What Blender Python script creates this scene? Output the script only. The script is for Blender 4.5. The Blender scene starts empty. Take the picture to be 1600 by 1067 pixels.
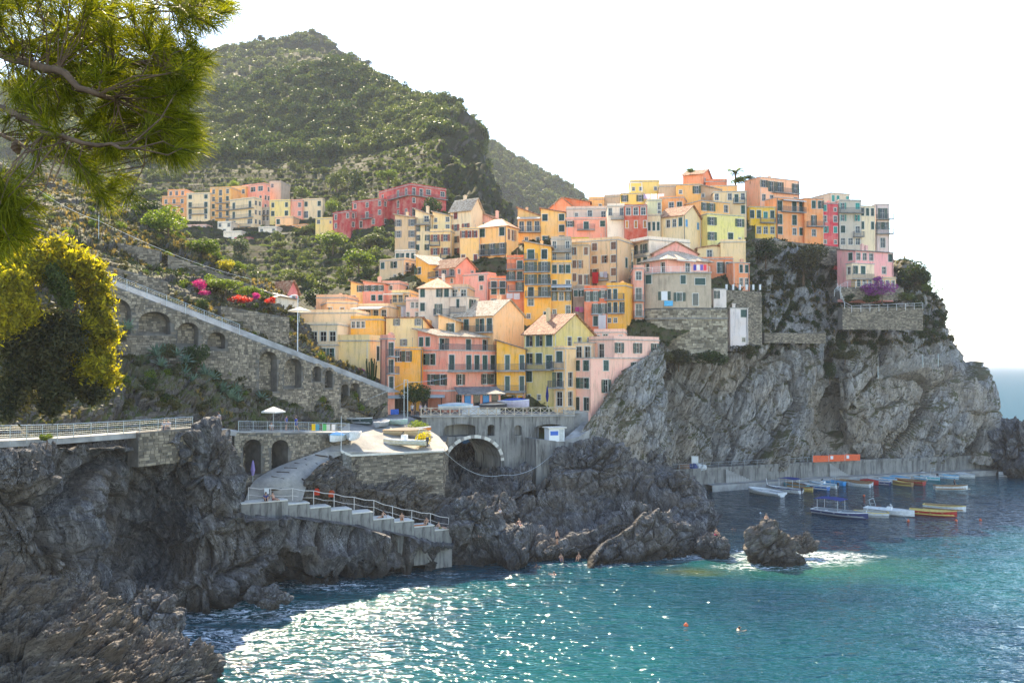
import bpy, bmesh, math, random
import numpy as np
from mathutils import Vector, Matrix, Euler
R = math.radians
scene = bpy.context.scene
COL = scene.collection
rnd = random.Random(7)

# ------------------------------------------------------------------ camera
F, CX, CY, HZ, CAMH = 1400.0, 800.0, 533.5, 568.0, 24.0
PITCH = math.atan((HZ - CY) / F)
cam_data = bpy.data.cameras.new('camera')
cam_data.sensor_width = 36.0
cam_data.lens = 36.0 * F / 1600.0
cam_data.clip_start = 0.1
cam_data.clip_end = 60000.0
cam = bpy.data.objects.new('camera', cam_data)
cam.location = (0, 0, CAMH)
cam.rotation_euler = (math.pi / 2 + PITCH, 0, 0)
COL.objects.link(cam)
scene.camera = cam

# ------------------------------------------------------------------ light
SUN_AZ, SUN_EL = R(-16), R(43)          # azimuth from the view direction, clockwise positive
sdir = Vector((math.sin(SUN_AZ) * math.cos(SUN_EL), math.cos(SUN_AZ) * math.cos(SUN_EL), math.sin(SUN_EL)))
world = bpy.data.worlds.new('World')
scene.world = world
world.use_nodes = True
wn = world.node_tree
wn.nodes.clear()
wout = wn.nodes.new('ShaderNodeOutputWorld')
wbg = wn.nodes.new('ShaderNodeBackground')
wsky = wn.nodes.new('ShaderNodeTexSky')
wsky.sky_type = 'NISHITA'
wsky.sun_disc = False
wsky.sun_elevation = SUN_EL
wsky.sun_rotation = SUN_AZ
wsky.altitude = 0
wsky.air_density = 1.0
wsky.dust_density = 0.35
wsky.ozone_density = 2.5
wbg.inputs['Strength'].default_value = 0.15
wn.links.new(wsky.outputs[0], wbg.inputs[0])
wn.links.new(wbg.outputs[0], wout.inputs[0])
sun_data = bpy.data.lights.new('sun', 'SUN')
sun_data.energy = 5.0
sun_data.angle = R(0.5)
sun_data.color = (1.0, 0.87, 0.66)
sun = bpy.data.objects.new('sun', sun_data)
sun.rotation_euler = sdir.to_track_quat('Z', 'Y').to_euler()
sun.location = (-60, 40, 90)
COL.objects.link(sun)
scene.view_settings.view_transform = 'Standard'
scene.view_settings.look = 'None'
scene.view_settings.gamma = 1.0
scene.view_settings.use_curve_mapping = False
scene.view_settings.exposure = 1.85
scene.view_settings.use_white_balance = True
scene.view_settings.white_balance_temperature = 6950
scene.cycles.max_bounces = 6
scene.cycles.transparent_max_bounces = 6
scene.cycles.volume_bounces = 0
scene.cycles.use_denoising = True

# ------------------------------------------------------------------ pixel helper: a point of the place seen at (px, py) at depth Y
_c, _s = math.cos(PITCH), math.sin(PITCH)
def at(px, py, Y):
    u, v = (px - CX) / F, (CY - py) / F
    fy, fz = _c - _s * v, _s + _c * v
    k = Y / fy
    return Vector((u * k, Y, CAMH + fz * k))
def zat(py, Y): return at(800, py, Y).z
def xat(px, Y): return at(px, HZ, Y).x
def water(px, py):
    d = at(px, py, 100.0)
    k = CAMH / (CAMH - d.z)
    return Vector((d.x * k, 100 * k, 0))

# ------------------------------------------------------------------ object helpers
def link(o, parent=None):
    COL.objects.link(o)
    if parent is not None: o.parent = parent
    return o
def tag(o, label=None, cat=None, group=None, kind=None):
    if label: o['label'] = label
    if cat: o['category'] = cat
    if group: o['group'] = group
    if kind: o['kind'] = kind
    return o
def empty(name, loc, rz=0.0, label=None, cat=None, group=None, parent=None):
    o = bpy.data.objects.new(name, None)
    o.empty_display_size = 0.3
    o.location = loc
    o.rotation_euler = (0, 0, rz)
    link(o, parent)
    return tag(o, label, cat, group)
class MB:
    """collects quads and polygons of one mesh"""
    def __init__(s): s.v, s.f, s.m = [], [], []
    def poly(s, pts, mi=0):
        n = len(s.v); s.v.extend([tuple(p) for p in pts]); s.f.append(tuple(range(n, n + len(pts)))); s.m.append(mi)
    def box(s, x0, y0, z0, x1, y1, z1, mi=0, M=None):
        c = [(x0,y0,z0),(x1,y0,z0),(x1,y1,z0),(x0,y1,z0),(x0,y0,z1),(x1,y0,z1),(x1,y1,z1),(x0,y1,z1)]
        if M is not None: c = [tuple(M @ Vector(p)) for p in c]
        n = len(s.v); s.v.extend(c)
        for q in ((3,2,1,0),(4,5,6,7),(0,1,5,4),(1,2,6,5),(2,3,7,6),(3,0,4,7)):
            s.f.append(tuple(n + i for i in q)); s.m.append(mi)
    def tube(s, pts, r, seg=6, mi=0, r1=None, cap=True):
        pts = [Vector(p) for p in pts]
        k = len(pts); rr = [r + ((r1 if r1 is not None else r) - r) * i / max(1, k - 1) for i in range(k)] if not isinstance(r, (list, tuple)) else list(r)
        base = len(s.v)
        for i, p in enumerate(pts):
            t = (pts[min(i + 1, k - 1)] - pts[max(i - 1, 0)])
            if t.length < 1e-9: t = Vector((0, 0, 1))
            t.normalize()
            a = Vector((0, 0, 1)) if abs(t.z) < 0.9 else Vector((1, 0, 0))
            u = t.cross(a).normalized(); w = t.cross(u)
            for j in range(seg):
                q = 2 * math.pi * j / seg
                s.v.append(tuple(p + (u * math.cos(q) + w * math.sin(q)) * rr[i]))
        for i in range(k - 1):
            for j in range(seg):
                a0 = base + i * seg + j; a1 = base + i * seg + (j + 1) % seg
                s.f.append((a0, a1, a1 + seg, a0 + seg)); s.m.append(mi)
        if cap:
            s.f.append(tuple(base + j for j in range(seg))[::-1]); s.m.append(mi)
            s.f.append(tuple(base + (k - 1) * seg + j for j in range(seg))); s.m.append(mi)
    def mesh(s, name, mats, smooth=False):
        me = bpy.data.meshes.new(name)
        me.from_pydata(s.v, [], s.f)
        for m in (mats if isinstance(mats, (list, tuple)) else [mats]): me.materials.append(m)
        if len(set(s.m)) > 1: me.polygons.foreach_set('material_index', s.m)
        if smooth: me.polygons.foreach_set('use_smooth', [True] * len(me.polygons))
        me.update()
        return me
    def build(s, name, mats, parent=None, smooth=False, loc=None):
        o = bpy.data.objects.new(name, s.mesh(name, mats, smooth))
        if loc is not None: o.location = loc
        return link(o, parent)
def obj(name, me, parent=None, loc=(0,0,0), rot=(0,0,0), scale=None):
    o = bpy.data.objects.new(name, me); o.location = loc; o.rotation_euler = rot
    if scale: o.scale = scale
    return link(o, parent)
def copy_tree(o, parent=None):
    c = o.copy(); COL.objects.link(c); c.parent = parent
    for ch in [x for x in o.children]: copy_tree(ch, c)
    return c
def np_mesh(name, V, Q, mat, smooth=True, mi=None):
    me = bpy.data.meshes.new(name)
    V = np.asarray(V, dtype=np.float32).reshape(-1, 3); Q = np.asarray(Q, dtype=np.int32); k = Q.shape[1]
    me.vertices.add(len(V)); me.vertices.foreach_set('co', V.ravel())
    me.loops.add(Q.size); me.loops.foreach_set('vertex_index', Q.ravel())
    me.polygons.add(len(Q)); me.polygons.foreach_set('loop_start', np.arange(0, Q.size, k, dtype=np.int32))
    try: me.polygons.foreach_set('loop_total', np.full(len(Q), k, dtype=np.int32))
    except Exception: pass
    for m in (mat if isinstance(mat, (list, tuple)) else [mat]): me.materials.append(m)
    if mi is not None: me.polygons.foreach_set('material_index', np.asarray(mi, dtype=np.int32))
    me.polygons.foreach_set('use_smooth', np.full(len(Q), smooth))
    me.update(calc_edges=True); me.validate()
    return me

# ------------------------------------------------------------------ numpy noise
def _h(ix, iy, iz, seed):
    h = (ix.astype(np.int64) * 374761393 + iy.astype(np.int64) * 668265263 + iz.astype(np.int64) * 2147483647 + seed * 974711) & 0xffffffff
    h = ((h ^ (h >> 13)) * 1274126177) & 0xffffffff
    h = ((h ^ (h >> 16)) * 2246822519) & 0xffffffff
    h = h ^ (h >> 15)
    return (h & 0xffffff) / float(0xffffff)
def vnoise(P, seed=0):
    i = np.floor(P).astype(np.int64); f = P - i; f = f * f * f * (f * (f * 6 - 15) + 10)
    r = 0
    for dx in (0, 1):
        for dy in (0, 1):
            for dz in (0, 1):
                w = (f[:,0] if dx else 1 - f[:,0]) * (f[:,1] if dy else 1 - f[:,1]) * (f[:,2] if dz else 1 - f[:,2])
                r = r + w * _h(i[:,0] + dx, i[:,1] + dy, i[:,2] + dz, seed)
    return r * 2 - 1
def fbm(P, oc=4, seed=0, ridged=False, gain=0.5):
    a, s, t = 1.0, 0.0, 0.0
    for k in range(oc):
        n = vnoise(P * 2.03 ** k + 17.3 * k, seed + k)
        if ridged: n = 1 - 2 * np.abs(n)
        s = s + a * n; t += a; a *= gain
    return s / t
def facet(P, seed=0, tilt=0.8):
    """angular blocks: every voronoi cell is a tilted plane of its own"""
    i = np.floor(P).astype(np.int64)
    best = np.full(len(P), 1e9); val = np.zeros(len(P)); sec = np.full(len(P), 1e9)
    for dx in (-1, 0, 1):
        for dy in (-1, 0, 1):
            for dz in (-1, 0, 1):
                a, b, c = i[:,0] + dx, i[:,1] + dy, i[:,2] + dz
                q = np.stack([a + _h(a,b,c,seed+1), b + _h(a,b,c,seed+2), c + _h(a,b,c,seed+3)], 1)
                d = P - q; dd = (d * d).sum(1)
                h = _h(a,b,c,seed+4) * 2 - 1 + tilt * ((_h(a,b,c,seed+5)*2-1) * d[:,0] + (_h(a,b,c,seed+6)*2-1) * d[:,1] + (_h(a,b,c,seed+7)*2-1) * d[:,2])
                m = dd < best
                sec = np.where(m, best, np.minimum(sec, dd))
                val = np.where(m, h, val); best = np.where(m, dd, best)
    edge = np.sqrt(sec) - np.sqrt(best)
    return val, edge
def rotm(ax, ay, az):
    return np.array(Euler((R(ax), R(ay), R(az))).to_matrix())
def cr(P, t):
    """catmull-rom through the rows of P (k, n, 3) at parameters t in 0..k-1"""
    k = len(P); i = np.clip(np.floor(t).astype(int), 0, k - 2); f = (t - i)[:, None, None]
    p0, p1, p2, p3 = P[np.clip(i - 1, 0, k-1)], P[i], P[i + 1], P[np.clip(i + 2, 0, k - 1)]
    m1, m2 = (p2 - p0) * 0.35, (p3 - p1) * 0.35
    return (2*f**3-3*f**2+1)*p1 + (f**3-2*f**2+f)*m1 + (-2*f**3+3*f**2)*p2 + (f**3-f**2)*m2
def loft(rows, nu, nv):
    """rows of world points, bottom to top -> grid (nv, nu, 3)"""
    rr = []
    for r in rows:
        p = np.array([tuple(q) for q in r], dtype=float)
        s = np.concatenate([[0], np.cumsum(np.linalg.norm(np.diff(p, axis=0), axis=1))]); s /= s[-1]
        t = np.interp(np.linspace(0, 1, nu), s, np.arange(len(p)))
        rr.append(cr(p[:, None, :], t)[:, 0, :])
    rr = np.array(rr)
    s = np.concatenate([[0], np.cumsum(np.median(np.linalg.norm(np.diff(rr, axis=0), axis=2), axis=1))]); s /= s[-1]
    t = np.interp(np.linspace(0, 1, nv), s, np.arange(len(rr)))
    return cr(rr, t)
def grid_normals(G):
    du = np.gradient(G, axis=1); dv = np.gradient(G, axis=0)
    n = np.cross(du, dv); n /= np.linalg.norm(n, axis=2, keepdims=True) + 1e-9
    for _ in range(6):
        n[1:-1, 1:-1] = (n[1:-1,1:-1] + n[:-2,1:-1] + n[2:,1:-1] + n[1:-1,:-2] + n[1:-1,2:])
        n /= np.linalg.norm(n, axis=2, keepdims=True) + 1e-9
    return n
def grid_quads(nv, nu):
    i = np.arange(nv * nu).reshape(nv, nu)
    return np.stack([i[:-1,:-1], i[:-1,1:], i[1:,1:], i[1:,:-1]], -1).reshape(-1, 4)

# ------------------------------------------------------------------ materials
MATS = {}
def newmat(name):
    m = bpy.data.materials.new(name); m.use_nodes = True
    nt = m.node_tree; nt.nodes.clear()
    out = nt.nodes.new('ShaderNodeOutputMaterial'); bs = nt.nodes.new('ShaderNodeBsdfPrincipled')
    nt.links.new(bs.outputs[0], out.inputs[0])
    MATS[name] = m
    return m, nt, bs, out
def N(nt, typ, ins=None, **kw):
    n = nt.nodes.new(typ)
    for k, v in kw.items(): setattr(n, k, v)
    if ins:
        for k, v in ins.items():
            s = n.inputs[k]
            if isinstance(v, bpy.types.NodeSocket): nt.links.new(v, s)
            else: s.default_value = v
    return n
def ramp(nt, fac, stops, interp='LINEAR'):
    r = nt.nodes.new('ShaderNodeValToRGB'); cr_ = r.color_ramp; cr_.interpolation = interp
    while len(cr_.elements) < len(stops): cr_.elements.new(0.5)
    for e, (p, c) in zip(cr_.elements, stops):
        e.position = p; e.color = (c, c, c, 1) if not isinstance(c, (tuple, list)) else (*c, 1)
    nt.links.new(fac, r.inputs[0])
    return r.outputs[0]
def mixc(nt, fac, a, b, mode='MIX'):
    n = nt.nodes.new('ShaderNodeMix'); n.data_type = 'RGBA'; n.blend_type = mode
    for s, v in ((n.inputs[0], fac), (n.inputs[6], a), (n.inputs[7], b)):
        if isinstance(v, bpy.types.NodeSocket): nt.links.new(v, s)
        elif isinstance(v, (int, float)): s.default_value = v if s.type == 'VALUE' else (v, v, v, 1)
        else: s.default_value = (*v, 1)
    return n.outputs[2]
def mathn(nt, op, a, b=0.5, clamp=False):
    n = nt.nodes.new('ShaderNodeMath'); n.operation = op; n.use_clamp = clamp
    for s, v in zip(n.inputs, (a, b)):
        if isinstance(v, bpy.types.NodeSocket): nt.links.new(v, s)
        else: s.default_value = v
    return n.outputs[0]
def coords(nt, kind='Object', scale=(1,1,1), rot=(0,0,0)):
    tc = nt.nodes.new('ShaderNodeTexCoord'); mp = nt.nodes.new('ShaderNodeMapping')
    mp.inputs['Scale'].default_value = scale; mp.inputs['Rotation'].default_value = rot
    nt.links.new(tc.outputs[kind], mp.inputs[0])
    return mp.outputs[0]
def noise(nt, vec, scale, detail=4, rough=0.55, dist=0.0):
    return N(nt, 'ShaderNodeTexNoise', {'Vector': vec, 'Scale': scale, 'Detail': detail, 'Roughness': rough, 'Distortion': dist}).outputs['Fac']
def bump(nt, bs, h, strength=0.5, dist=0.1):
    b = N(nt, 'ShaderNodeBump', {'Height': h, 'Strength': strength, 'Distance': dist})
    nt.links.new(b.outputs[0], bs.inputs['Normal'])
def plain(name, col, rough=0.6, metal=0.0, var=0.12, sc=3.0, bmp=0.0):
    """simple paint or cloth with a little mottling"""
    if name in MATS: return MATS[name]
    m, nt, bs, out = newmat(name)
    n = noise(nt, coords(nt), sc, 4)
    f = ramp(nt, n, [(0.3, 1 - var), (0.7, 1 + var)])
    c = mixc(nt, 1.0, tuple(col), f, 'MULTIPLY')
    nt.links.new(c, bs.inputs['Base Color'])
    bs.inputs['Specular IOR Level'].default_value = 0.2; bs.inputs['Roughness'].default_value = rough; bs.inputs['Metallic'].default_value = metal
    if bmp: bump(nt, bs, n, bmp, 0.02)
    return m
def leafmat(name, c1, c2, trans=0.45, sc=0.6, rough=0.5):
    m, nt, bs, out = newmat(name)
    geo = N(nt, 'ShaderNodeNewGeometry')
    oi = N(nt, 'ShaderNodeObjectInfo')
    n = noise(nt, coords(nt, 'Object'), sc, 3)
    t = mathn(nt, 'ADD', mathn(nt, 'MULTIPLY', geo.outputs['Random Per Island'], 0.6), mathn(nt, 'MULTIPLY', n, 0.5))
    t = mathn(nt, 'ADD', t, mathn(nt, 'MULTIPLY', mathn(nt, 'SUBTRACT', oi.outputs['Random'], 0.5), 0.35))
    c = ramp(nt, t, [(0.2, c1), (0.85, c2)])
    nt.links.new(c, bs.inputs['Base Color']); bs.inputs['Roughness'].default_value = rough
    bs.inputs['Specular IOR Level'].default_value = 0.08
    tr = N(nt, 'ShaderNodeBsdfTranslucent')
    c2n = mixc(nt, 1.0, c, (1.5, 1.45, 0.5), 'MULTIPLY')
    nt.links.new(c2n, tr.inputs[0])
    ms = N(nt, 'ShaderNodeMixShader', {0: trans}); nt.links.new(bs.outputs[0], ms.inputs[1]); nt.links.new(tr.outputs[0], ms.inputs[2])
    nt.links.new(ms.outputs[0], out.inputs[0])
    return m

# rock: strata bands, blotches, quartz streaks, soil and dry grass where the surface lies flat
def rotscale(nt, rot, sc3):
    tc = nt.nodes.new('ShaderNodeTexCoord')
    a = N(nt, 'ShaderNodeMapping', {'Vector': tc.outputs['Object'], 'Rotation': rot}).outputs[0]
    return N(nt, 'ShaderNodeMapping', {'Vector': a, 'Scale': sc3}).outputs[0]
def rockmat(name, cols, strata_rot=(0.3, 0.9, 0.2), ss=(0.35, 0.35, 2.2), vein=0.35, green=0.0, sc=1.0, soil=(0.13, 0.105, 0.06), grass=(0.075, 0.085, 0.028), wet=True, ochre=0.3, mossn=0.55, spec=0.08):
    m, nt, bs, out = newmat(name)
    v = coords(nt, 'Object')
    vs = rotscale(nt, strata_rot, tuple(sc * q for q in ss))
    big = noise(nt, v, 0.09 * sc, 5, 0.6, 0.4)
    lay = noise(nt, vs, 0.8, 9, 0.68, 0.6)
    fine = noise(nt, v, 2.2 * sc, 8, 0.7)
    col = ramp(nt, lay, [(0.28, cols[0]), (0.5, cols[1]), (0.68, cols[2])])
    col = mixc(nt, ramp(nt, big, [(0.42, 0.0), (0.62, ochre)]), col, cols[3])
    col = mixc(nt, ramp(nt, fine, [(0.35, 0.75), (0.5, 0.0)]), col, mixc(nt, 0.5, col, 0.0, 'MIX'))
    # quartz veins and lichen specks
    vv = noise(nt, vs, 1.7, 5, 0.6, 1.5)
    ve = ramp(nt, vv, [(0.485, 0.0), (0.497, vein), (0.503, vein), (0.515, 0.0)])
    msk = ramp(nt, noise(nt, v, 0.25 * sc, 3), [(0.5, 0.0), (0.62, 1.0)])
    ve = mathn(nt, 'MULTIPLY', ve, msk)
    col = mixc(nt, ve, col, (0.5, 0.5, 0.5))
    vo = N(nt, 'ShaderNodeTexVoronoi', {'Vector': vs, 'Scale': 1.1 * sc}, feature='DISTANCE_TO_EDGE').outputs['Distance']
    crack = ramp(nt, mathn(nt, 'ADD', vo, mathn(nt, 'MULTIPLY', mathn(nt, 'SUBTRACT', fine, 0.5), 0.12)), [(0.0, 0.35), (0.045, 1.0)])
    col = mixc(nt, 1.0, col, crack, 'MULTIPLY')
    if green > 0:
        geo = N(nt, 'ShaderNodeNewGeometry'); sep = N(nt, 'ShaderNodeSeparateXYZ'); nt.links.new(geo.outputs['Normal'], sep.inputs[0])
        mm = mathn(nt, 'ADD', sep.outputs[2], mathn(nt, 'MULTIPLY', mathn(nt, 'SUBTRACT', noise(nt, v, 0.22, 6, 0.65), 0.5), 2.2))
        gm = ramp(nt, mm, [(mossn, 0.0), (mossn + 0.18, green)])
        gc = mixc(nt, ramp(nt, noise(nt, v, 0.6, 5, 0.7), [(0.4, 0.0), (0.6, 1.0)]), soil, grass)
        gc = mixc(nt, ramp(nt, noise(nt, v, 5.0, 4, 0.7), [(0.3, 0.5), (0.6, 0.0)]), gc, (0.02, 0.02, 0.01))
        col = mixc(nt, gm, col, gc)
    if wet:   # dark tidal band just above the sea
        pg = N(nt, 'ShaderNodeNewGeometry'); sp = N(nt, 'ShaderNodeSeparateXYZ'); nt.links.new(pg.outputs['Position'], sp.inputs[0])
        zz = mathn(nt, 'ADD', sp.outputs[2], mathn(nt, 'MULTIPLY', mathn(nt, 'SUBTRACT', noise(nt, v, 0.5, 4), 0.5), 2.0))
        wm = ramp(nt, mathn(nt, 'MULTIPLY', zz, 0.3), [(0.15, 0.75), (0.5, 0.0)])
        col = mixc(nt, wm, col, (0.022, 0.018, 0.012))
    col = mixc(nt, 1.0, col, (0.94, 0.93, 0.93), 'MULTIPLY')
    nt.links.new(col, bs.inputs['Base Color']); bs.inputs['Roughness'].default_value = 0.72
    bs.inputs['Specular IOR Level'].default_value = spec
    h = mathn(nt, 'ADD', mathn(nt, 'MULTIPLY', lay, 1.0), mathn(nt, 'MULTIPLY', fine, 0.6))
    h = mathn(nt, 'ADD', h, mathn(nt, 'MULTIPLY', crack, 0.5))
    bump(nt, bs, h, 0.7, 0.22 / sc)
    return m
# ================================================================== SETTING
M_CLIFF = rockmat('cliff_rock', [(0.12,0.12,0.12), (0.26,0.258,0.25), (0.46,0.45,0.42), (0.38,0.29,0.18)], (0.1, -0.38, 0.0), (1.3, 1.3, 0.28), 0.6, 0.9, 0.9, mossn=0.5, ochre=0.42)
M_SHORE = rockmat('shore_rock', [(0.03,0.03,0.032), (0.09,0.09,0.092), (0.25,0.245,0.235), (0.19,0.145,0.095)], (0.3, 0.45, 0.1), (1.2, 1.2, 0.35), 0.8, 0.0, 1.5, ochre=0.35)
M_BROWNROCK = rockmat('layered_rock', [(0.04,0.038,0.036), (0.11,0.10,0.09), (0.25,0.225,0.19), (0.16,0.12,0.08)], (0.35, 0.49, 0.0), (0.35, 0.35, 1.8), 0.45, 0.0, 2.4, ochre=0.5)
M_SLOPE = rockmat('hill_soil', [(0.05,0.048,0.045), (0.11,0.10,0.09), (0.2,0.19,0.17), (0.12,0.09,0.06)], (0.2, 0.5, 0.1), (0.5, 0.5, 1.6), 0.3, 1.0, 1.2, mossn=0.25, wet=False, spec=0.05, soil=(0.11,0.085,0.05), grass=(0.07,0.085,0.025))
M_FARHILL = rockmat('far_hill_cover', [(0.045,0.045,0.04), (0.075,0.072,0.065), (0.11,0.105,0.095), (0.10,0.085,0.06)], (0.1, -0.3, 0.1), (1.0, 1.0, 0.4), 0.0, 1.0, 0.4, mossn=0.0, wet=False, spec=0.02, soil=(0.040,0.036,0.020), grass=(0.026,0.038,0.013))

def rock_surface(name, rows, nu, nv, mat, disp, kind='structure', label=None, cat=None, seed=0, ext=None, parent=None, smooth=False, keep=None, saw=None):
    """lofted rock face, roughened by blocks, strata and fissures; disp = (bulk, block, layer, fine), in metres"""
    G = loft(rows, nu, nv)
    n = grid_normals(G)
    P = G.reshape(-1, 3); Nn = n.reshape(-1, 3)
    bulk, block, layer, fine, sc, rot, thin = disp
    d = bulk * fbm(P * 0.06 / sc + seed, 3, seed)
    Q = (P + 1.5 * sc * 0.6 * np.stack([vnoise(P * 0.15 / sc, 5), vnoise(P * 0.15 / sc, 6), vnoise(P * 0.15 / sc, 7)], 1)) @ rotm(*rot).T
    f1, e1 = facet(Q * np.array([1, 1, thin]) / (5.5 * sc), seed + 10)
    f2, e2 = facet(Q * np.array([1, 1, thin * 1.6]) / (2.2 * sc), seed + 20)
    f3, e3 = facet(Q * np.array([1, 1, thin * 2.2]) / (0.9 * sc), seed + 30)
    d = d + block * (f1 * 0.8 - 0.5 * np.exp(-(e1 / 0.07) ** 2)) + layer * (f2 * 0.6 - 0.5 * np.exp(-(e2 / 0.09) ** 2)) + fine * (f3 * 0.5 - 0.3 * np.exp(-(e3 / 0.12) ** 2))
    d = d + fine * 0.5 * fbm(P * 1.6 / sc, 4, seed + 3)
    if saw:      # bedding planes: sharp steps across the dip of the rock
        nx, ny, nz_, per, amp = saw; ax = np.array([nx, ny, nz_]); ax = ax / np.linalg.norm(ax)
        for k_, (p_, a_) in enumerate(((per, amp), (per * 0.37, amp * 0.42), (per * 0.13, amp * 0.16))):
            t = P @ ax / p_ + (0.9 if k_ == 0 else 0.5) * fbm(P * 0.09 / p_ * 2, 3, seed + 60 + k_); fl = np.floor(t); fr = t - fl
            cell = np.floor(fbm(P * 0.12 / p_ + fl[:, None] * 7.7, 2, seed + 70) * 4)
            rnd_ = _h(fl.astype(np.int64), cell.astype(np.int64), np.zeros(len(fl), dtype=np.int64), seed + 80)
            d = d + a_ * (rnd_ * (1.0 - 0.55 * fr) - 0.5) - a_ * 0.35 * np.exp(-(fr / 0.09) ** 2)
    if keep is not None: d = d * keep(G).reshape(-1)
    P = P + Nn * d[:, None]
    me = np_mesh(name, P, grid_quads(nv, nu), mat, smooth)
    o = bpy.data.objects.new(name, me); link(o, parent)
    tag(o, label, cat, None, kind)
    return o, P.reshape(nv, nu, 3), n
def row(*p): return [at(*q) if len(q) == 3 else water(*q) + Vector((0, 0, -1.5)) for q in p]
def back(r, dy, dz, n=None): return [q + Vector((0, dy, dz)) for q in r]

# ---- the sea
def wave_h(x, y):
    r = np.sqrt(x * x + y * y)
    P = np.stack([x, y, np.zeros_like(x)], 1)
    a = np.clip(1.3 - r / 260.0, 0.0, 1.0)
    h = 0.16 * fbm(P * np.array([0.11, 0.2, 0]), 3, 3) + 0.13 * fbm(P * np.array([0.45, 0.8, 0]) + 9, 4, 4)
    return h * a * 0.9
nr, na = 620, 420
rr = 55.0 * (60000.0 / 55.0) ** (np.linspace(0, 1, nr) ** 2.2)
aa = np.linspace(R(-48), R(48), na)
RR, AA = np.meshgrid(rr, aa, indexing='ij')
SX, SY = (RR * np.sin(AA)).ravel(), (RR * np.cos(AA)).ravel()
SZ = wave_h(SX, SY)
m, nt, bs, out = newmat('sea_water')
pos = N(nt, 'ShaderNodeNewGeometry').outputs['Position']
def mapn(vec, sc, rot=(0,0,0), loc=(0,0,0)):
    return N(nt, 'ShaderNodeMapping', {'Vector': vec, 'Scale': sc, 'Rotation': rot, 'Location': loc}).outputs[0]
n1 = noise(nt, mapn(pos, (0.42, 1.0, 1), (0, 0, 0.25)), 1.0, 2, 0.45, 0.4)
n2 = noise(nt, mapn(pos, (1.1, 2.3, 1), (0, 0, -0.25)), 1.0, 2, 0.45, 0.3)
n3 = noise(nt, mapn(pos, (0.02, 0.035, 1)), 1.0, 3, 0.5, 0.5)
h = mathn(nt, 'ADD', n1, mathn(nt, 'MULTIPLY', n2, 0.45))
bump(nt, bs, h, 1.0, 0.55)
# bottom colour: pale sand and weed near the rocks, deep teal further out
dn = noise(nt, mapn(pos, (0.018, 0.022, 1)), 1.0, 4, 0.55, 0.4)
c = ramp(nt, dn, [(0.36, (0.001,0.022,0.042)), (0.5, (0.001,0.050,0.066)), (0.66, (0.002,0.085,0.080))])
def blob_mask(px, py, rx, ry, soft=0.5):
    w = water(px, py)
    q = mapn(pos, (1 / rx, 1 / ry, 0), (0, 0, 0), (-w.x / rx, -w.y / ry, 0))
    q = N(nt, 'ShaderNodeVectorMath', {0: q}, operation='LENGTH').outputs['Value']
    q = mathn(nt, 'ADD', q, mathn(nt, 'MULTIPLY', mathn(nt, 'SUBTRACT', noise(nt, mapn(pos, (0.25, 0.35, 1)), 1.0, 4), 0.5), 0.8))
    return ramp(nt, q, [(1 - soft, 1.0), (1.0, 0.0)])
c = mixc(nt, blob_mask(1330, 800, 62, 30, 0.45), c, (0.002, 0.030, 0.046))
c = mixc(nt, mathn(nt, 'MULTIPLY', blob_mask(1280, 885, 20, 9, 0.9), 0.5), c, (0.03, 0.13, 0.06))
c = mixc(nt, mathn(nt, 'MULTIPLY', blob_mask(1085, 893, 6, 2.6, 0.9), 0.6), c, (0.07, 0.075, 0.012))
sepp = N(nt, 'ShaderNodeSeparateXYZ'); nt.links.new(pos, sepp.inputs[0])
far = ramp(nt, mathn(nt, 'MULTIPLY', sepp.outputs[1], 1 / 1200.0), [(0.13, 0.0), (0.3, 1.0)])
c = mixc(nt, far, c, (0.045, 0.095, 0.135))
# foam round the rocks where the swell breaks
fn = noise(nt, mapn(pos, (0.9, 1.6, 1)), 1.0, 6, 0.75, 1.2)
foam = None
for (px, py, rx, ry, th) in FOAM if 'FOAM' in globals() else [(1235,872,11,5,0.47),(1285,868,9,4,0.5),(1075,868,9,3,0.5),(1185,885,6,2.5,0.5),(1130,860,7,4,0.55),(480,915,16,3.5,0.52),(380,955,16,5,0.50),(300,1000,12,5,0.50),(600,897,14,2,0.55),(940,882,10,1.5,0.56),(560,940,26,9,0.66)]:
    k = mathn(nt, 'MULTIPLY', blob_mask(px, py, rx, ry, 0.7), ramp(nt, fn, [(th, 0.0), (th + 0.08, 1.0)]))
    foam = k if foam is None else mathn(nt, 'MAXIMUM', foam, k)
c = mixc(nt, foam, c, (0.75, 0.78, 0.8))
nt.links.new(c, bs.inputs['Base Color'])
bs.inputs['IOR'].default_value = 1.333; nt.links.new(ramp(nt, mathn(nt, 'MULTIPLY', sepp.outputs[1], 1 / 1200.0), [(0.07, 0.5), (0.13, 0.25), (0.22, 0.0)]), bs.inputs['Specular IOR Level'])
nt.links.new(mathn(nt, 'ADD', mathn(nt, 'MULTIPLY', foam, 0.6), 0.06), bs.inputs['Roughness'])
sea = bpy.data.objects.new('sea', np_mesh('sea', np.stack([SX, SY, SZ], 1), grid_quads(nr, na)[:, ::-1], m)); link(sea); tag(sea, kind='structure')
sea.data.flip_normals() if sea.data.polygons[0].normal.z < 0 else None

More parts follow.
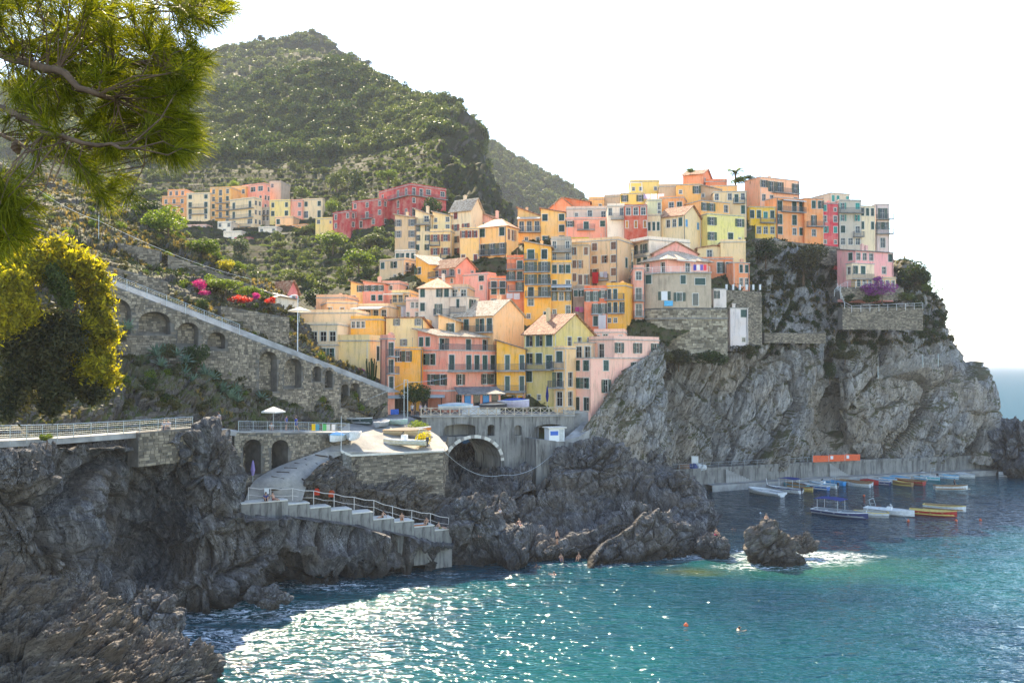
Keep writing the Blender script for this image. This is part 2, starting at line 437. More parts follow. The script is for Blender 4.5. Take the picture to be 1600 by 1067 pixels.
# ---- shore cliff under the path, left
LC = [row((-170,1010),(90,992),(205,962),(330,962),(480,914),(600,900),(690,888),(715,872)),
      row((-170,960,72),(100,930,77),(212,925,86),(330,893,86),(480,872,97),(600,866,102),(690,858,106),(715,858,109)),
      row((-170,860,70),(60,850,71),(210,868,91),(300,815,86),(400,806,91),(520,832,96),(600,850,100),(700,853,104.8),(718,856,109)),
      row((-170,750,64),(0,735,69),(100,738,76),(210,745,87),(310,712,88),(388,789,94.6),(450,796,96.4),(520,822,99.2),(600,842,102),(705,849,106),(720,850,111)),
      row((-170,704,62.5),(0,702,68.5),(100,697,76.5),(210,688,84.5),(310,680,88.5),(386,782,97),(520,806,101),(600,826,104),(706,834,109),(722,842,114))]
LC.append(back(LC[-1], 3, -0.6)); 
def keepL(G):
    v = np.linspace(0, 1, G.shape[0])[:, None]
    return np.clip((1 - v) * 3.2, 0.10, 1) * np.ones((1, G.shape[1]))
sco, scP, _n = rock_surface('shore_cliff', LC, 620, 330, M_SHORE, (2.6, 2.4, 1.0, 0.3, 1.35, (20, 22, 10), 0.5), seed=3, keep=keepL, saw=(0.86, 0.2, 0.42, 2.8, 1.3))

_v = scP.reshape(-1, 3); _px = CX + F * _v[:, 0] / _v[:, 1]; _top = np.interp(_px, [380, 450, 484, 517, 550, 583, 616, 647, 679, 706], [785, 785, 790, 795, 799, 806, 813, 819, 825, 830])
_Y = 95.2 + (_px - 386) * 0.036; _zt = CAMH + (HZ - _top - 4) / F * _Y - 0.9; _m = (_px > 384) & (_px < 712) & (_v[:, 1] < _Y + 2.8); _v[_m, 2] = np.minimum(_v[_m, 2], _zt[_m]); sco.data.vertices.foreach_set('co', _v.astype(np.float32).ravel()); sco.data.update()
# ---- rocks between the ramp and the stone terrace
RT = [row((455,805,101),(520,818,105),(600,832,108),(700,840,111),(800,828,113)),
      row((472,780,101.5),(520,790,104.5),(600,806,107.5),(695,812,111),(790,800,115.5)),
      row((478,750,99.5),(545,760,104),(620,768,107),(700,785,112),(780,785,119)),
      row((500,726,103),(552,735,107.6),(640,742,110.5),(698,770,114),(770,790,124)),
      row((528,712,106),(560,715,110),(640,716,113),(710,760,120),(770,770,132))]
RT.append(back(RT[-1], 3, 0))
rock_surface('terrace_rock', RT, 300, 130, M_BROWNROCK, (1.2, 1.3, 0.6, 0.25, 0.8, (30, 60, 0), 1.4), seed=9, saw=(-0.5, 0.2, 0.8, 1.3, 0.5))

# ---- gully bed behind and below the bridge
GB = [row((690,800,118),(760,800,120),(830,775,124),(900,745,132)),
      row((690,775,122),(745,770,124),(820,740,128),(900,715,138)),
      row((680,745,132),(750,735,134),(800,720,138),(900,700,146)),
      row((660,700,150),(740,700,154),(800,690,158),(900,690,160))]
rock_surface('gully_rock', GB, 160, 110, M_SHORE, (1.0, 1.6, 0.7, 0.25, 0.8, (10, 40, 20), 1.2), seed=14)

# ---- rocky point in the middle
OC = [row((655,896),(720,896),(800,890),(880,883),(960,881),(1040,876),(1100,866),(1142,856),(1150,850)),
      row((668,872,105),(720,868,106),(800,852,108),(870,848,109),(930,840,110),(1000,845,111),(1080,838,113),(1128,850,115),(1140,850,118)),
      row((680,862,107),(720,843,109.5),(790,828,111),(870,832,111.5),(930,806,113),(985,777,114.5),(1050,797,116),(1092,812,117),(1132,848,118)),
      row((690,852,110),(740,828,113),(800,816,116),(870,818,118),(930,808,119),(985,798,121),(1050,800,122),(1095,818,121),(1134,852,121)),
      row((700,832,113),(770,802,118),(805,785,122),(870,752,126),(930,735,130),(985,742,132),(1040,755,132),(1085,782,130),(1128,850,124)),
      row((700,822,118),(785,778,128),(850,722,134),(925,696,140),(985,712,146),(1040,738,146),(1078,770,140),(1115,840,130)),
      row((700,900,130),(790,860,136),(850,775,143),(930,745,150),(985,748,156),(1040,768,158),(1070,810,152),(1100,900,140))]
def keepE(G):
    u = np.linspace(0, 1, G.shape[1])[None, :]
    return np.clip(np.minimum(u, 1 - u) * 12, 0.3, 1) * np.ones((G.shape[0], 1))
rock_surface('rocky_point', OC, 520, 330, M_SHORE, (1.4, 2.2, 0.9, 0.3, 1.15, (35, -52, 0), 0.55), seed=21, keep=keepE, saw=(-0.62, 0.3, 0.7, 2.0, 1.0))

# ---- the big cliff and the headland
MC = [row((862,705,137),(920,705,146),(985,742,160),(1060,742,172),(1200,736,177),(1300,730,184),(1400,724,189),(1500,722,193),(1575,725,198),(1565,725,225)),
      row((880,668,140),(950,655,151),(1010,668,162),(1070,650,171),(1200,650,176),(1285,645,181),(1303,650,192),(1320,640,184),(1400,640,187),(1500,640,191),(1560,655,200),(1545,655,226)),
      row((890,648,143),(955,622,153),(1000,590,160),(1060,565,168),(1130,555,172),(1200,562,176),(1285,570,182),(1300,575,190),(1316,580,185),(1400,585,188),(1480,585,192),(1534,595,201),(1515,595,226)),
      row((892,643,146),(960,600,157),(1030,552,165),(1130,542,171),(1200,533,178),(1300,530,187),(1400,545,192),(1460,540,196),(1510,545,204),(1490,545,228)),
      row((894,640,150),(965,590,162),(1030,530,171),(1135,500,176),(1190,490,182),(1250,480,188),(1310,480,192),(1400,485,197),(1450,480,201),(1472,490,208),(1450,490,232)),
      row((896,636,158),(970,580,170),(1035,510,180),(1140,452,184),(1190,430,189),(1250,428,192),(1310,450,196),(1400,452,200),(1440,448,206),(1420,448,232)),
      row((898,630,168),(975,570,180),(1040,500,188),(1150,410,191),(1190,376,193),(1250,376,195),(1310,388,200),(1395,402,204),(1420,420,208),(1400,420,234))]
MC.append(back(MC[-1], 25, 2)); MC.append(back(MC[-2], 60, -20))
def keepM(G):
    v = np.linspace(0, 1, G.shape[0])[:, None]
    return np.clip((1 - v) * 3.0, 0.25, 1) * np.ones((1, G.shape[1]))
rock_surface('cliff', MC, 640, 330, M_CLIFF, (3.0, 3.2, 1.3, 0.35, 2.1, (12, -24, 0), 0.42), seed=31, keep=keepM, saw=(0.93, 0.25, -0.30, 4.2, 1.5))

SP = [row((892,720,130.5),(955,722,133.5),(1050,745,148)),
      row((903,684,132),(945,672,135),(1044,655,145)),
      row((922,655,134),(952,622,136),(1040,562,145.5)),
      row((945,646,137.5),(985,572,140.3),(1036,535,150)), row((960,650,150),(1000,600,156),(1045,560,168))]
rock_surface('cliff', SP, 170, 170, M_CLIFF, (1.0, 1.2, 0.6, 0.2, 1.2, (12, -34, 0), 0.42), seed=36, saw=(0.85, 0.25, -0.5, 2.2, 0.8))

# ---- village hillside under the houses
def YH(py): return 97.85 / (0.67 - (568 - py) / 1400.0)
def vrow(f):
    pts = []
    for px, b, t in [(430,600,560),(480,600,500),(560,660,470),(650,675,425),(750,680,402),(850,680,360),(930,600,335),(1000,560,322),(1060,520,315),(1130,480,315),(1180,420,330)]:
        py = b + (t - b) * f + 6
        pts.append(at(px, py, YH(py) + 3))
    return pts
VH = [vrow(f) for f in (0, 0.2, 0.4, 0.6, 0.8, 1.0)]
VH.append(back(VH[-1], 18, 2)); VH.append(back(VH[-2], 60, -35))
rock_surface('village_hillside', VH, 200, 120, M_SLOPE, (0.3, 0.3, 0.3, 0.2, 1.2, (0, 20, 0), 1.2), seed=41)

# ---- layered rock in the near left corner
FR = [row((-160,1300,36),(60,1300,38),(180,1240,42),(260,1160,47),(300,1110,52)),
      row((-160,1120,38),(60,1100,40),(170,1080,44),(250,1062,49),(335,1050,55)),
      row((-160,1000,41),(40,985,43),(150,985,47),(215,1000,52),(330,1025,57)),
      row((-160,880,44),(0,890,46),(90,930,49),(160,945,53),(212,985,58),(330,1022,60)),
      row((-160,860,48),(0,884,50),(90,925,53),(160,940,57),(210,990,61),(325,1030,63)),
      row((-160,950,56),(0,980,57),(90,1000,59),(160,1030,62),(205,1060,65),(300,1090,66))]
rock_surface('near_rock', FR, 420, 300, M_BROWNROCK, (0.7, 0.75, 0.42, 0.16, 0.5, (20, 28, 0), 2.8), seed=77, saw=(-0.42, 0.15, 0.9, 0.85, 0.62))

# ---- slope on the left, from the path up to its ridge
LS = [row((-170,780,67),(0,745,73),(150,725,85),(300,720,96),(420,720,106),(520,712,114),(560,704,121)),
      row((-170,694,66),(0,690,72),(150,674,83),(300,666,94),(420,664,103.5),(520,670,112),(560,668,120)),
      row((-170,600,68),(0,600,76),(150,610,88),(300,612,98),(400,612,107.5),(470,622,114),(540,645,120.5),(575,655,124)),
      row((-170,480,80),(0,500,88),(140,524,97),(250,548,102),(350,564,107.5),(420,606,112),(500,616,118),(560,640,122),(590,650,125)),
      row((-170,440,90),(0,450,94),(140,445,98),(250,488,103),(350,530,108.5),(420,552,112.5),(500,580,119.5),(560,604,125.5),(600,622,130)),
      row((-170,425,90),(0,430,93),(140,432,99),(250,474,104),(350,516,109),(420,540,113),(500,570,121),(560,596,127),(600,614,131)),
      row((-170,380,100),(0,385,102),(140,408,106),(250,450,111),(350,490,114),(420,528,117),(500,566,123),(560,592,129),(605,612,133)),
      row((-170,320,120),(0,325,122),(140,355,124),(250,402,124),(350,440,124),(420,480,124),(500,560,128),(560,592,132),(610,612,136)),
      row((-170,230,150),(0,262,150),(140,296,150),(230,338,145),(300,385,138),(365,432,131),(430,474,127),(500,556,132),(560,592,136),(615,612,140))]
LS.append(back(LS[-1], 12, -1)); LS.append(back(LS[-2], 40, -22))
G = None
lo, LSP, LSN = rock_surface('hillside', LS, 520, 300, M_SLOPE, (1.0, 0.8, 0.5, 0.25, 1.1, (20, 40, 0), 1.3), seed=51)

# ---- valley slope, hills behind
def terraced(G, step, lo, hi, seed, amt=1.0):
    z = G[..., 2]; P = G.reshape(-1, 3)
    zz = z + 0.9 * vnoise(P * 0.02, seed).reshape(z.shape)
    k = zz / step; f = k - np.floor(k)
    s = np.clip((f - 0.62) / 0.3, 0, 1); s = s * s * (3 - 2 * s)
    target = (np.floor(k) + s) * step
    w = np.clip((z - lo) / 15, 0, 1) * np.clip((hi - z) / 25, 0, 1) * amt
    G = G.copy(); G[..., 2] = z + (target - zz) * w
    return G
def hill_surface(name, rows, nu, nv, step=None, lo=0, hi=0, amp=3.0, seed=0, fineamp=0.8):
    G = loft(rows, nu, nv)
    n = grid_normals(G); P = G.reshape(-1, 3)
    G = G + n * (amp * fbm(P * 0.018 + seed, 4, seed) + fineamp * fbm(P * 0.12, 3, seed + 4)).reshape(nv, nu, 1)
    if step: G = terraced(G, step, lo, hi, seed)
    if seed == 61:       # crags on the seaward shoulder
        Pg = G.reshape(-1, 3); f1, e1 = facet(Pg @ rotm(10, -20, 0).T * np.array([1, 1, 0.5]) / 20.0, 5); f2, e2 = facet(Pg * np.array([1, 1, 0.6]) / 8.0, 6)
        px_ = CX + F * Pg[:, 0] / Pg[:, 1]; mk = np.clip((px_ - 672) / 30, 0, 1) * np.clip((Pg[:, 2] - 60) / 20, 0, 1)
        Pg = Pg + grid_normals(G).reshape(-1, 3) * (mk * (4.5 * f1 + 2.0 * f2 - 2.5 * np.exp(-(e1 / 0.08) ** 2)))[:, None]; G = Pg.reshape(G.shape)
    o = bpy.data.objects.new(name, np_mesh(name, G, grid_quads(nv, nu), [M_FARHILL], True)); link(o)
    tag(o, kind='structure')
    return G
HM = [row((60,600,170),(300,560,175),(440,525,178),(560,500,182),(640,470,195),(760,430,215)),
      row((60,450,215),(300,455,215),(440,448,218),(540,432,218),(640,415,222),(780,390,235)),
      row((60,410,262),(300,410,262),(420,405,265),(520,392,258),(620,362,258),(700,350,258),(800,360,265)),
      row((60,360,300),(250,356,305),(400,352,312),(490,346,308),(540,352,285),(650,330,278),(700,312,285),(800,352,292)),
      row((60,300,335),(250,305,335),(400,298,337),(500,312,333),(560,300,322),(650,282,305),(700,262,308),(740,262,322),(800,350,330)),
      row((60,240,420),(250,232,420),(450,225,420),(600,215,400),(680,203,380),(712,222,372),(745,262,370),(800,350,365)),
      row((60,200,500),(250,178,500),(330,155,505),(420,128,510),(520,104,510),(590,128,490),(640,157,460),(680,160,445),(712,180,430),(733,210,425),(755,262,425),(790,345,420))]
HM.append(back(HM[-1], 30, -8)); HM.append(back(HM[-2], 160, -120))
HMG = hill_surface('hill', HM, 320, 300, 3.2, 40, 122, 3.0, 61)
HP = [row((-100,330,520),(300,300,520),(640,300,560)),
      row((-100,250,600),(200,200,600),(320,170,600),(450,130,610),(560,140,610),(660,240,620)),
      row((-100,190,700),(200,130,700),(320,108,700),(400,95,700),(480,82,700),(560,120,690),(640,210,690)),
      row((-100,150,760),(200,100,760),(320,86,760),(352,78,760),(400,72,760),(450,62,755),(490,55,750),(530,78,745),(580,108,740),(604,132,735),(640,190,730),(700,300,720))]
HP.append(back(HP[-1], 40, -15)); HP.append(back(HP[-2], 300, -260))
HPG = hill_surface('hill', HP, 260, 180, 4.5, 60, 400, 6.0, 71, 1.5)
HR = [row((560,420,760),(760,400,780),(960,380,800)),
      row((560,300,850),(760,290,860),(860,320,870),(960,370,880)),
      row((560,150,950),(660,175,950),(730,200,950),(760,218,950),(800,246,950),(840,266,950),(872,284,950),(900,306,950),(925,335,950),(960,380,950))]
HR.append(back(HR[-1], 40, -15)); HR.append(back(HR[-2], 300, -260))
HRG = hill_surface('hill', HR, 220, 120, None, 0, 0, 8.0, 81, 2.0)
# ================================================================== BUILDINGS
def plaster():
    m, nt, bs, out = newmat('plaster')
    oi = N(nt, 'ShaderNodeObjectInfo')
    v = coords(nt, 'Object'); vz = coords(nt, 'Object', (1, 1, 0.16))
    a = noise(nt, v, 0.5, 5, 0.6); b = noise(nt, vz, 1.6, 6, 0.7, 0.3); d = noise(nt, v, 6.0, 3)
    c = oi.outputs['Color']
    c = mixc(nt, ramp(nt, a, [(0.40, 0.0), (0.62, 0.55)]), c, mixc(nt, 0.5, c, (0.55, 0.5, 0.45)))
    c = mixc(nt, 1.0, c, ramp(nt, b, [(0.28, 0.62), (0.5, 1.05)]), 'MULTIPLY')
    c = mixc(nt, 1.0, c, ramp(nt, d, [(0.2, 0.9), (0.7, 1.05)]), 'MULTIPLY')
    c = mixc(nt, 1.0, c, (1.32, 1.09, 0.87), 'MULTIPLY'); nt.links.new(c, bs.inputs['Base Color']); bs.inputs['Roughness'].default_value = 0.85
    bs.inputs['Specular IOR Level'].default_value = 0.08
    bump(nt, bs, d, 0.3, 0.02)
    return m
M_PLASTER = plaster()
def paint(name):
    """painted wood / metal taking the object's own colour"""
    m, nt, bs, out = newmat(name)
    oi = N(nt, 'ShaderNodeObjectInfo'); v = coords(nt, 'Object')
    c = mixc(nt, 1.0, oi.outputs['Color'], ramp(nt, noise(nt, v, 3.0, 4), [(0.3, 0.8), (0.7, 1.1)]), 'MULTIPLY')
    nt.links.new(c, bs.inputs['Base Color']); bs.inputs['Roughness'].default_value = 0.5
    return m
M_PAINT = paint('painted_wood')
def rooftile(name, c1, c2, c3):
    m, nt, bs, out = newmat(name)
    v = coords(nt, 'Generated'); vo = coords(nt, 'Object')
    cell = N(nt, 'ShaderNodeTexVoronoi', {'Vector': coords(nt, 'Object', (3.6, 3.6, 3.6)), 'Scale': 1.0}).outputs['Color']
    sp = N(nt, 'ShaderNodeSeparateXYZ'); nt.links.new(cell, sp.inputs[0])
    n = noise(nt, vo, 0.8, 5, 0.65)
    t = mathn(nt, 'ADD', mathn(nt, 'MULTIPLY', sp.outputs[0], 0.5), mathn(nt, 'MULTIPLY', n, 0.6))
    c = ramp(nt, t, [(0.25, c1), (0.55, c2), (0.85, c3)])
    nt.links.new(c, bs.inputs['Base Color']); bs.inputs['Specular IOR Level'].default_value = 0.2; bs.inputs['Roughness'].default_value = 0.7
    bump(nt, bs, sp.outputs[1], 0.7, 0.05)
    return m
M_TILE = rooftile('terracotta_tiles', (0.22,0.085,0.045), (0.38,0.17,0.09), (0.5,0.33,0.2))
M_TILEPALE = rooftile('pale_tiles', (0.3,0.2,0.13), (0.48,0.37,0.26), (0.6,0.5,0.38))
M_SLATE = rooftile('slate_roof', (0.09,0.085,0.08), (0.15,0.14,0.13), (0.24,0.22,0.2))
M_CONC = rooftile('roof_screed', (0.3,0.28,0.25), (0.4,0.38,0.34), (0.52,0.5,0.45))
m, nt, bs, out = newmat('window_glass')
bs.inputs['Base Color'].default_value = (0.015, 0.018, 0.02, 1); bs.inputs['Roughness'].default_value = 0.12
m2, nt, bs, out = newmat('railing_iron')
bs.inputs['Base Color'].default_value = (0.10, 0.11, 0.12, 1); bs.inputs['Roughness'].default_value = 0.5; bs.inputs['Metallic'].default_value = 0.3
M_GLASS, M_IRON = MATS['window_glass'], MATS['railing_iron']
M_TRIM = plain('pale_trim', (0.62, 0.58, 0.5), 0.8)
M_CONCRETE = plain('weathered_concrete', (0.30, 0.29, 0.27), 0.85, var=0.35, sc=0.6, bmp=0.4)
M_STONEOLD = plain('old_stone', (0.26, 0.24, 0.21), 0.9, var=0.3, sc=2.0, bmp=0.6)
M_WHITE = plain('white_paint', (0.75, 0.75, 0.73), 0.5, var=0.05)

M_GALV0 = plain('antenna_metal', (0.35, 0.36, 0.37), 0.5, 0.6)
GREEN, DGREEN, BROWN, RED, BLUE, GREY, TEAL, ORNG = (0.018,0.075,0.055), (0.012,0.04,0.032), (0.26,0.12,0.06), (0.25,0.05,0.04), (0.10,0.33,0.55), (0.2,0.2,0.19), (0.04,0.30,0.24), (0.55,0.22,0.04)
CACHE = {}
def frame_mesh(w, h):
    k = ('f', w, h)
    if k not in CACHE:
        mb = MB(); t = 0.11
        mb.box(-w/2 - t, -0.035, 0, -w/2, 0.16, h); mb.box(w/2, -0.035, 0, w/2 + t, 0.16, h)
        mb.box(-w/2 - t, -0.035, h, w/2 + t, 0.16, h + t); mb.box(-w/2 - t - 0.04, -0.09, -0.09, w/2 + t + 0.04, 0.16, 0)
        CACHE[k] = mb.mesh('window_frame', M_TRIM)
    return CACHE[k]
def pane_mesh(w, h):
    k = ('p', w, h)
    if k not in CACHE:
        mb = MB(); mb.box(-w/2, 0.15, 0, w/2, 0.17, h, 0)
        b = 0.045
        for x in (-w/2 + b/2, 0, w/2 - b/2): mb.box(x - b/2, 0.12, 0, x + b/2, 0.15, h, 1)
        for z in (0.001, h * 0.55, h - b): mb.box(-w/2, 0.118, z, w/2, 0.148, z + b, 1)
        CACHE[k] = mb.mesh('window_pane', [M_GLASS, M_TRIM])
    return CACHE[k]
def shutter_mesh(w, h):
    k = ('s', w, h)
    if k not in CACHE:
        mb = MB(); b = min(0.06, w * 0.2)
        mb.box(0, 0, 0, b, 0.045, h); mb.box(w - b, 0, 0, w, 0.045, h); mb.box(b, 0, 0, w - b, 0.045, b); mb.box(b, 0, h - b, w - b, 0.045, h); mb.box(b, 0, h * 0.48, w - b, 0.045, h * 0.48 + b)
        n = max(4, int(h / 0.13))
        for i in range(n):
            z = b + (h - 2 * b) * (i + 0.5) / n
            mb.poly([(b, 0.008, z - 0.045), (w - b, 0.008, z - 0.045), (w - b, 0.038, z + 0.05), (b, 0.038, z + 0.05)])
        CACHE[k] = mb.mesh('shutter', M_PAINT)
    return CACHE[k]
def rnd1(x): return max(0.2, round(x * 10) / 10)

def face_mesh(mb, W, H, holes, T, depth=0.2, mi=0):
    """wall face W x H with rectangular openings and their reveals; T maps (u, outward depth, z) to local space"""
    xs = sorted(set([0, W] + [a for h in holes for a in (h[0], h[2])])); zs = sorted(set([0, H] + [a for h in holes for a in (h[1], h[3])]))
    xs = [x for x in xs if 0 <= x <= W]; zs = [z for z in zs if 0 <= z <= H]
    for j in range(len(zs) - 1):
        i = 0
        while i < len(xs) - 1:
            def inside(i): 
                cx, cz = (xs[i] + xs[i+1]) / 2, (zs[j] + zs[j+1]) / 2
                return any(h[0] < cx < h[2] and h[1] < cz < h[3] for h in holes)
            if inside(i): i += 1; continue
            k = i
            while k < len(xs) - 1 and not inside(k): k += 1
            mb.poly([T(xs[i], 0, zs[j]), T(xs[k], 0, zs[j]), T(xs[k], 0, zs[j+1]), T(xs[i], 0, zs[j+1])], mi)
            i = k
    for (a, b, c, d) in holes:
        mb.poly([T(a, 0, b), T(a, depth, b), T(a, depth, d), T(a, 0, d)], mi)
        mb.poly([T(c, 0, b), T(c, 0, d), T(c, depth, d), T(c, depth, b)], mi)
        mb.poly([T(a, 0, d), T(a, depth, d), T(c, depth, d), T(c, 0, d)], mi)
        mb.poly([T(a, 0, b), T(c, 0, b), T(c, depth, b), T(a, depth, b)], mi)

ROOTS = {}
def solve_w(C, dx, dy, px, lo=0.5, hi=60):
    t = (px - CX) / F
    # ray: X = t*Y'/..., in the horizontal plane the pixel column is a line X = t * Yc, Yc the camera-space depth of that height
    yc = lambda X, Y, Z: Y * _c + (Z - CAMH) * _s
    den = dx - t * dy * _c
    w = (t * yc(C.x, C.y, C.z) - C.x) / den if abs(den) > 1e-6 else lo
    return min(max(w, lo), hi)

CODES = {  # code: (opening width, height factor of floor, kind, colour)
 'g': (1.15, 1.7, 'closed', GREEN), 'G': (1.2, 2.3, 'closed', GREEN), 'o': (1.0, 1.65, 'open', GREEN), 'O': (1.05, 2.3, 'open', GREEN),
 'b': (0.95, 1.45, 'closed', BROWN), 'B': (0.9, 1.45, 'open', BROWN), 'r': (0.95, 1.45, 'closed', RED), 'R': (0.9, 1.45, 'open', RED),
 'w': (1.05, 1.5, 'plain', GREEN), 'W': (1.1, 2.15, 'plain', GREEN), 's': (0.6, 0.75, 'plain', GREEN), 'x': (1.6, 1.5, 'plain', GREEN),
 't': (0.95, 1.45, 'closed', TEAL), 'T': (0.95, 1.45, 'open', TEAL), 'k': (1.0, 2.1, 'closed', DGREEN), 'u': (0.9, 1.4, 'closed', BLUE),
 'y': (0.9, 1.45, 'closed', ORNG), 'e': (1.0, 2.1, 'closed', BROWN), 'q': (0.9, 1.45, 'open', GREY), 'p': (2.2, 1.7, 'plain', GREEN), 'a': (1.6, 2.3, 'plain', GREEN),
}
def B(label, x0, xm, x1, yt, yb, a, col, roof='flat', L=(), Rr=(), bal=(), Y=None, rh=None, cat='house', name=None, dl=8.0, dr=8.0, roofm=None, group='coloured houses stacked up the cliff village',
      ext=5.0, far=False, par=0.5, chim=0, par_t=0.0, over=0.35, stone=False):
    if Y is None: Y = YH(yb)
    a = R(a)
    Ct = at(xm, yt, Y); Cb = at(xm, yb, Y); H = Ct.z - Cb.z
    base = Vector((Ct.x, Ct.y, Cb.z - ext))
    rx, ry = math.cos(a), math.sin(a)
    C = Vector((Ct.x, Ct.y, (Ct.z + Cb.z) / 2))
    W = solve_w(C, rx, ry, x1) if x1 is not None and x1 > xm else dr
    D = solve_w(C, -ry, rx, x0) if x0 is not None and x0 < xm else dl
    name = name or cat.replace(' ', '_')
    root = empty(name, base, a, label, cat, group)
    Ht = H + ext
    TR = lambda u, d, z: (u, d, z)                 # right-hand face, looks along local -y
    TL = lambda u, d, z: (d, D - u, z)             # left-hand face, looks along local -x, u runs left to right
    mb = MB(); wins = []
    rq = random.Random(int(xm * 3 + yt)); fill_ = {}
    def layout(rows, WW):
        holes = []
        n = len(rows)
        if not n: return holes
        fh = H / n
        for i, r_ in enumerate(rows):
            z0 = ext + H - (i + 1) * fh
            cells = r_.split() if ' ' in r_ else list(r_)
            nc = len(cells); cw = WW / nc
            for j, c in enumerate(cells):
                if c == '.' and not far and nc > 2 and any(q in CODES for q in cells) and rq.random() < 0.3: c = rq.choice([q for q in cells if q in CODES])
                if c not in CODES: continue
                w, hh, kind, colr = CODES[c]
                w = rnd1(min(w, cw * (0.44 if kind == 'open' else 0.62))); 
                hh = rnd1(min(hh, fh * (0.76 if hh > 1.8 else 0.6)))
                zz = z0 + (fh * 0.04 if hh > 1.8 or c in 'GOWkea' else fh * 0.30)
                uc = (j + 0.5) * cw
                holes.append((uc - w / 2, zz, uc + w / 2, zz + hh, kind, colr, c))
        return holes
    hR, hL = layout(list(Rr), W), layout(list(L), D)
    face_mesh(mb, W, Ht, [h[:4] for h in hR], TR); face_mesh(mb, D, Ht, [h[:4] for h in hL], TL)
    mb.poly([(W, 0, 0), (W, D, 0), (W, D, Ht), (W, 0, Ht)]); mb.poly([(W, D, 0), (0, D, 0), (0, D, Ht), (W, D, Ht)])
    o_ = over
    rh = rh if rh is not None else (0.0 if roof == 'flat' else 1.6)
    if roof == 'gx':       # ridge parallel to the right-hand face: gables left and right
        mb.poly([(0, 0, Ht), (0, D / 2, Ht + rh), (0, D, Ht)][::-1]); mb.poly([(W, 0, Ht), (W, D, Ht), (W, D / 2, Ht + rh)][::-1])
    if roof == 'gy':
        mb.poly([(0, 0, Ht), (W, 0, Ht), (W / 2, 0, Ht + rh)]); mb.poly([(0, D, Ht), (W / 2, D, Ht + rh), (W, D, Ht)])
    if roof == 'sx':       # single slope rising away from the right-hand face
        mb.poly([(0, 0, Ht), (0, D, Ht + rh), (0, D, Ht)]); mb.poly([(W, 0, Ht), (W, D, Ht), (W, D, Ht + rh)]); mb.poly([(0, D, Ht), (0, D, Ht + rh), (W, D, Ht + rh), (W, D, Ht)])
    if roof == 'sy':       # single slope rising to the right from the left-hand face
        mb.poly([(0, 0, Ht), (W, 0, Ht), (W, 0, Ht + rh)]); mb.poly([(0, D, Ht), (W, D, Ht + rh), (W, D, Ht)]); mb.poly([(W, 0, Ht), (W, D, Ht), (W, D, Ht + rh), (W, 0, Ht + rh)])
    if roof == 'flat': mb.poly([(0, 0, Ht - 0.02), (W, 0, Ht - 0.02), (W, D, Ht - 0.02), (0, D, Ht - 0.02)])
    wall = mb.build('wall', M_STONEOLD if stone else M_PLASTER, root); wall.color = (*col, 1)
    # roof
    rm = roofm or (M_CONC if roof == 'flat' else M_TILE); rb = MB(); t = 0.14
    def slab(p, q, r, s):   # thick sloping slab
        P = [Vector(x) for x in (p, q, r, s)]; n = (P[1] - P[0]).cross(P[3] - P[0]).normalized()
        if n.z < 0: n = -n
        T = [x + n * t for x in P]; P = [x + n * 0.004 for x in P]
        rb.poly(T); rb.poly(P[::-1])
        for i in range(4): rb.poly([P[i], P[(i+1)%4], T[(i+1)%4], T[i]])
        # cover tiles laid in lines up the slope: real ribs
        up = (P[3] - P[0]); L_ = (P[1] - P[0]).length; k = int(L_ / 0.42)
        if rm in (M_TILE, M_TILEPALE) and not far:
            for i in range(k + 1):
                c0 = T[0] + (T[1] - T[0]) * (i / max(1, k)); c1 = T[3] + (T[2] - T[3]) * (i / max(1, k)); w = (T[1] - T[0]).normalized() * 0.09
                rb.poly([c0 - w, c0 + n * 0.08, c1 + n * 0.08, c1 - w]); rb.poly([c0 + n * 0.08, c0 + w, c1 + w, c1 + n * 0.08])
    if roof == 'gx':
        f = o_ / (D / 2) * rh
        slab((-o_, -o_, Ht - f), (W + o_, -o_, Ht - f), (W + o_, D/2, Ht + rh), (-o_, D/2, Ht + rh)); slab((W + o_, D + o_, Ht - f), (-o_, D + o_, Ht - f), (-o_, D/2, Ht + rh), (W + o_, D/2, Ht + rh))
    elif roof == 'gy':
        f = o_ / (W / 2) * rh
        slab((-o_, D + o_, Ht - f), (-o_, -o_, Ht - f), (W/2, -o_, Ht + rh), (W/2, D + o_, Ht + rh)); slab((W + o_, -o_, Ht - f), (W + o_, D + o_, Ht - f), (W/2, D + o_, Ht + rh), (W/2, -o_, Ht + rh))
    elif roof == 'sx':
        f = o_ / D * rh; slab((-o_, -o_, Ht - f), (W + o_, -o_, Ht - f), (W + o_, D + o_, Ht + rh + f), (-o_, D + o_, Ht + rh + f))
    elif roof == 'sy':
        f = o_ / W * rh; slab((-o_, D + o_, Ht - f), (-o_, -o_, Ht - f), (W + o_, -o_, Ht + rh + f), (W + o_, D + o_, Ht + rh + f))
    elif roof == 'hip':
        e = min(W, D) / 2; z = Ht
        if W >= D: r1, r2 = (e, D/2, z + rh), (W - e, D/2, z + rh)
        else: r1, r2 = (W/2, e, z + rh), (W/2, D - e, z + rh)
        A_, B_, C_, D_ = (-o_, -o_, z - 0.1), (W + o_, -o_, z - 0.1), (W + o_, D + o_, z - 0.1), (-o_, D + o_, z - 0.1)
        if W >= D: rb.poly([A_, B_, r2, r1]); rb.poly([C_, D_, r1, r2]); rb.poly([B_, C_, r2]); rb.poly([D_, A_, r1])
        else: rb.poly([A_, B_, r1]); rb.poly([C_, D_, r2]); rb.poly([B_, C_, r2, r1]); rb.poly([D_, A_, r1, r2])
        rb.box(-o_, -o_, z - 0.22, W + o_, D + o_, z - 0.102)
    else:
        rb.box(-0.12, -0.12, Ht, W + 0.12, D + 0.12, Ht + 0.16)
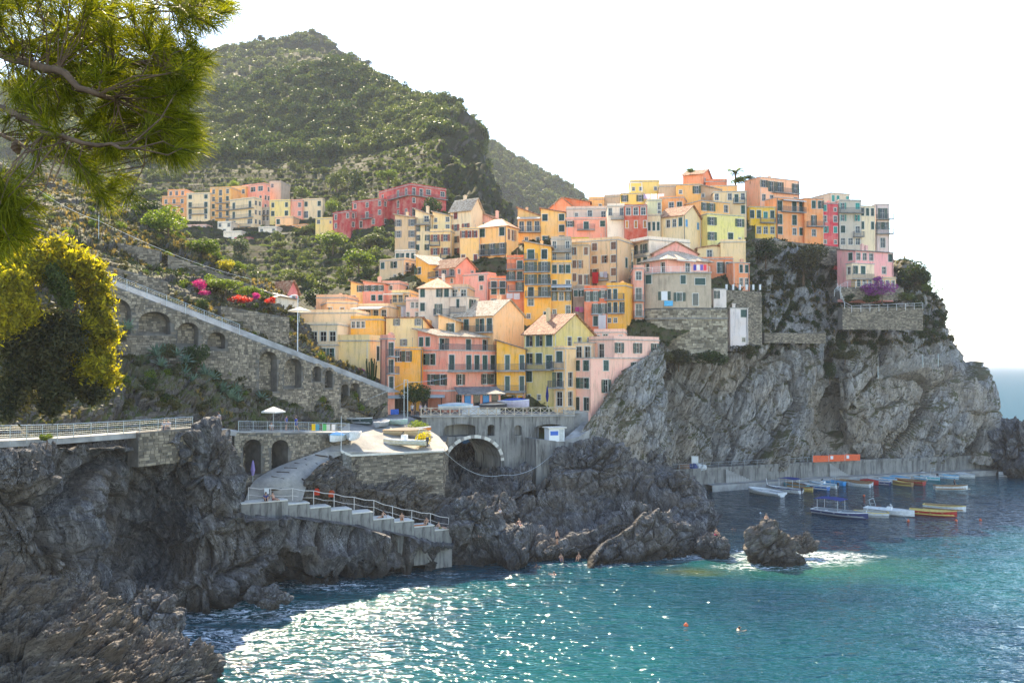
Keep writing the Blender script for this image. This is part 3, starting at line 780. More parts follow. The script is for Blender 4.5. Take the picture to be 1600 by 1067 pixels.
        if par > 0:
            rb2 = MB(); q = 0.2
            rb2.box(0, 0, Ht + 0.16, W, q, Ht + 0.16 + par); rb2.box(0, q, Ht + 0.16, q, D, Ht + 0.16 + par); rb2.box(W - q, q, Ht + 0.16, W, D, Ht + 0.16 + par)
            pp = rb2.build('parapet', M_PLASTER, root); pp.color = (*col, 1)
    rb.build('roof', rm, root)
    r = random.Random(hash(label) % 1000 if False else int(xm * 7 + yt * 13))
    if not far and not chim and H > 5 and r.random() < 0.55: chim = 1 + (r.random() < 0.3)
    for k in range(chim):
        cx, cy = W * r.uniform(0.2, 0.8), D * r.uniform(0.25, 0.7); cb = MB()
        cb.box(cx - 0.3, cy - 0.25, Ht - 0.2, cx + 0.3, cy + 0.25, Ht + rh + 0.8); cb.box(cx - 0.38, cy - 0.33, Ht + rh + 0.8, cx + 0.38, cy + 0.33, Ht + rh + 0.9); cb.box(cx - 0.2, cy - 0.16, Ht + rh + 0.9, cx + 0.2, cy + 0.16, Ht + rh + 1.05)
        o2 = cb.build('chimney', M_PLASTER, root); o2.color = (*[0.6 * c + 0.2 for c in col], 1)
    if not far and H > 4:
        for (u, T) in ((W - 0.25, TR), (0.2, TR)) if W > D else ((D - 0.3, TL), (0.3, TL)):
            if r.random() < 0.7: pm = MB(); p = T(u, -0.09, 0); q = T(u, -0.09, Ht - 0.1); pm.tube([p, q], 0.06, 5); pm.build('drainpipe', M_IRON if r.random() < 0.5 else M_TRIM, root)
        if r.random() < 0.45:
            am = MB(); ax_, ay_ = W * r.uniform(0.2, 0.8), D * 0.5; zt2 = Ht + rh; am.tube([(ax_, ay_, zt2), (ax_, ay_, zt2 + 1.9)], 0.025, 4)
            for q in range(4): am.tube([(ax_ - 0.4 + 0.05 * q, ay_, zt2 + 1.85 - 0.14 * q), (ax_ + 0.4 - 0.05 * q, ay_, zt2 + 1.85 - 0.14 * q)], 0.012, 3)
            am.build('antenna', M_GALV0, root)
    # windows
    for holes, T, rot in ((hR, TR, 0.0), (hL, TL, -math.pi / 2)):
        for (a0, z0, a1, z1, kind, colr, code) in holes:
            w, h = rnd1(a1 - a0), rnd1(z1 - z0)
            loc = T((a0 + a1) / 2, 0, z0)
            door = h > 1.7 and code in 'GOWkea'
            fr = obj('door' if door else 'window', frame_mesh(w, h), root, loc, (0, 0, rot))
            obj('pane', pane_mesh(w, h), fr)
            if far: 
                if kind != 'plain':
                    s = obj('shutter', shutter_mesh(rnd1(w), h), fr, (-w/2, 0.03, 0)); s.color = (*colr, 1)
                continue
            jit = r.random()
            cc = tuple(c * (0.75 + 0.6 * jit) for c in colr)
            if kind == 'closed':
                for sx in (0, 1):
                    sw = w / 2
                    ang = 0.0
                    s = obj('shutter', shutter_mesh(sw, h), fr, (-w / 2 + sx * sw, 0.02, 0)); s.color = (*cc, 1)
                    if r.random() < 0.12:
                        s.location = (-w/2, -0.04, 0) if sx == 0 else (w/2, -0.04, 0); s.rotation_euler = (0, 0, -2.3 if sx == 0 else -0.8)
            elif kind == 'open':
                sw = min(w * 0.55, 0.6)
                for sx in (0, 1):
                    s = obj('shutter', shutter_mesh(sw, h), fr, (-w / 2 - sw - 0.03, -0.095, 0) if sx == 0 else (w / 2 + 0.03, -0.095, 0)); s.color = (*cc, 1)
    # balconies: (face, row, from, to, depth, style)
    for bb in bal:
        face, rowi, f0, f1 = bb[:4]; dep = bb[4] if len(bb) > 4 else 1.0; style = bb[5] if len(bb) > 5 else 'iron'
        rows = Rr if face == 'R' else L; WW = W if face == 'R' else D; T = TR if face == 'R' else TL
        n = max(1, len(rows)); fh = H / n; z = ext + H - (rowi + 1) * fh
        x0_, x1_ = WW * f0, WW * f1
        sb = MB()
        def bx(mb_, xa, da, za, xb, db, zb, mi=0):
            p, q = T(xa, da, za), T(xb, db, zb)
            mb_.box(min(p[0], q[0]), min(p[1], q[1]), za, max(p[0], q[0]), max(p[1], q[1]), zb, mi)
        bx(sb, x0_, -dep, z - 0.16, x1_, -0.001, z)
        so = sb.build('balcony', M_CONCRETE, root)
        gb = MB()
        if style == 'wall':
            bx(gb, x0_, -dep, z, x1_, -dep + 0.12, z + 0.95); bx(gb, x0_, -dep + 0.12, z, x0_ + 0.12, -0.001, z + 0.95); bx(gb, x1_ - 0.12, -dep + 0.12, z, x1_, -0.001, z + 0.95)
            g = gb.build('balustrade', M_PLASTER, so); g.color = (*col, 1)
        else:
            st = 0.30 if far else 0.16
            bx(gb, x0_, -dep, z + 0.98, x1_, -dep + 0.05, z + 1.03); bx(gb, x0_, -dep, z + 0.08, x1_, -dep + 0.04, z + 0.11)
            for xx in (x0_, x1_ - 0.05): bx(gb, xx, -dep + 0.05, z + 0.98, xx + 0.05, -0.001, z + 1.03)
            k = int((x1_ - x0_) / st)
            for i in range(k + 1):
                xx = x0_ + (x1_ - x0_ - 0.03) * i / max(1, k); bx(gb, xx, -dep + 0.005, z, xx + 0.03, -dep + 0.035, z + 0.98)
            for i in range(1, int(dep / st)):
                for xx in (x0_, x1_ - 0.03): bx(gb, xx, -dep + i * st, z, xx + 0.03, -dep + i * st + 0.03, z + 0.98)
            gb.build('railing', M_IRON, so)
    info = dict(root=root, W=W, D=D, H=Ht, ext=ext, a=a, base=base, T={'R': TR, 'L': TL}, Hv=H)
    ROOTS[label] = info
    return info
# extra pieces fixed to a house -----------------------------------------------------
def extra(info, name, col_or_mat, boxes, mats=None):
    mb = MB()
    for b in boxes: mb.box(*b)
    m = col_or_mat if isinstance(col_or_mat, bpy.types.Material) else M_PAINT
    o = mb.build(name, m, info['root'])
    if not isinstance(col_or_mat, bpy.types.Material): o.color = (*col_or_mat, 1)
    return o
def awning(info, face, u0, u1, zf, dep, col, drop=0.5):
    """sloping cloth awning at height fraction zf of the visible wall"""
    T = info['T'][face]; z = info['ext'] + info['Hv'] * zf; WW = info['W'] if face == 'R' else info['D']
    mb = MB(); a, b = WW * u0, WW * u1
    mb.poly([T(a, -0.01, z), T(b, -0.01, z), T(b, -dep, z - drop), T(a, -dep, z - drop)]); mb.poly([T(a, -dep, z - drop), T(b, -dep, z - drop), T(b, -dep, z - drop - 0.2), T(a, -dep, z - drop - 0.2)])
    mb.poly([T(a, -0.01, z + 0.03), T(a, -dep, z - drop + 0.03), T(b, -dep, z - drop + 0.03), T(b, -0.01, z + 0.03)])
    o = mb.build('awning', M_PAINT, info['root']); o.color = (*col, 1)
def laundry(info, face, u0, u1, zf, cols, label, hgt=1.1, out=0.7):
    T = info['T'][face]; z = info['ext'] + info['Hv'] * zf; WW = info['W'] if face == 'R' else info['D']
    n = len(cols)
    Mx = Matrix.Translation(info['base']) @ Matrix.Rotation(info['a'], 4, 'Z')
    for i, c in enumerate(cols):
        a = WW * (u0 + (u1 - u0) * i / n); b = WW * (u0 + (u1 - u0) * (i + 0.9) / n); k = 6; mb = MB(); g = []
        for j in range(k + 1):
            for q in range(4):
                f = j / k; hh = hgt * (0.8 + 0.25 * ((i * 7) % 3) / 2)
                g.append(tuple(Mx @ Vector(T(a + (b - a) * f, -out - 0.05 * math.sin(f * 9 + q) * q / 2, z - 0.05 * math.sin(math.pi * f) - hh * q / 3))))
        mb.v = g; mb.f = [(j*4+q, j*4+q+1, (j+1)*4+q+1, (j+1)*4+q) for j in range(k) for q in range(3)]; mb.m = [0] * len(mb.f)
        o = mb.build('laundry', M_CLOTH, None, True); o.color = (*c, 1)
        tag(o, label if isinstance(label, str) else label[i], 'laundry', 'washing hung out to dry')
m, nt, bs, out = newmat('cloth')
oi = N(nt, 'ShaderNodeObjectInfo'); nt.links.new(oi.outputs['Color'], bs.inputs['Base Color']); bs.inputs['Roughness'].default_value = 0.9
tr = N(nt, 'ShaderNodeBsdfTranslucent'); nt.links.new(oi.outputs['Color'], tr.inputs[0])
ms = N(nt, 'ShaderNodeMixShader', {0: 0.4}); nt.links.new(bs.outputs[0], ms.inputs[1]); nt.links.new(tr.outputs[0], ms.inputs[2]); nt.links.new(ms.outputs[0], out.inputs[0])
M_CLOTH = m
Y1, Y2, PY, CR, BG, PK, LP = (0.72,0.40,0.06), (0.66,0.38,0.13), (0.68,0.58,0.25), (0.66,0.55,0.38), (0.50,0.40,0.27), (0.68,0.30,0.25), (0.70,0.43,0.40)
SA, RO, RD, CM, PE, WH, GR = (0.64,0.25,0.14), (0.58,0.17,0.08), (0.40,0.07,0.045), (0.36,0.045,0.055), (0.74,0.47,0.27), (0.68,0.66,0.62), (0.36,0.34,0.31)
GY, LI, OR, LG, MG = (0.54,0.48,0.20), (0.62,0.50,0.58), (0.64,0.29,0.11), (0.52,0.51,0.47), (0.66,0.36,0.36)
far_g = 'distant houses below the terraced hill'
# ---------------- far village, upper left
def FB(*a, **k):
    k.setdefault('far', True); k.setdefault('group', far_g); k.setdefault('ext', 3.0); k.setdefault('par', 0.4)
    return B(*a, **k)
FB('orange block at the far left end of the distant row of houses', 253, 291, None, 308, 350, 82, OR, L=['www','www','www'], Y=312, cat='apartment building', bal=[('L',0,0.3,0.8)])
FB('small orange penthouse set back on the roof of the leftmost distant block', 262, 290, None, 298, 308, 82, OR, L=['www'], Y=316)
FB('tall cream block with twin balconies beside the orange one in the distant row', 291, 328, None, 303, 345, 82, CR, L=['g.g','G.G','G.G','w.w'], Y=311, cat='apartment building', bal=[('L',1,0.15,0.85),('L',2,0.15,0.85)])
FB('yellow block with many shutters right of the tall cream one in the distant row', 328, 361, None, 294, 352, 80, Y2, L=['wWw','wWo','oWo','oWo','w.w'], Y=311, cat='apartment building', bal=[('L',1,0.3,1.0),('L',2,0.3,1.0),('L',3,0.3,1.0)])
FB('yellow upper house behind the cream corner block in the distant row', 361, 384, None, 293, 320, 80, Y2, L=['w.w','G.w'], Y=318)
FB('cream corner block with a black balcony at the front of the distant row', 359, 397, 409, 310, 368, 62, CR, L=['G.G','G.G','x.p','..G'], Rr=['ww','ww','ww','ww'], Y=304, cat='apartment building', bal=[('L',0,0,1),('L',1,0,1),('L',2,0.5,0.9)])
FB('pink house with a glazed attic at the top of the distant row', 378, 413, 422, 288, 330, 62, PK, L=['.pp','G.w','..w'], Rr=['.w','ww','w.'], Y=316)
FB('bluish grey house behind the pink one at the end of the distant row', 421, 439, None, 285, 308, 80, GR, L=['w.','..'], Y=322)
FB('pale yellow house with paired green shutters in the middle of the distant village', 421, 453, None, 314, 341, 80, PY, L=['o.o','g.g'], Y=308)
FB('plain pink house between the pale yellow and the cream one in the distant village', 453, 473, None, 314, 341, 80, PK, L=['.w','.w'], Y=308)
FB('cream house with four green windows at the right of the distant row', 473, 504, 508, 312, 340, 76, CR, L=['g.g','a.G'], Rr=['.','.'], Y=307)
FB('little shaded house with balcony squeezed beside the corner block in the distant village', 409, 421, None, 326, 345, 80, GR, L=['WW','WW'], Y=309, bal=[('L',0,0,1)])
FB('peach cottage with one green window below the pale yellow distant house', 430, 458, None, 340, 354, 80, PE, L=['g..'], Y=301)
FB('low salmon and orange house with a flat roof in the front of the distant village', 438, 478, 490, 352, 366, 62, OR, L=['.g.g'], Rr=['w'], Y=297)
FB('long white terrace house with a pale sloping roof in the front of the distant village', 433, 480, None, 366, 382, 80, WH, L=['.ggg..'], Y=292, roof='sx', rh=0.8, roofm=M_TILEPALE)
FB('white house with roof terrace left of the small red house in the distant village', 349, 377, None, 363, 385, 80, WH, L=['.g.G'], Y=294)
FB('small windowed red house at the foot of the distant village', 366, 391, None, 373, 393, 80, CM, L=['.s.'], Y=290)
FB('small white cottage at the lower edge of the distant village', 391, 420, None, 382, 396, 80, WH, L=['gw.s'], Y=288, roof='sx', rh=0.6, roofm=M_TILEPALE)
FB('low pinkish house with small windows under the leftmost distant blocks', 291, 322, None, 353, 370, 80, LP, L=['w.w.w','.....'], Y=305)
FB('white stepped house under the cream corner block in the distant village', 404, 432, None, 356, 380, 80, WH, L=['w.w','.G.'], Y=295)
FB('small white house between the yellow block and the corner block', 340, 361, None, 348, 366, 80, WH, L=['w.w','.w.'], Y=302)
FB('narrow yellow house beside the crimson ones across the valley', 493, 521, None, 342, 362, 78, PY, L=['w.s','...'], Y=282)
FB('low brick red shed at the left foot of the distant village', 322, 350, None, 378, 390, 80, SA, L=['...'], Y=292)
# ---------------- crimson houses
cr_g = 'crimson buildings across the valley'
FB('smaller crimson house at the left end of the crimson block', 520, 548, 556, 331, 358, 55, CM, L=['w.w','w..'], Rr=['w','w'], Y=272, group=cr_g)
FB('middle section of the crimson block with arched balcony doors', 550, 598, 606, 312, 353, 60, CM, L=['w.w.w','w.W.w','.W.w.'], Rr=['w','.','w'], Y=270, group=cr_g, cat='apartment building', bal=[('L',1,0.35,0.7)])
FB('large crimson block with long balconies and a roof terrace', 592, 641, 697, 289, 353, 40, CM, L=['W.WW','w.W.','w.wW','W..w'], Rr=['WWx.x','w....','W..w.','....w'], Y=265, group=cr_g, cat='apartment building', bal=[('L',0,0.35,1.0),('L',2,0.65,1.0),('R',0,0,1)], over=0.2)
# ---------------- slope between: cream row with weathered front
B('weathered ochre tower house with faded wall panels', 617, 649, None, 341, 393, 80, BG, L=['q.q','q.q','..q'], Y=190, roof='sx', rh=0.8, roofm=M_TILEPALE, cat='apartment building')
B('white base house under the weathered ochre tower house', 617, 649, None, 393, 412, 80, WH, L=['.g.g'], Y=189, par=0.3)
B('pale cream house with paired dark shutters beside the weathered tower house', 649, 672, None, 336, 410, 80, (0.66,0.60,0.42), L=['.p','o.o','o.o','g.g','...'], Y=190, roof='sx', rh=1.2, roofm=M_TILEPALE, bal=[('L',0,0,1)], cat='apartment building')
B('cream yellow house with dark red shutters and a roof terrace', 672, 704, None, 362, 404, 80, (0.68,0.55,0.30), L=['RR','RR'], Y=188, bal=[('L',0,0,0.5),('L',1,0.55,1)], cat='apartment building')
B('small yellow attic set back above the red shuttered cream house', 676, 704, None, 338, 362, 80, (0.68,0.60,0.36), L=['s.w','w.w'], Y=191, roof='sx', rh=1.0, roofm=M_TILEPALE)
B('tall cream house with a white gable and dark red shutters', 704, 736, 754, 327, 402, 58, (0.68,0.60,0.44), L=['r.','RR','B.','R.'], Y=189, roof='gy', rh=2.6, roofm=M_TILEPALE, cat='apartment building')
B('pink attic house with a chimney behind the big yellow house', 732, 776, 792, 345, 362, 62, LP, L=['.W..w'], Rr=['..'], Y=192, roof='gx', rh=1.8, chim=1)
B('yellow house with red shutters joined to the big hipped yellow house', 719, 748, None, 358, 414, 80, (0.70,0.52,0.22), L=['R.r','...','b.r'], Y=181, cat='apartment building', par=0.2)
B('big yellow house with a hipped red roof and green balcony doors', 746, 792, 810, 352, 420, 62, (0.70,0.47,0.20), L=['g.g','O.O','G.O'], Rr=['e..','...','...'], Y=179, roof='hip', rh=1.8, bal=[('L',1,0.05,0.45),('L',1,0.55,0.95),('L',2,0.0,1.0)], cat='apartment building')
B('small cream house with arched doors in the shade below the weathered tower house', 593, 632, 650, 406, 440, 58, (0.56,0.48,0.34), L=['g.g.','...s'], Rr=['WW','aa'], Y=176, par=0.3, bal=[('R',0,0,1)])
B('golden yellow house with one tall green shutter and a pale roof', 650, 671, 704, 413, 441, 40, Y1, L=['G.','..'], Rr=['...','...'], Y=170, roof='sx', rh=2.0, roofm=M_TILEPALE)
B('bright pink house with a red balcony and a shallow pink tiled roof', 676, 712, 743, 417, 446, 48, PK, L=['.WW','..s'], Rr=['s..','...'], Y=167, roof='gy', rh=1.9, bal=[('L',0,0,1,1.3)])
B('light pink house with a curved outside stair between the pink and red houses', 723, 762, 775, 429, 470, 55, (0.68,0.36,0.34), L=['.g','.s','..'], Rr=['k','g','.'], Y=165, par=0.3)
B('salmon house with upper terrace between the pink house and the tall red one', 765, 792, None, 436, 478, 80, SA, L=['kk','gg','k.'], Y=162, par=0.4, bal=[('L',0,0,1)])
B('narrow tall terracotta house with washing on its balcony', 792, 819, None, 404, 489, 80, RO, L=['.G','OG','.O','..','..'], Y=160, bal=[('L',0,0,1),('L',1,0,1),('L',2,0.1,1)], cat='apartment building', roofm=M_TILEPALE)
B('tall golden house with four rows of balcony doors', 819, 861, None, 386, 503, 84, Y1, L=['Gk','OO','OO','kO','w.','s.G'], Y=158, bal=[('L',0,0,0.5),('L',1,0,0.95),('L',2,0.05,1),('L',3,0.05,1)], cat='apartment building', roof='sx', rh=1.0, roofm=M_TILEPALE)
B('slim golden house with grey glazed upper balconies', 861, 893, None, 412, 497, 86, (0.70,0.42,0.09), L=['g.g','G.W','owo','s.w'], Y=159, bal=[('L',1,0,1)], cat='apartment building')
B('grey two storey loggia on top of the slim golden house', 861, 892, None, 375, 412, 86, GR, L=['p.w','p.p'], Y=161, bal=[('L',0,0,1),('L',1,0,1)])
# ---------------- top row
B('ochre house with two long wooden balconies at the left end of the ridge', 809, 845, None, 338, 388, 84, (0.56,0.38,0.17), L=['WWW','.W.W'], Y=186, roof='sx', rh=1.8, bal=[('L',0,0,1,1.4),('L',1,0,1,1.4)])
B('yellow ridge house with white framed green windows', 845, 884, None, 333, 384, 84, (0.66,0.46,0.18), L=['g.g','..g','g..'], Y=185, roof='sx', rh=1.0)
B('pink ridge house with three white framed green windows', 884, 948, None, 343, 375, 86, PK, L=['g.G.g','.....'], Y=181, par=0.3, bal=[('L',0,0.28,0.7)])
B('grey attic with sloping skylights on the pink ridge house', 885, 948, None, 327, 343, 86, (0.50,0.44,0.42), L=['.s.w.W'], Y=184)
B('salmon red roof house highest at the left part of the ridge', 858, 898, None, 326, 340, 84, SA, L=['...'], Y=196, roof='gx', rh=2.4)
B('orange red house just behind the ridge next to the salmon roof', 882, 922, None, 316, 335, 84, RO, L=['.s.s'], Y=199, roof='sx', rh=1.0)
B('small yellow house on the skyline with a thin chimney', 920, 944, None, 312, 330, 84, Y2, L=['.s'], Y=202, chim=1)
B('white house with a small terrace beside the brick red house', 949, 976, None, 323, 362, 86, WH, L=['w.x','...'], Y=178, bal=[('L',0,0.2,1)])
B('brick red house with three ochre shutters', 976, 1011, None, 322, 362, 86, RD, L=['www','y.y.y'], Y=176, par=0.2)
B('grey house glimpsed on the skyline left of the yellow pergola house', 944, 972, None, 308, 326, 84, GR, L=['...'], Y=203)
B('yellow house with a white pergola frame on its roof', 970, 1006, None, 303, 320, 84, (0.62,0.48,0.12), L=['o.o'], Y=192, par=0.2)
B('yellow penthouse behind the pergola on the ridge', 984, 1030, None, 284, 303, 84, (0.66,0.52,0.16), L=['.s.s'], Y=198, par=0.3)
B('pale green plastered house with a small awning over its door', 1011, 1034, None, 314, 342, 86, (0.50,0.56,0.40), L=['..W','..w'], Y=180, par=0.2)
B('orange house with a large dark window behind the cream gabled house', 1030, 1068, 1080, 309, 336, 72, OR, L=['.pg'], Rr=['.'], Y=186, par=0.3)
B('ochre house with a terrace pergola under the salmon summit house', 1030, 1058, None, 292, 312, 84, (0.45,0.36,0.26), L=['...'], Y=194)
B('orange house with two dark shuttered windows below the salmon summit house', 1057, 1095, None, 289, 308, 84, Y2, L=['s.o'], Y=191, par=0.15)
B('salmon house with a roof garden at the summit of the village', 1067, 1098, 1112, 272, 292, 64, SA, L=['...'], Rr=['ww'], Y=203, roof='gy', rh=1.8)
B('low orange house with a dark roof right of the salmon summit house', 1103, 1136, None, 284, 300, 84, RO, L=['...'], Y=202)
B('yellow orange house with a bare wall below the palm tree', 1110, 1152, None, 291, 306, 84, Y2, L=['...'], Y=197, par=0.1)
B('small brown house with a white sloping roof among the summit houses', 1093, 1126, None, 297, 312, 80, (0.40,0.30,0.22), L=['s..'], Y=192, roof='sx', rh=1.2, roofm=M_TILEPALE)
B('beige house with one tall green shutter behind the pale green house', 1115, 1166, None, 300, 335, 84, (0.60,0.50,0.34), L=['w..G.','....G'], Y=188, par=0.1, bal=[('L',0,0.6,0.95)])
B('yellow and cream top storey with green doors over the pale green house', 1070, 1095, 1140, 314, 335, 25, Y2, L=['..'], Rr=['oo.w'], Y=182, par=0.0, over=0.9)
B('pale green house with white corner strips and open shutters', 1094, 1105, 1163, 335, 382, 20, (0.62,0.62,0.26), L=['.','.'], Rr=['o..o','o.gs'], Y=180, par=0.1)
B('cream house with a red tiled gable roof and blue shutters on its white end', 1030, 1068, 1095, 336, 385, 52, (0.68,0.58,0.38), L=['.wwg','....'], Rr=['u.u','...'], Y=176, roof='gy', rh=2.3)
B('cream annex left of the red gabled cream house', 1011, 1032, None, 337, 370, 80, (0.66,0.58,0.42), L=['..g'], Y=178, par=0.2)
B('white house with a wide terrace roof and cream awning above the balconies', 984, 1014, 1078, 375, 400, 30, WH, L=['OO'], Rr=['...'], Y=170, par=0.6, over=0.8, bal=[('L',0,0,1,1.2)])
B('cream lower floors of the white terrace house', 984, 1013, 1060, 400, 432, 30, (0.66,0.60,0.48), L=['.gg','...'], Rr=['...','...'], Y=169)
B('pink gabled house with two big gable windows behind the round grey house', 1018, 1022, 1090, 396, 415, 10, (0.66,0.34,0.34), L=['.'], Rr=['..'], Y=168, roof='gy', rh=2.2)
# ---------------- middle
B('tall beige house with brown shutters over the red and yellow house', 893, 966, 991, 375, 457, 62, (0.62,0.46,0.30), L=['..b.b','b.b.b','b.B.b','b.e.b'], Rr=['...','.G.','...','...'], Y=166, cat='apartment building', bal=[('L',2,0.55,0.8)], par=0.5)
B('beige left wing of the tall beige house under a yellow roof shelter', 893, 920, None, 384, 466, 86, (0.60,0.45,0.29), L=['b.b','bB.','b.e','...'], Y=164)
B('narrow shaded stone house with pink towels under the beige house', 895, 914, None, 452, 500, 86, (0.24,0.21,0.19), L=['gg','..','s.'], Y=160)
B('red left half of the red and yellow house', 913, 948, None, 452, 510, 86, (0.62,0.16,0.08), L=['O.o','.O.','.G.'], Y=157, bal=[('L',1,0.3,0.8)])
B('yellow right half of the red and yellow house', 947, 976, 999, 447, 510, 66, Y1, L=['kG.','Gk.','.s.'], Rr=['...','...','..s'], Y=156, bal=[('L',0,0,1),('L',1,0.2,1)], par=0.5)
B('cream house with balconies squeezed between the beige and white terrace houses', 966, 990, None, 392, 440, 84, (0.62,0.50,0.32), L=['.W','oo','.W'], Y=172, bal=[('L',1,0,1),('L',2,0,1)])
B('pink house with iron balconies tucked beside the round grey house', 990, 1006, None, 420, 520, 86, (0.62,0.32,0.28), L=['w','W','W','w'], Y=160, bal=[('L',1,0,1),('L',2,0,1)])
B('grey white house with a hipped red roof and green shutters', 654, 704, None, 449, 514, 84, (0.58,0.57,0.54), L=['g..g','g.O.','g..x'], Y=151, roof='hip', rh=1.9, bal=[('L',1,0.5,1.0)])
B('grey white lower wing with a terrace beside the red hipped roof house', 703, 728, 748, 464, 512, 62, (0.56,0.55,0.52), L=['.g.','...'], Rr=['o','.'], Y=149, par=0.0, bal=[('L',0,0,1,0.1)])
B('attic terrace room at the right end of the red hipped roof', 704, 731, None, 450, 464, 84, (0.5,0.36,0.25), L=['WW'], Y=152)
B('yellow house with a wide flat awning and white washing', 612, 640, None, 459, 496, 82, (0.66,0.52,0.26), L=['.pp','g.g'], Y=154, bal=[('L',0,0,1)])
B('small pink washed house with laundry left of the grey white house', 634, 655, None, 470, 502, 84, (0.64,0.48,0.44), L=['.ww','..w'], Y=152)
B('yellow end of the yellow and pink row house', 548, 567, None, 445, 476, 80, (0.70,0.50,0.20), L=['.o','w.'], Y=163, roof='sx', rh=0.6)
B('pink middle of the yellow and pink row house', 567, 600, None, 444, 474, 80, PK, L=['ooo','.gg'], Y=162, roof='sx', rh=0.6, chim=1)
B('salmon upper right end of the yellow and pink row house', 597, 624, None, 444, 470, 80, (0.62,0.36,0.30), L=['.s.','...'], Y=164)
B('peach house with two arched orange shutters', 492, 511, 558, 474, 502, 20, PE, L=['...'], Rr=['y.y.s'], Y=146, par=0.3)
B('upper terrace wall of the peach house with small chimneys', 494, 540, None, 466, 476, 84, (0.66,0.42,0.28), L=['....'], Y=152, par=0.5, chim=2)
B('cream house with a pale canvas shade right of the peach house', 556, 606, None, 480, 500, 82, (0.68,0.52,0.34), L=['.WW.'], Y=148)
B('pale shop house with a dark screen window above the stone arcade', 469, 527, None, 508, 545, 84, (0.62,0.55,0.42), L=['pwwx'], Y=132, par=0.3, ext=7)
B('lower front of the shop house with striped curtains', 498, 525, None, 540, 562, 84, (0.5,0.45,0.36), L=['GG'], Y=131, ext=7)
B('cream upper storey with a teal door above the shop house', 465, 556, None, 490, 515, 84, (0.70,0.58,0.40), L=['......'], Y=138)
B('large plain cream house with a terrace behind the bougainvillea', 524, 577, 595, 533, 596, 74, (0.66,0.55,0.30), L=['....','....'], Rr=['.k','..'], Y=131, par=0.8, ext=7)
B('yellow house with two narrow windows in front of the peach houses', 548, 594, None, 500, 535, 84, Y1, L=['.ww...','......'], Y=137)
B('thin pink house with stacked iron balconies', 594, 606, 617, 530, 610, 44, (0.62,0.30,0.26), L=['.','.','.'], Rr=['k','k','k'], Y=130, bal=[('R',0,-0.2,1.1),('R',1,-0.2,1.1)], over=0.6)
B('pale yellow house with olive open shutters in two rows', 603, 659, None, 497, 545, 84, (0.72,0.62,0.36), L=['.q..q','.....','..q..'], Y=139, roof='sy', rh=-1.4, par=0, roofm=M_TILE)
B('golden yellow ground floors under the pale yellow house', 617, 657, None, 546, 600, 84, Y1, L=['.o.','...'], Y=135, par=0.2)
B('pink gabled house behind the garden terrace at the top of the stone arcade', 426, 449, 465, 455, 488, 55, (0.60,0.20,0.22), L=['...'], Rr=['w'], Y=133, roof='gy', rh=1.6, cat='house')
B('small white cottage with an orange awning above the arcade', 405, 432, None, 462, 484, 82, (0.55,0.58,0.56), L=['gg.'], Y=126, roof='sx', rh=0.8, roofm=M_SLATE)
B('large peach house with a white sloping roof and a blank gable end', 711, 771, 819, 492, 545, 50, (0.76,0.50,0.28), L=['G...G','.....'], Rr=['....','....'], Y=144, roof='gy', rh=2.6, roofm=M_TILEPALE, bal=[('L',0,0,1)])
B('small peach wing at the left of the large peach house', 685, 712, None, 501, 522, 84, (0.72,0.50,0.26), L=['.G'], Y=142, roof='sx', rh=0.9, roofm=M_TILEPALE)
pinkh = B('big pink harbour house with pale string courses', 653, 699, 776, 548, 643, 52, PK, L=['.g.','.o.','...'], Rr=['G..G.G','.o..oo','.o....'], Y=134, roof='flat', par=0.0, bal=[('R',0,0.0,1.05)], cat='apartment building', ext=3)
pinku = B('top storey of the pink harbour house under a white roof', 653, 684, 764, 524, 548, 52, PK, L=['.g.'], Rr=['G..G.G'], Y=135.5, roof='sx', rh=0.9, roofm=M_TILEPALE, par=0, over=0.7, bal=[('R',0,0,1.08,2.0)])
B('yellow house between the pink harbour house and the pale green one', 776, 821, None, 546, 612, 86, Y1, L=['.G.G','.G.G'], Y=141, roof='sx', rh=1.4, roofm=M_SLATE, bal=[('L',0,0,1),('L',1,0,1)])
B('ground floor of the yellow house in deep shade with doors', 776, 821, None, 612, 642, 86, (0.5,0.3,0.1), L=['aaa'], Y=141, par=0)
B('pale green house with a terracotta roof by the harbour square', 819, 866, 928, 521, 634, 50, GY, L=['g.g','g.G','g..','.s.'], Rr=['..w.','G...','G...','a...'], Y=138, roof='gy', rh=3.2, bal=[('L',1,0,1)], cat='apartment building')
B('cream extension with a balcony and dark doors beside the pale green house', 866, 882, 900, 545, 636, 50, (0.66,0.48,0.28), L=['g','G','W'], Rr=['.','W','W'], Y=136, par=0.3, bal=[('L',0,0,1),('L',1,-0.3,1)])
pinkr = B('pale pink house built against the cliff with half open shutters', 881, 923, 1028, 560, 643, 42, (0.70,0.45,0.42), L=['ggg','ggg','.kk'], Rr=['.g..O..','.O..g..','..e....'], Y=136, par=0.0, cat='apartment building', ext=3)
B('upper storey of the pale pink cliff house with a terrace', 920, 960, 1030, 531, 560, 42, (0.68,0.46,0.44), L=['.W.'], Rr=['....o'], Y=140, par=0.5, over=0.3)
B('small terrace room with shades on the pale pink cliff house', 884, 925, None, 536, 560, 70, (0.62,0.48,0.36), L=['W.W'], Y=141, over=0.6, par=0)
B('low pink penthouse with an air conditioner behind the cliff house terrace', 928, 976, None, 520, 536, 80, (0.66,0.44,0.40), L=['.w.s'], Y=146)
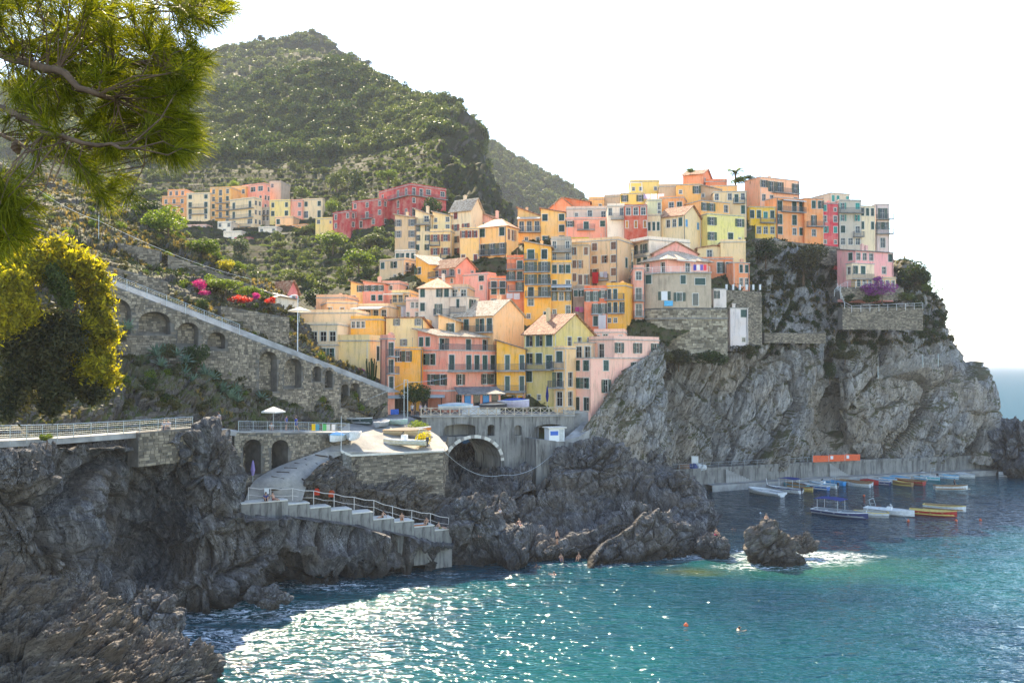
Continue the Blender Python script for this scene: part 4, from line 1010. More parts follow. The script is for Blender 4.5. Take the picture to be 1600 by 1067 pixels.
# ---------------- right side above the cliff
B('salmon house with framed green windows above the white cliff block', 1135, 1145, 1171, 411, 453, 14, (0.64,0.24,0.12), L=['.','.'], Rr=['.g.','.x.'], Y=170, par=0.0, over=0.3)
B('salmon wing with a big shuttered door set back behind the iron stair', 1091, 1145, None, 405, 450, 84, (0.62,0.23,0.12), L=['..G.','....'], Y=174, par=0.3)
B('plain cream house with a shallow gable above the salmon wing', 1090, 1140, None, 388, 408, 84, (0.64,0.55,0.36), L=['.w..'], Y=178, roof='gx', rh=0.5)
B('tall plain cream block between the pale green house and the salmon one', 1126, 1165, None, 379, 408, 86, (0.66,0.54,0.34), L=['...'], Y=177)
B('white house with a blue shutter hanging over the stone tower', 1109, 1115, 1135, 452, 493, 8, (0.60,0.62,0.70), L=['.','.'], Rr=['o.','s.'], Y=164, par=0.0)
B('tall windowless white block clinging to the cliff', 1136, 1141, 1169, 482, 540, 8, (0.60,0.63,0.74), L=['.','.'], Rr=['.g','..','.s'], Y=165, par=0, roof='flat', ext=1)
B('mustard house with a turquoise shuttered balcony door', 1163, 1170, 1212, 324, 372, 6, (0.64,0.44,0.04), L=['.','.'], Rr=['g.t.','s..w'], Y=193, par=0.1, bal=[('R',0,0.4,0.95)])
B('peach pink house with a roof railing at the top right of the village', 1163, 1187, 1249, 277, 320, 24, (0.72,0.42,0.30), L=['.','.'], Rr=['o.O.O','.w...'], Y=202, par=0.0, over=0.5, bal=[('R',0,0.3,0.95)])
B('orange house with green doors right of the mustard house', 1195, 1213, 1258, 309, 372, 20, (0.66,0.30,0.14), L=['.','.','.'], Rr=['G.G.','G.G.','g.w.'], Y=194, par=0.0, bal=[('R',0,0.15,0.95)])
B('deeper orange half of the orange house with a shaded double door', 1257, 1286, None, 311, 376, 96, (0.66,0.28,0.12), L=['.g.','.O.','.w.'], Y=196, par=0.0, bal=[('L',1,0.1,1.0)])
B('narrow crimson house with white window frames', 1285, 1309, None, 319, 386, 98, (0.50,0.05,0.09), L=['t.s','..w','t..','s.s'], Y=197, par=0.1)
B('grey house with turquoise shutters and a rounded balcony', 1306, 1311, 1346, 314, 388, 4, (0.40,0.41,0.40), L=['.','.','.','.'], Rr=['T.t','T.t','g.w','.w.'], Y=197, par=0.2, bal=[('R',0,0,1.05),('R',2,0.6,1.05)])
B('grey attic storey with a wide sloping shoulder over the turquoise shuttered house', 1262, 1298, 1328, 302, 320, 20, (0.46,0.44,0.40), L=['....'], Rr=['.t.t'], Y=200, par=0.0, over=0.4)
B('cream narrow house between the grey and the outermost houses', 1344, 1367, None, 323, 386, 98, (0.62,0.58,0.46), L=['g.g','g.g','...'], Y=198, par=0.0)
B('outermost lilac white house with balconies over the sea', 1364, 1368, 1390, 320, 388, 2, (0.56,0.50,0.56), L=['.','.','.'], Rr=['O','oo','W'], Y=199, par=0.0, bal=[('R',0,0,1.2),('R',1,0,1.2)], over=0.5)
villa = B('pink villa with a canted cream bay on the headland', 1308, 1336, 1396, 392, 432, 22, (0.70,0.36,0.42), L=['.g','..'], Rr=['..x..g','....x.'], Y=186, roof='sx', rh=0.9, roofm=M_SLATE)
B('cream two storey bay with a balcony on the front of the pink villa', 1322, 1331, 1366, 412, 435, 18, (0.68,0.60,0.50), L=['w'], Rr=['.g.'], Y=183, par=0.0, bal=[('R',0,0,1,0.1)], ext=0.2)
B('low ochre ground floor with arched doors under the pink villa', 1330, 1337, 1400, 434, 448, 14, (0.55,0.42,0.24), L=['.'], Rr=['k.a.a.a'], Y=184, par=0.2, ext=1.0)
# ================================================================== STONE AND CONCRETE STRUCTURES
def stonemat(name, c1, c2, c3, v=0.6):
    m, nt, bs, out = newmat(name)
    geo = N(nt, 'ShaderNodeNewGeometry'); vv = coords(nt)
    n = noise(nt, vv, 4.0, 5, 0.7); big = noise(nt, vv, 0.35, 5, 0.6)
    t = mathn(nt, 'ADD', mathn(nt, 'MULTIPLY', geo.outputs['Random Per Island'], 0.7), mathn(nt, 'MULTIPLY', n, 0.3))
    c = ramp(nt, t, [(0.1, c1), (0.5, c2), (0.95, c3)])
    c = mixc(nt, ramp(nt, big, [(0.42, v), (0.62, 0.0)]), c, mixc(nt, 0.5, c, (0.03, 0.03, 0.025)))
    nt.links.new(c, bs.inputs['Base Color']); bs.inputs['Specular IOR Level'].default_value = 0.1; bs.inputs['Roughness'].default_value = 0.9
    bump(nt, bs, n, 0.6, 0.05)
    return m
M_STONE = stonemat('rubble_stone', (0.11,0.095,0.075), (0.26,0.215,0.16), (0.46,0.385,0.28))
M_STONEGREY = stonemat('grey_stone', (0.09,0.09,0.085), (0.2,0.195,0.18), (0.34,0.33,0.30))
M_TOWER = stonemat('tower_stone', (0.15,0.125,0.09), (0.36,0.30,0.215), (0.60,0.51,0.37), 0.55)
M_MORTAR = plain('mortar', (0.13, 0.12, 0.105), 0.95, var=0.35, sc=1.0, bmp=0.5)

def stones(S, U, ztop, zbot, skip, course=0.32, length=0.6, seed=1, jut=0.10):
    """rubble laid in courses on the surface S(u, z, out) -> point; every stone five-sided"""
    r = random.Random(seed); V = []; Q = []
    zmin = min(zbot(U * i / 20) for i in range(21)); zmax = max(ztop(U * i / 20) for i in range(21))
    z = zmin
    while z < zmax:
        ch = course * r.uniform(0.75, 1.25); u = -r.random() * length
        while u < U:
            L_ = length * r.uniform(0.5, 1.5); a, b = max(u, 0), min(u + L_, U); u += L_
            if b - a < 0.12: continue
            um = (a + b) / 2
            if z + ch > ztop(um) + 0.05 or z < zbot(um) - 0.3 or skip(a, z, b, z + ch): continue
            g = 0.025; o = r.uniform(0.02, jut); j = lambda: r.uniform(-0.03, 0.03)
            za, zb = z + g + j(), z + ch - g + j()
            k = len(V)
            f = [S(a + g + j(), za, o), S(b - g + j(), za + j(), o * r.uniform(0.6, 1.2)), S(b - g + j(), zb, o * r.uniform(0.6, 1.2)), S(a + g + j(), zb + j(), o)]
            h = [S(a + g, z + g, -0.02), S(b - g, z + g, -0.02), S(b - g, z + ch - g, -0.02), S(a + g, z + ch - g, -0.02)]
            V += f + h
            Q += [(k, k+1, k+2, k+3), (k+4, k+5, k+1, k), (k+5, k+6, k+2, k+1), (k+6, k+7, k+3, k+2), (k+7, k+4, k, k+3)]
        z += ch
    return V, Q
def stone_part(root, V, Q, mat, name='stonework'):
    o = bpy.data.objects.new(name, np_mesh(name, [tuple(v) for v in V], Q, mat, False)); link(o, root); o['kind'] = 'stuff'
    return o
def arch_wall(root, P0, P1, ztop, zbot, arches, mat, niche=1.2, thick=1.5, course=0.27, length=0.44, seed=1, name='wall_core', capm=None, through=False, side=1):
    """wall between plan points P0 and P1; arches (u0, u1, base z, spring z, rise); outward is to the right-hand side of P0->P1 (towards the sea)"""
    P0 = Vector((P0[0], P0[1], 0)); P1 = Vector((P1[0], P1[1], 0)); U = (P1 - P0).length; t = (P1 - P0) / U; nrm = Vector((t.y, -t.x, 0)) * side
    S = lambda u, z, o: P0 + t * u + nrm * o + Vector((0, 0, z))
    mb = MB()
    cuts = sorted(set([0, U] + [U * i / 24 for i in range(25)] + [a[0] + (a[1] - a[0]) * k / 14 for a in arches for k in range(15)]))
    def arch_at(u):
        for a in arches:
            if a[0] < u < a[1]: return a
    def az(a, u):
        m_ = (a[0] + a[1]) / 2; h = (a[1] - a[0]) / 2; q = max(0, 1 - ((u - m_) / h) ** 2)
        return a[3] + a[4] * math.sqrt(q)
    for i in range(len(cuts) - 1):
        a, b = cuts[i], cuts[i + 1]
        if b - a < 1e-5: continue
        A = arch_at((a + b) / 2)
        if A:
            za, zb = az(A, a), az(A, b)
            mb.poly([S(a, za, 0), S(b, zb, 0), S(b, ztop(b), 0), S(a, ztop(a), 0)])
            mb.poly([S(a, za, 0), S(a, za, -niche), S(b, zb, -niche), S(b, zb, 0)])
            if not through: mb.poly([S(a, A[2], -niche), S(b, A[2], -niche), S(b, zb, -niche), S(a, za, -niche)])
            mb.poly([S(a, A[2], 0), S(b, A[2], 0), S(b, A[2], -niche), S(a, A[2], -niche)])
            if A[2] > min(zbot(a), zbot(b)): mb.poly([S(a, zbot(a), 0), S(b, zbot(b), 0), S(b, A[2], 0), S(a, A[2], 0)])
        else:
            mb.poly([S(a, zbot(a), 0), S(b, zbot(b), 0), S(b, ztop(b), 0), S(a, ztop(a), 0)])
        mb.poly([S(a, ztop(a), 0), S(b, ztop(b), 0), S(b, ztop(b), -thick), S(a, ztop(a), -thick)])
        if through and not A: mb.poly([S(a, zbot(a), -thick), S(a, ztop(a), -thick), S(b, ztop(b), -thick), S(b, zbot(b), -thick)])
    for A in arches:
        for u in (A[0], A[1]): mb.poly([S(u, A[2], 0), S(u, A[2], -niche), S(u, A[3], -niche), S(u, A[3], 0)])
    for u in (0, U): mb.poly([S(u, zbot(u), 0), S(u, ztop(u), 0), S(u, ztop(u), -thick), S(u, zbot(u), -thick)])
    mb.build(name, M_MORTAR, root)
    def skip(a, z0, b, z1):
        for A in arches:
            if b > A[0] - 0.02 and a < A[1] + 0.02 and z1 > A[2] and z0 < az(A, min(max((a + b) / 2, A[0]), A[1])) + 0.38: return True
        return False
    V, Q = stones(S, U, ztop, zbot, skip, course, length, seed)
    # ring of voussoirs over every arch and rubble at the back of the niche
    r = random.Random(seed + 5)
    for A in arches:
        m_, h = (A[0] + A[1]) / 2, (A[1] - A[0]) / 2; n = max(6, int(math.pi * h / 0.32))
        for i in range(n):
            q0, q1 = math.pi * (i + 0.07) / n, math.pi * (i + 0.93) / n; k = len(V); o = r.uniform(0.05, 0.12)
            pt = lambda q, e, o_: S(m_ - (h + e) * math.cos(q), A[3] + (A[4] + e) * math.sin(q), o_)
            f = [(q0, 0.0), (q1, 0.0), (q1, 0.36), (q0, 0.36)]
            V += [pt(q, e, o) for q, e in f] + [pt(q, e, -0.02) for q, e in f]
            Q += [(k, k+1, k+2, k+3), (k+4, k+5, k+1, k), (k+5, k+6, k+2, k+1), (k+6, k+7, k+3, k+2), (k+7, k+4, k, k+3)]
        if not through:
            S2 = lambda u, z, o: S(A[0] + u, z, o - niche)
            v2, q2 = stones(S2, A[1] - A[0], lambda u: az(A, A[0] + u) - 0.05, lambda u: A[2] + 0.3, lambda *x: False, course, length, seed + 9)
            k = len(V); V += v2; Q += [tuple(i + k for i in f) for f in q2]
    stone_part(root, V, Q, mat)
    return S, U
def lin(a, b, U): return lambda u: a + (b - a) * u / U
def poly_at(pts): return [at(*p) for p in pts]
def railing(label, pts, h=1.05, step=1.9, infill='bars', mat=None, name='railing', cat='railing', rr=0.035, group=None, rails=(1.0, 0.55)):
    """posts with rails along a line of world points"""
    mat = mat or M_GALV; pts = [Vector(p) for p in pts]; root = empty(name, pts[0], 0, label, cat, group)
    seg = []; tot = 0
    for a, b in zip(pts, pts[1:]): seg.append((tot, a, b)); tot += (b - a).length
    def P(s):
        for t0, a, b in seg:
            L_ = (b - a).length
            if s <= t0 + L_ + 1e-6: return a + (b - a) * ((s - t0) / max(L_, 1e-6))
        return pts[-1]
    k = ('post', h, rr, mat.name)
    if k not in CACHE:
        mb = MB(); mb.tube([(0, 0, -0.3), (0, 0, h)], rr, 6); CACHE[k] = mb.mesh('post', mat)
    n = max(1, int(tot / step)); mb = MB()
    for i in range(n + 1):
        obj('post', CACHE[k], root, P(tot * i / n) - pts[0])
        if i < n:
            a, b = P(tot * i / n) - pts[0], P(tot * (i + 1) / n) - pts[0]
            for f in rails:
                z = Vector((0, 0, h * f)); m_ = (a + b) / 2 - Vector((0, 0, 0.12 if infill == 'rope' else 0))
                mb.tube([a + z, m_ + z, b + z], rr * (0.8 if f == 1.0 else 0.5) * (1.2 if infill == 'rope' else 1), 5, cap=False)
            if infill == 'mesh':
                q = 8
                for j in range(1, q): 
                    c = a + (b - a) * j / q; mb.tube([c + Vector((0,0,0.05)), c + Vector((0,0,h))], 0.008, 3, cap=False)
                for f in (0.12, 0.25, 0.38, 0.7, 0.85): mb.tube([a + Vector((0,0,h*f)), b + Vector((0,0,h*f))], 0.008, 3, cap=False)
    mb.build('rope' if infill == 'rope' else 'rail', mat, root)
    return root
M_GALV = plain('galvanised_steel', (0.42, 0.47, 0.48), 0.45, 0.5, var=0.1)
M_ROPE = plain('pale_rope', (0.6, 0.55, 0.5), 0.9)

def concmat(name, base, dark):
    m, nt, bs, out = newmat(name)
    v = coords(nt); vz = coords(nt, 'Object', (1,1,0.12)); n = noise(nt, v, 0.5, 6, 0.65); s = noise(nt, vz, 1.3, 6, 0.7, 0.3); f = noise(nt, v, 5, 5, 0.7)
    c = mixc(nt, ramp(nt, n, [(0.4, 0.0), (0.65, 0.6)]), base, dark); c = mixc(nt, ramp(nt, s, [(0.48, 0.0), (0.62, 0.75)]), c, tuple(d * 0.35 for d in dark)); c = mixc(nt, ramp(nt, s, [(0.3, 0.5), (0.4, 0.0)]), c, (0.5, 0.48, 0.44))
    nt.links.new(c, bs.inputs['Base Color']); bs.inputs['Specular IOR Level'].default_value = 0.1; bs.inputs['Roughness'].default_value = 0.9; bump(nt, bs, mathn(nt, 'ADD', f, s), 0.5, 0.06)
    return m
M_STAIN = concmat('stained_concrete', (0.27,0.26,0.235), (0.16,0.155,0.145))
# ---- arcaded stone ramp wall climbing the left slope
def uof(P0, P1, px):          # position along the plan line seen at pixel column px
    a, b = Vector((P0.x, P0.y)), Vector((P1.x, P1.y)); t = (px - CX) / F; d = b - a; L_ = d.length; d /= L_
    return (t * a.y - a.x) / (d.x - t * d.y)
def arcade(root, p0, p1, drop, arcs, seed, niche=1.2, mat=None, **k):
    P0, P1 = at(*p0), at(*p1); U = (Vector((P1.x, P1.y)) - Vector((P0.x, P0.y))).length
    zt = lin(P0.z, P1.z, U); A = []
    for (x0, x1, yt, yb) in arcs:
        u0, u1 = uof(P0, P1, x0), uof(P0, P1, x1); Yd = P0.y + (P1.y - P0.y) * ((u0 + u1) / 2) / U
        ztp, zbt = zat(yt, Yd), zat(yb, Yd); rise = min((u1 - u0) / 2 * 0.7, (ztp - zbt) * 0.45)
        A.append((u0, u1, zbt, ztp - rise, rise))
    zb = lambda u: zt(u) - drop
    return arch_wall(root, P0, P1, zt, zb, A, mat or M_STONE, niche=niche, seed=seed, **k)
arc = empty('stone_arcade', at(370, 540, 107), 0, 'long arcaded stone wall carrying the stepped lane down the left slope', 'stone wall')
arc.location = (0, 0, 0)
arcade(arc, (130,428,94.5), (372,522,106.5), 9.0, [(146,204,465,522), (216,266,487,522), (277,310,504,540), (324,352,519,545)], 3)
arcade(arc, (372,522,106.5), (606,612,127.5), 9.5, [(405,433,549,612), (444,471,560,606), (488,502,572,596), (508,520,578,606), (533,545,600,636), (547,562,598,642)], 4)
railing('galvanised railing with wire mesh along the top of the arcaded wall', [at(130,428,94.8) + Vector((0.2,-0.1,0)), at(372,522,106.8) + Vector((0.2,-0.1,0))], 1.15, 2.2, 'mesh')
mb = MB()
lp = [at(120,426,94.6), at(372,522,106.8), at(606,612,127.8)]; li = [p + Vector((1.6, 2.6, 0.0)) for p in lp]
for i in range(2): mb.poly([lp[i] + Vector((0,0,-0.1)), lp[i+1] + Vector((0,0,-0.1)), li[i+1] + Vector((0,0,-0.1)), li[i] + Vector((0,0,-0.1))])
lane = mb.build('path', M_CONCRETE); tag(lane, kind='structure')
# retaining wall pieces lower on the slope
w = empty('stone_wall', (0,0,0), 0, 'low stone retaining wall under the arcade behind the sunshade', 'stone wall')
arcade(w, (398,612,111), (497,616,117.5), 4.2, [], 7)
w = empty('stone_wall', (0,0,0), 0, 'stone retaining wall with two dark arched boat stores beside the slipway', 'stone wall')
arcade(w, (366,676,97.5), (545,677,110), 8.5, [(381,409,686,742), (425,451,687,735)], 8, niche=3.0)
w = empty('stone_wall', (0,0,0), 0, 'stone parapet patch of the cliff path left of the tall boulder', 'stone wall')
arcade(w, (216,676,84.0), (302,668,89.5), 3.2, [], 9)
w = empty('stone_wall', (0,0,0), 0, 'tall dry stone wall below the garden terrace at the end of the steep lane', 'stone wall')
arcade(w, (345,478,110.8), (452,496,119), 5.0, [], 10, course=0.25)
w = empty('stone_wall', (0,0,0), 0, 'upper dry stone terrace wall above the garden with the climbing plants', 'stone wall')
arcade(w, (262,398,123), (395,446,125.5), 4.2, [], 11, course=0.25)
w = empty('stone_wall', (0,0,0), 0, 'dry stone terrace wall behind the railing of the arcaded lane', 'stone wall')
arcade(w, (118,402,103), (262,440,109), 2.6, [], 12, course=0.25)
w = empty('stone_wall', (0,0,0), 0, 'highest dry stone terrace wall under the pine branches', 'stone wall')
arcade(w, (40,352,119), (250,392,122.5), 3.2, [], 13, course=0.25)

# ---- the cliff path with its railing
mb = MB()
po = [(-200,694,60),(0,689,68),(100,684,76),(210,676,84),(300,669,89.5),(372,674,98),(455,674,104),(545,676,110)]
pts = [at(*p) for p in po]; 
for a, b in zip(pts, pts[1:]):
    k = Vector((-0.3, 2.6, 0.0)); mb.poly([a, b, b + k, a + k]); mb.poly([a - Vector((0,0,0.5)), b - Vector((0,0,0.5)), b, a])
tag(mb.build('path', M_CONCRETE), kind='structure')
railing('pale metal railing with mesh along the left end of the cliff path', [p + Vector((0,0.15,0)) for p in pts[:5]], 1.15, 1.95, 'mesh')
railing('pale metal railing of the cliff path above the two arched boat stores', [p + Vector((0,0.15,0)) for p in pts[5:]] , 1.1, 1.9, 'mesh')

# ---- slipway, harbour square: one sheet of concrete
PZ = [row((380,790,97),(432,788,98.5),(472,782,99)),
      row((396,752,98.5),(440,750,99.2),(482,752,101)),
      row((436,728,102),(474,725,102.5),(506,728,104)),
      row((492,708,105),(518,706,106.5),(540,710,107.6)),
      row((522,694,108.5),(580,702,110.5),(694,705,113)),
      row((532,676,113),(600,680,116),(688,684,119)),
      row((536,660,121),(600,656,124),(672,657,126)),
      row((540,650,128),(620,647,131),(760,647,133),(905,646,136)),
      row((540,644,134),(620,641,136),(760,641,138),(905,642,140))]
G = loft(PZ, 60, 70)
m, nt, bs, out = newmat('slipway_concrete')
v = coords(nt); n = noise(nt, v, 0.35, 6, 0.65); n2 = noise(nt, v, 3.0, 5, 0.7)
c = ramp(nt, n, [(0.35, (0.21,0.20,0.185)), (0.65, (0.34,0.32,0.285))]); c = mixc(nt, 1.0, c, ramp(nt, n2, [(0.3, 0.8), (0.7, 1.08)]), 'MULTIPLY')
nt.links.new(c, bs.inputs['Base Color']); bs.inputs['Specular IOR Level'].default_value = 0.1; bs.inputs['Roughness'].default_value = 0.8; bump(nt, bs, n2, 0.4, 0.03)
o = bpy.data.objects.new('slipway', np_mesh('slipway', G, grid_quads(70, 60), m)); link(o); tag(o, kind='structure')
# ---- stone terrace at the head of the slipway
tw = empty('stone_terrace', (0,0,0), 0, 'pale rubble terrace wall with rowing boats parked on top of it', 'stone wall')
arcade(tw, (535,706,107), (549,712,108), 7.5, [], 20, thick=1.0, mat=M_STONEGREY)
arcade(tw, (549,712,108), (692,705,113.2), 8.3, [], 21, thick=1.0, course=0.24, length=0.5)
arcade(tw, (692,705,113.2), (700,680,126), 9.0, [], 22, thick=1.0)
mb = MB(); kk = [at(533,705.5,107), at(549,711.5,107.8), at(693,704.5,113), at(696,700,115)]
for a, b in zip(kk, kk[1:]):
    s = Vector((0,0,0.12)); q = Vector((0,0.7,0)); o_ = Vector((0,-0.14,0)); mb.poly([a+o_+s, b+o_+s, b+q+s, a+q+s]); mb.poly([a+o_-s, b+o_-s, b+o_+s, a+o_+s]); mb.poly([a+q+s, b+q+s, b+q-s, a+q-s])
mb.build('coping', M_TRIM, tw)

# ---- sunbathing steps
st = empty('step_terrace', (0,0,0), 0, 'long flight of broad concrete steps going down to the rocks with sunbathers', 'steps')
SPX = [(376,450,785),(450,484,787.5),(484,517,793),(517,550,797),(550,583,801.5),(583,616,811),(616,647,815),(647,679,822.5),(679,706,828)]
STEPS = []
for si, (x0, x1, y) in enumerate(SPX):
    Ya = 95.2 + (x0 - 386) * 0.036; Yb = 95.2 + (x1 - 386) * 0.036
    z = zat(y, (Ya + Yb) / 2); a, b = at(x0, y, Ya), at(x1, y, Yb); t = Vector((b.x - a.x, b.y - a.y, 0)); L_ = t.length
    mb = MB(); mb.box(0, 0, -4.4, L_, 2.4, 0.0); o = mb.build('step', M_STAIN, st); o.location = (a.x, a.y, z); o.rotation_euler = (0, 0, math.atan2(t.y, t.x))
    mb = MB(); mb.box(0.02, -0.09, 0.003, L_ - 0.02, 2.0, 0.1); mb.build('tread', M_TRIM, o)
    STEPS.append((a.x, a.y, z, L_, math.atan2(t.y, t.x)))
rp = []
for (px, py, Y) in [(360,752,98),(388,745 + 39,96.6),(417,785,97.6),(446,784,98.6),(480,787,99.8),(512,791,101),(546,797,102.2),(579,801,103.4),(614,812,104.6),(645,818,105.6),(677,823,106.8),(701,829,107.6)]:
    p = at(px, py, Y); rp.append(p)
railing('white rope railing sagging between posts behind the sunbathing steps', rp[1:], 1.55, 2.35, 'rope', M_ROPE, rr=0.04, rails=(1.0, 0.5))

# ---- bridge
br = empty('stone_bridge', (0,0,0), 0, 'weathered concrete and stone bridge with one big arch under the harbour square', 'bridge')
P0, P1 = at(658,652,124), at(897,650,135); U = (Vector((P1.x,P1.y))-Vector((P0.x,P0.y))).length
def bu(px): return uof(P0, P1, px)
def by(px): return P0.y + (P1.y - P0.y) * bu(px) / U
M_BRIDGE = stonemat('bridge_render', (0.2,0.2,0.18), (0.27,0.265,0.24), (0.36,0.35,0.31), 0.8)
_mm = M_MORTAR; M_MORTAR = M_STAIN
main = (bu(697), bu(783), zat(790, by(740)), zat(722, by(740)), zat(684, by(740)) - zat(722, by(740)))
zt_ = lin(P0.z, P1.z, U); zb_ = lambda u: zt_(u) - 11.5
def bridge_wall():
    t = Vector((P1.x-P0.x, P1.y-P0.y, 0)).normalized(); n = Vector((t.y, -t.x, 0)); S = lambda u, z, o: Vector((P0.x, P0.y, 0)) + t * u + n * o + Vector((0,0,z))
    mb = MB(); A = [main]; rects = [(bu(694), bu(743), zat(682, by(718)), zat(668, by(718)), 0.5), (bu(762), bu(773), zat(681, by(768)), zat(667, by(768)), 0.35), (bu(804), bu(815), zat(680, by(810)), zat(668, by(810)), 0.35), (bu(836), bu(880), zat(686, by(858)), zat(668, by(858)), 0.5)]
    allo = A + rects
    def az(a, u):
        h = (a[1]-a[0])/2; return a[3] + a[4] * math.sqrt(max(0, 1 - ((u-(a[0]+a[1])/2)/h)**2))
    cuts = sorted(set([0, U] + [U*i/30 for i in range(31)] + [a[0] + (a[1]-a[0])*k/16 for a in allo for k in range(17)]))
    for a, b in zip(cuts, cuts[1:]):
        if b - a < 1e-5: continue
        mid = (a+b)/2; hit = sorted([o for o in allo if o[0] < mid < o[1]], key=lambda o: o[2]); za = zb = None
        la, lb = zb_(a), zb_(b)
        for o in hit:
            if o[2] > la: mb.poly([S(a,la,0), S(b,lb,0), S(b,o[2],0), S(a,o[2],0)])
            D_ = 9.0 if o is main else 2.5
            za, zb = az(o,a), az(o,b)
            mb.poly([S(a,za,0), S(a,za,-D_), S(b,zb,-D_), S(b,zb,0)])
            if o is not main:
                mb.poly([S(a,o[2],0), S(b,o[2],0), S(b,o[2],-D_), S(a,o[2],-D_)]); mb.poly([S(a,o[2],-D_), S(b,o[2],-D_), S(b,zb,-D_), S(a,za,-D_)])
            la, lb = za, zb
        mb.poly([S(a,la,0), S(b,lb,0), S(b,zt_(b),0), S(a,zt_(a),0)])
        mb.poly([S(a,zt_(a),0), S(b,zt_(b),0), S(b,zt_(b),-10), S(a,zt_(a),-10)])
    for o in allo:
        D_ = 9.0 if o is main else 2.5
        for u in (o[0], o[1]): mb.poly([S(u,o[2],0), S(u,o[2],-D_), S(u,o[3],-D_), S(u,o[3],0)])
    mb.build('wall', M_STAIN, br)
    rb = MB(); h = (main[1]-main[0])/2; mid = (main[0]+main[1])/2
    for i in range(26):      # raised arch ring, stone by stone
        q0, q1 = math.pi*(i+0.04)/26, math.pi*(i+0.96)/26
        pt = lambda q, e, o_: S(mid-(h+e)*math.cos(q), main[3]+(main[4]+e)*math.sin(q), o_)
        rb = MB(); f = [(q0,-0.05),(q1,-0.05),(q1,0.42),(q0,0.42)]
        F_ = [pt(q,e,0.16) for q,e in f]; H_ = [pt(q,e,-0.05) for q,e in f]; rb.poly(F_)
        for i2 in range(4): rb.poly([H_[i2], H_[(i2+1)%4], F_[(i2+1)%4], F_[i2]])
        rb.build('arch_stone', M_TRIM if i % 3 else M_STONEOLD, br)
    cb = MB(); 
    a, b = S(-0.2, zt_(0)+0.02, 0.2), S(U+0.2, zt_(U)+0.02, 0.2)
    for s0, s1 in ((0.0, 0.22),):
        pts = [S(-0.2, zt_(0), 0.25), S(U, zt_(U), 0.25), S(U, zt_(U), -0.3), S(-0.2, zt_(0), -0.3)]; top = [p + Vector((0,0,0.22)) for p in pts]
        cb.poly(top); cb.poly(pts[::-1]); [cb.poly([pts[i], pts[(i+1)%4], top[(i+1)%4], top[i]]) for i in range(4)]
    cb.build('coping', M_CONCRETE, br)
    return S
BS = bridge_wall(); M_MORTAR = _mm
# timber cross-braced balustrade on the bridge
bl = empty('wooden_balustrade', (0,0,0), 0, 'pale wooden balustrade with crossed braces along the bridge', 'railing')
M_PALEWOOD = plain('pale_wood', (0.52, 0.43, 0.32), 0.7, var=0.2)
nb = 17; mbp = MB()
for i in range(nb + 1):
    u = U * i / nb; a = BS(u, zt_(u) + 0.2, 0.02); mb = MB(); mb.box(-0.07, -0.07, 0, 0.07, 0.07, 1.15); o = mb.build('post', M_PALEWOOD, bl); o.location = a
    if i < nb:
        b = BS(U * (i + 1) / nb, zt_(U * (i + 1) / nb) + 0.2, 0.02)
        for f in (0.15, 1.1): mbp.tube([a + Vector((0,0,f)), b + Vector((0,0,f))], 0.05, 4)
        mb = MB(); mb.tube([a + Vector((0,0,0.15)), b + Vector((0,0,1.1))], 0.035, 4); mb.tube([a + Vector((0,0,1.1)), b + Vector((0,0,0.15))], 0.035, 4); mb.build('cross_brace', M_PALEWOOD, bl)
mbp.build('rail', M_PALEWOOD, bl)

# ---- retaining walls right of the bridge, concrete ramp and kiosk platform
def wallbox(name, label, pts, drop, mat, thick=1.0, cat='retaining wall', kind=None, top=None):
    """wall following a line of top points"""
    mb = MB(); P = [at(*p) for p in pts]
    for a, b in zip(P, P[1:]):
        t = Vector((b.x-a.x, b.y-a.y, 0)).normalized(); n = Vector((-t.y, t.x, 0)) * thick; d = Vector((0,0,-drop))
        A_, B_, C_, D_ = a, b, b + n, a + n; q = [A_, B_, C_, D_]; l = [p + d for p in q]
        mb.poly(q); [mb.poly([l[i], l[(i+1)%4], q[(i+1)%4], q[i]]) for i in range(4)]
    o = mb.build(name, mat)
    return tag(o, label, cat, None, kind)
wallbox('retaining_wall', 'stained concrete retaining wall under the little white kiosk', [(838,686,128),(905,692,131),(918,692,136)], 9.5, M_STAIN, 7.0)
wallbox('retaining_wall', 'dark stained buttress wall between the bridge arch and the kiosk wall', [(783,652,130.5),(842,652,133)], 13, M_STAIN, 2.0)
wallbox('retaining_wall', 'low grey footing wall under the pale pink house on the cliff', [(880,640,136),(924,644,136.4),(960,640,141)], 3.0, M_CONCRETE, 2.0)
mb = MB(); q = [at(876,690,130), at(905,682,131), at(958,648,139), at(925,648,139)]; mb.poly(q); mb.poly([q[0], q[1], q[1]-Vector((0,0,3)), q[0]-Vector((0,0,3))]); mb.poly([q[1], q[2], q[2]-Vector((0,0,3)), q[1]-Vector((0,0,3))])
tag(mb.build('path', M_CONCRETE), kind='structure')
# kiosk
k0 = at(858, 690, 129); kk = empty('kiosk', k0, R(20), 'tiny white kiosk with a flat roof and a blue sign beside the bridge', 'kiosk')
mb = MB(); mb.box(0, 0, 0, 2.4, 1.8, 1.9); mb.build('wall', M_WHITE, kk)
mb = MB(); mb.box(-0.25, -0.3, 1.903, 2.65, 2.1, 2.05); mb.build('roof', M_TRIM, kk)
mb = MB(); mb.box(0.2, -0.05, 0.9, 1.4, -0.004, 1.5); o = mb.build('sign', M_PAINT, kk); o.color = (0.02, 0.12, 0.5, 1)
mb = MB(); mb.box(1.6, -0.04, 0.05, 2.25, -0.004, 1.75); o = mb.build('door', M_PAINT, kk); o.color = (0.5, 0.52, 0.5, 1)

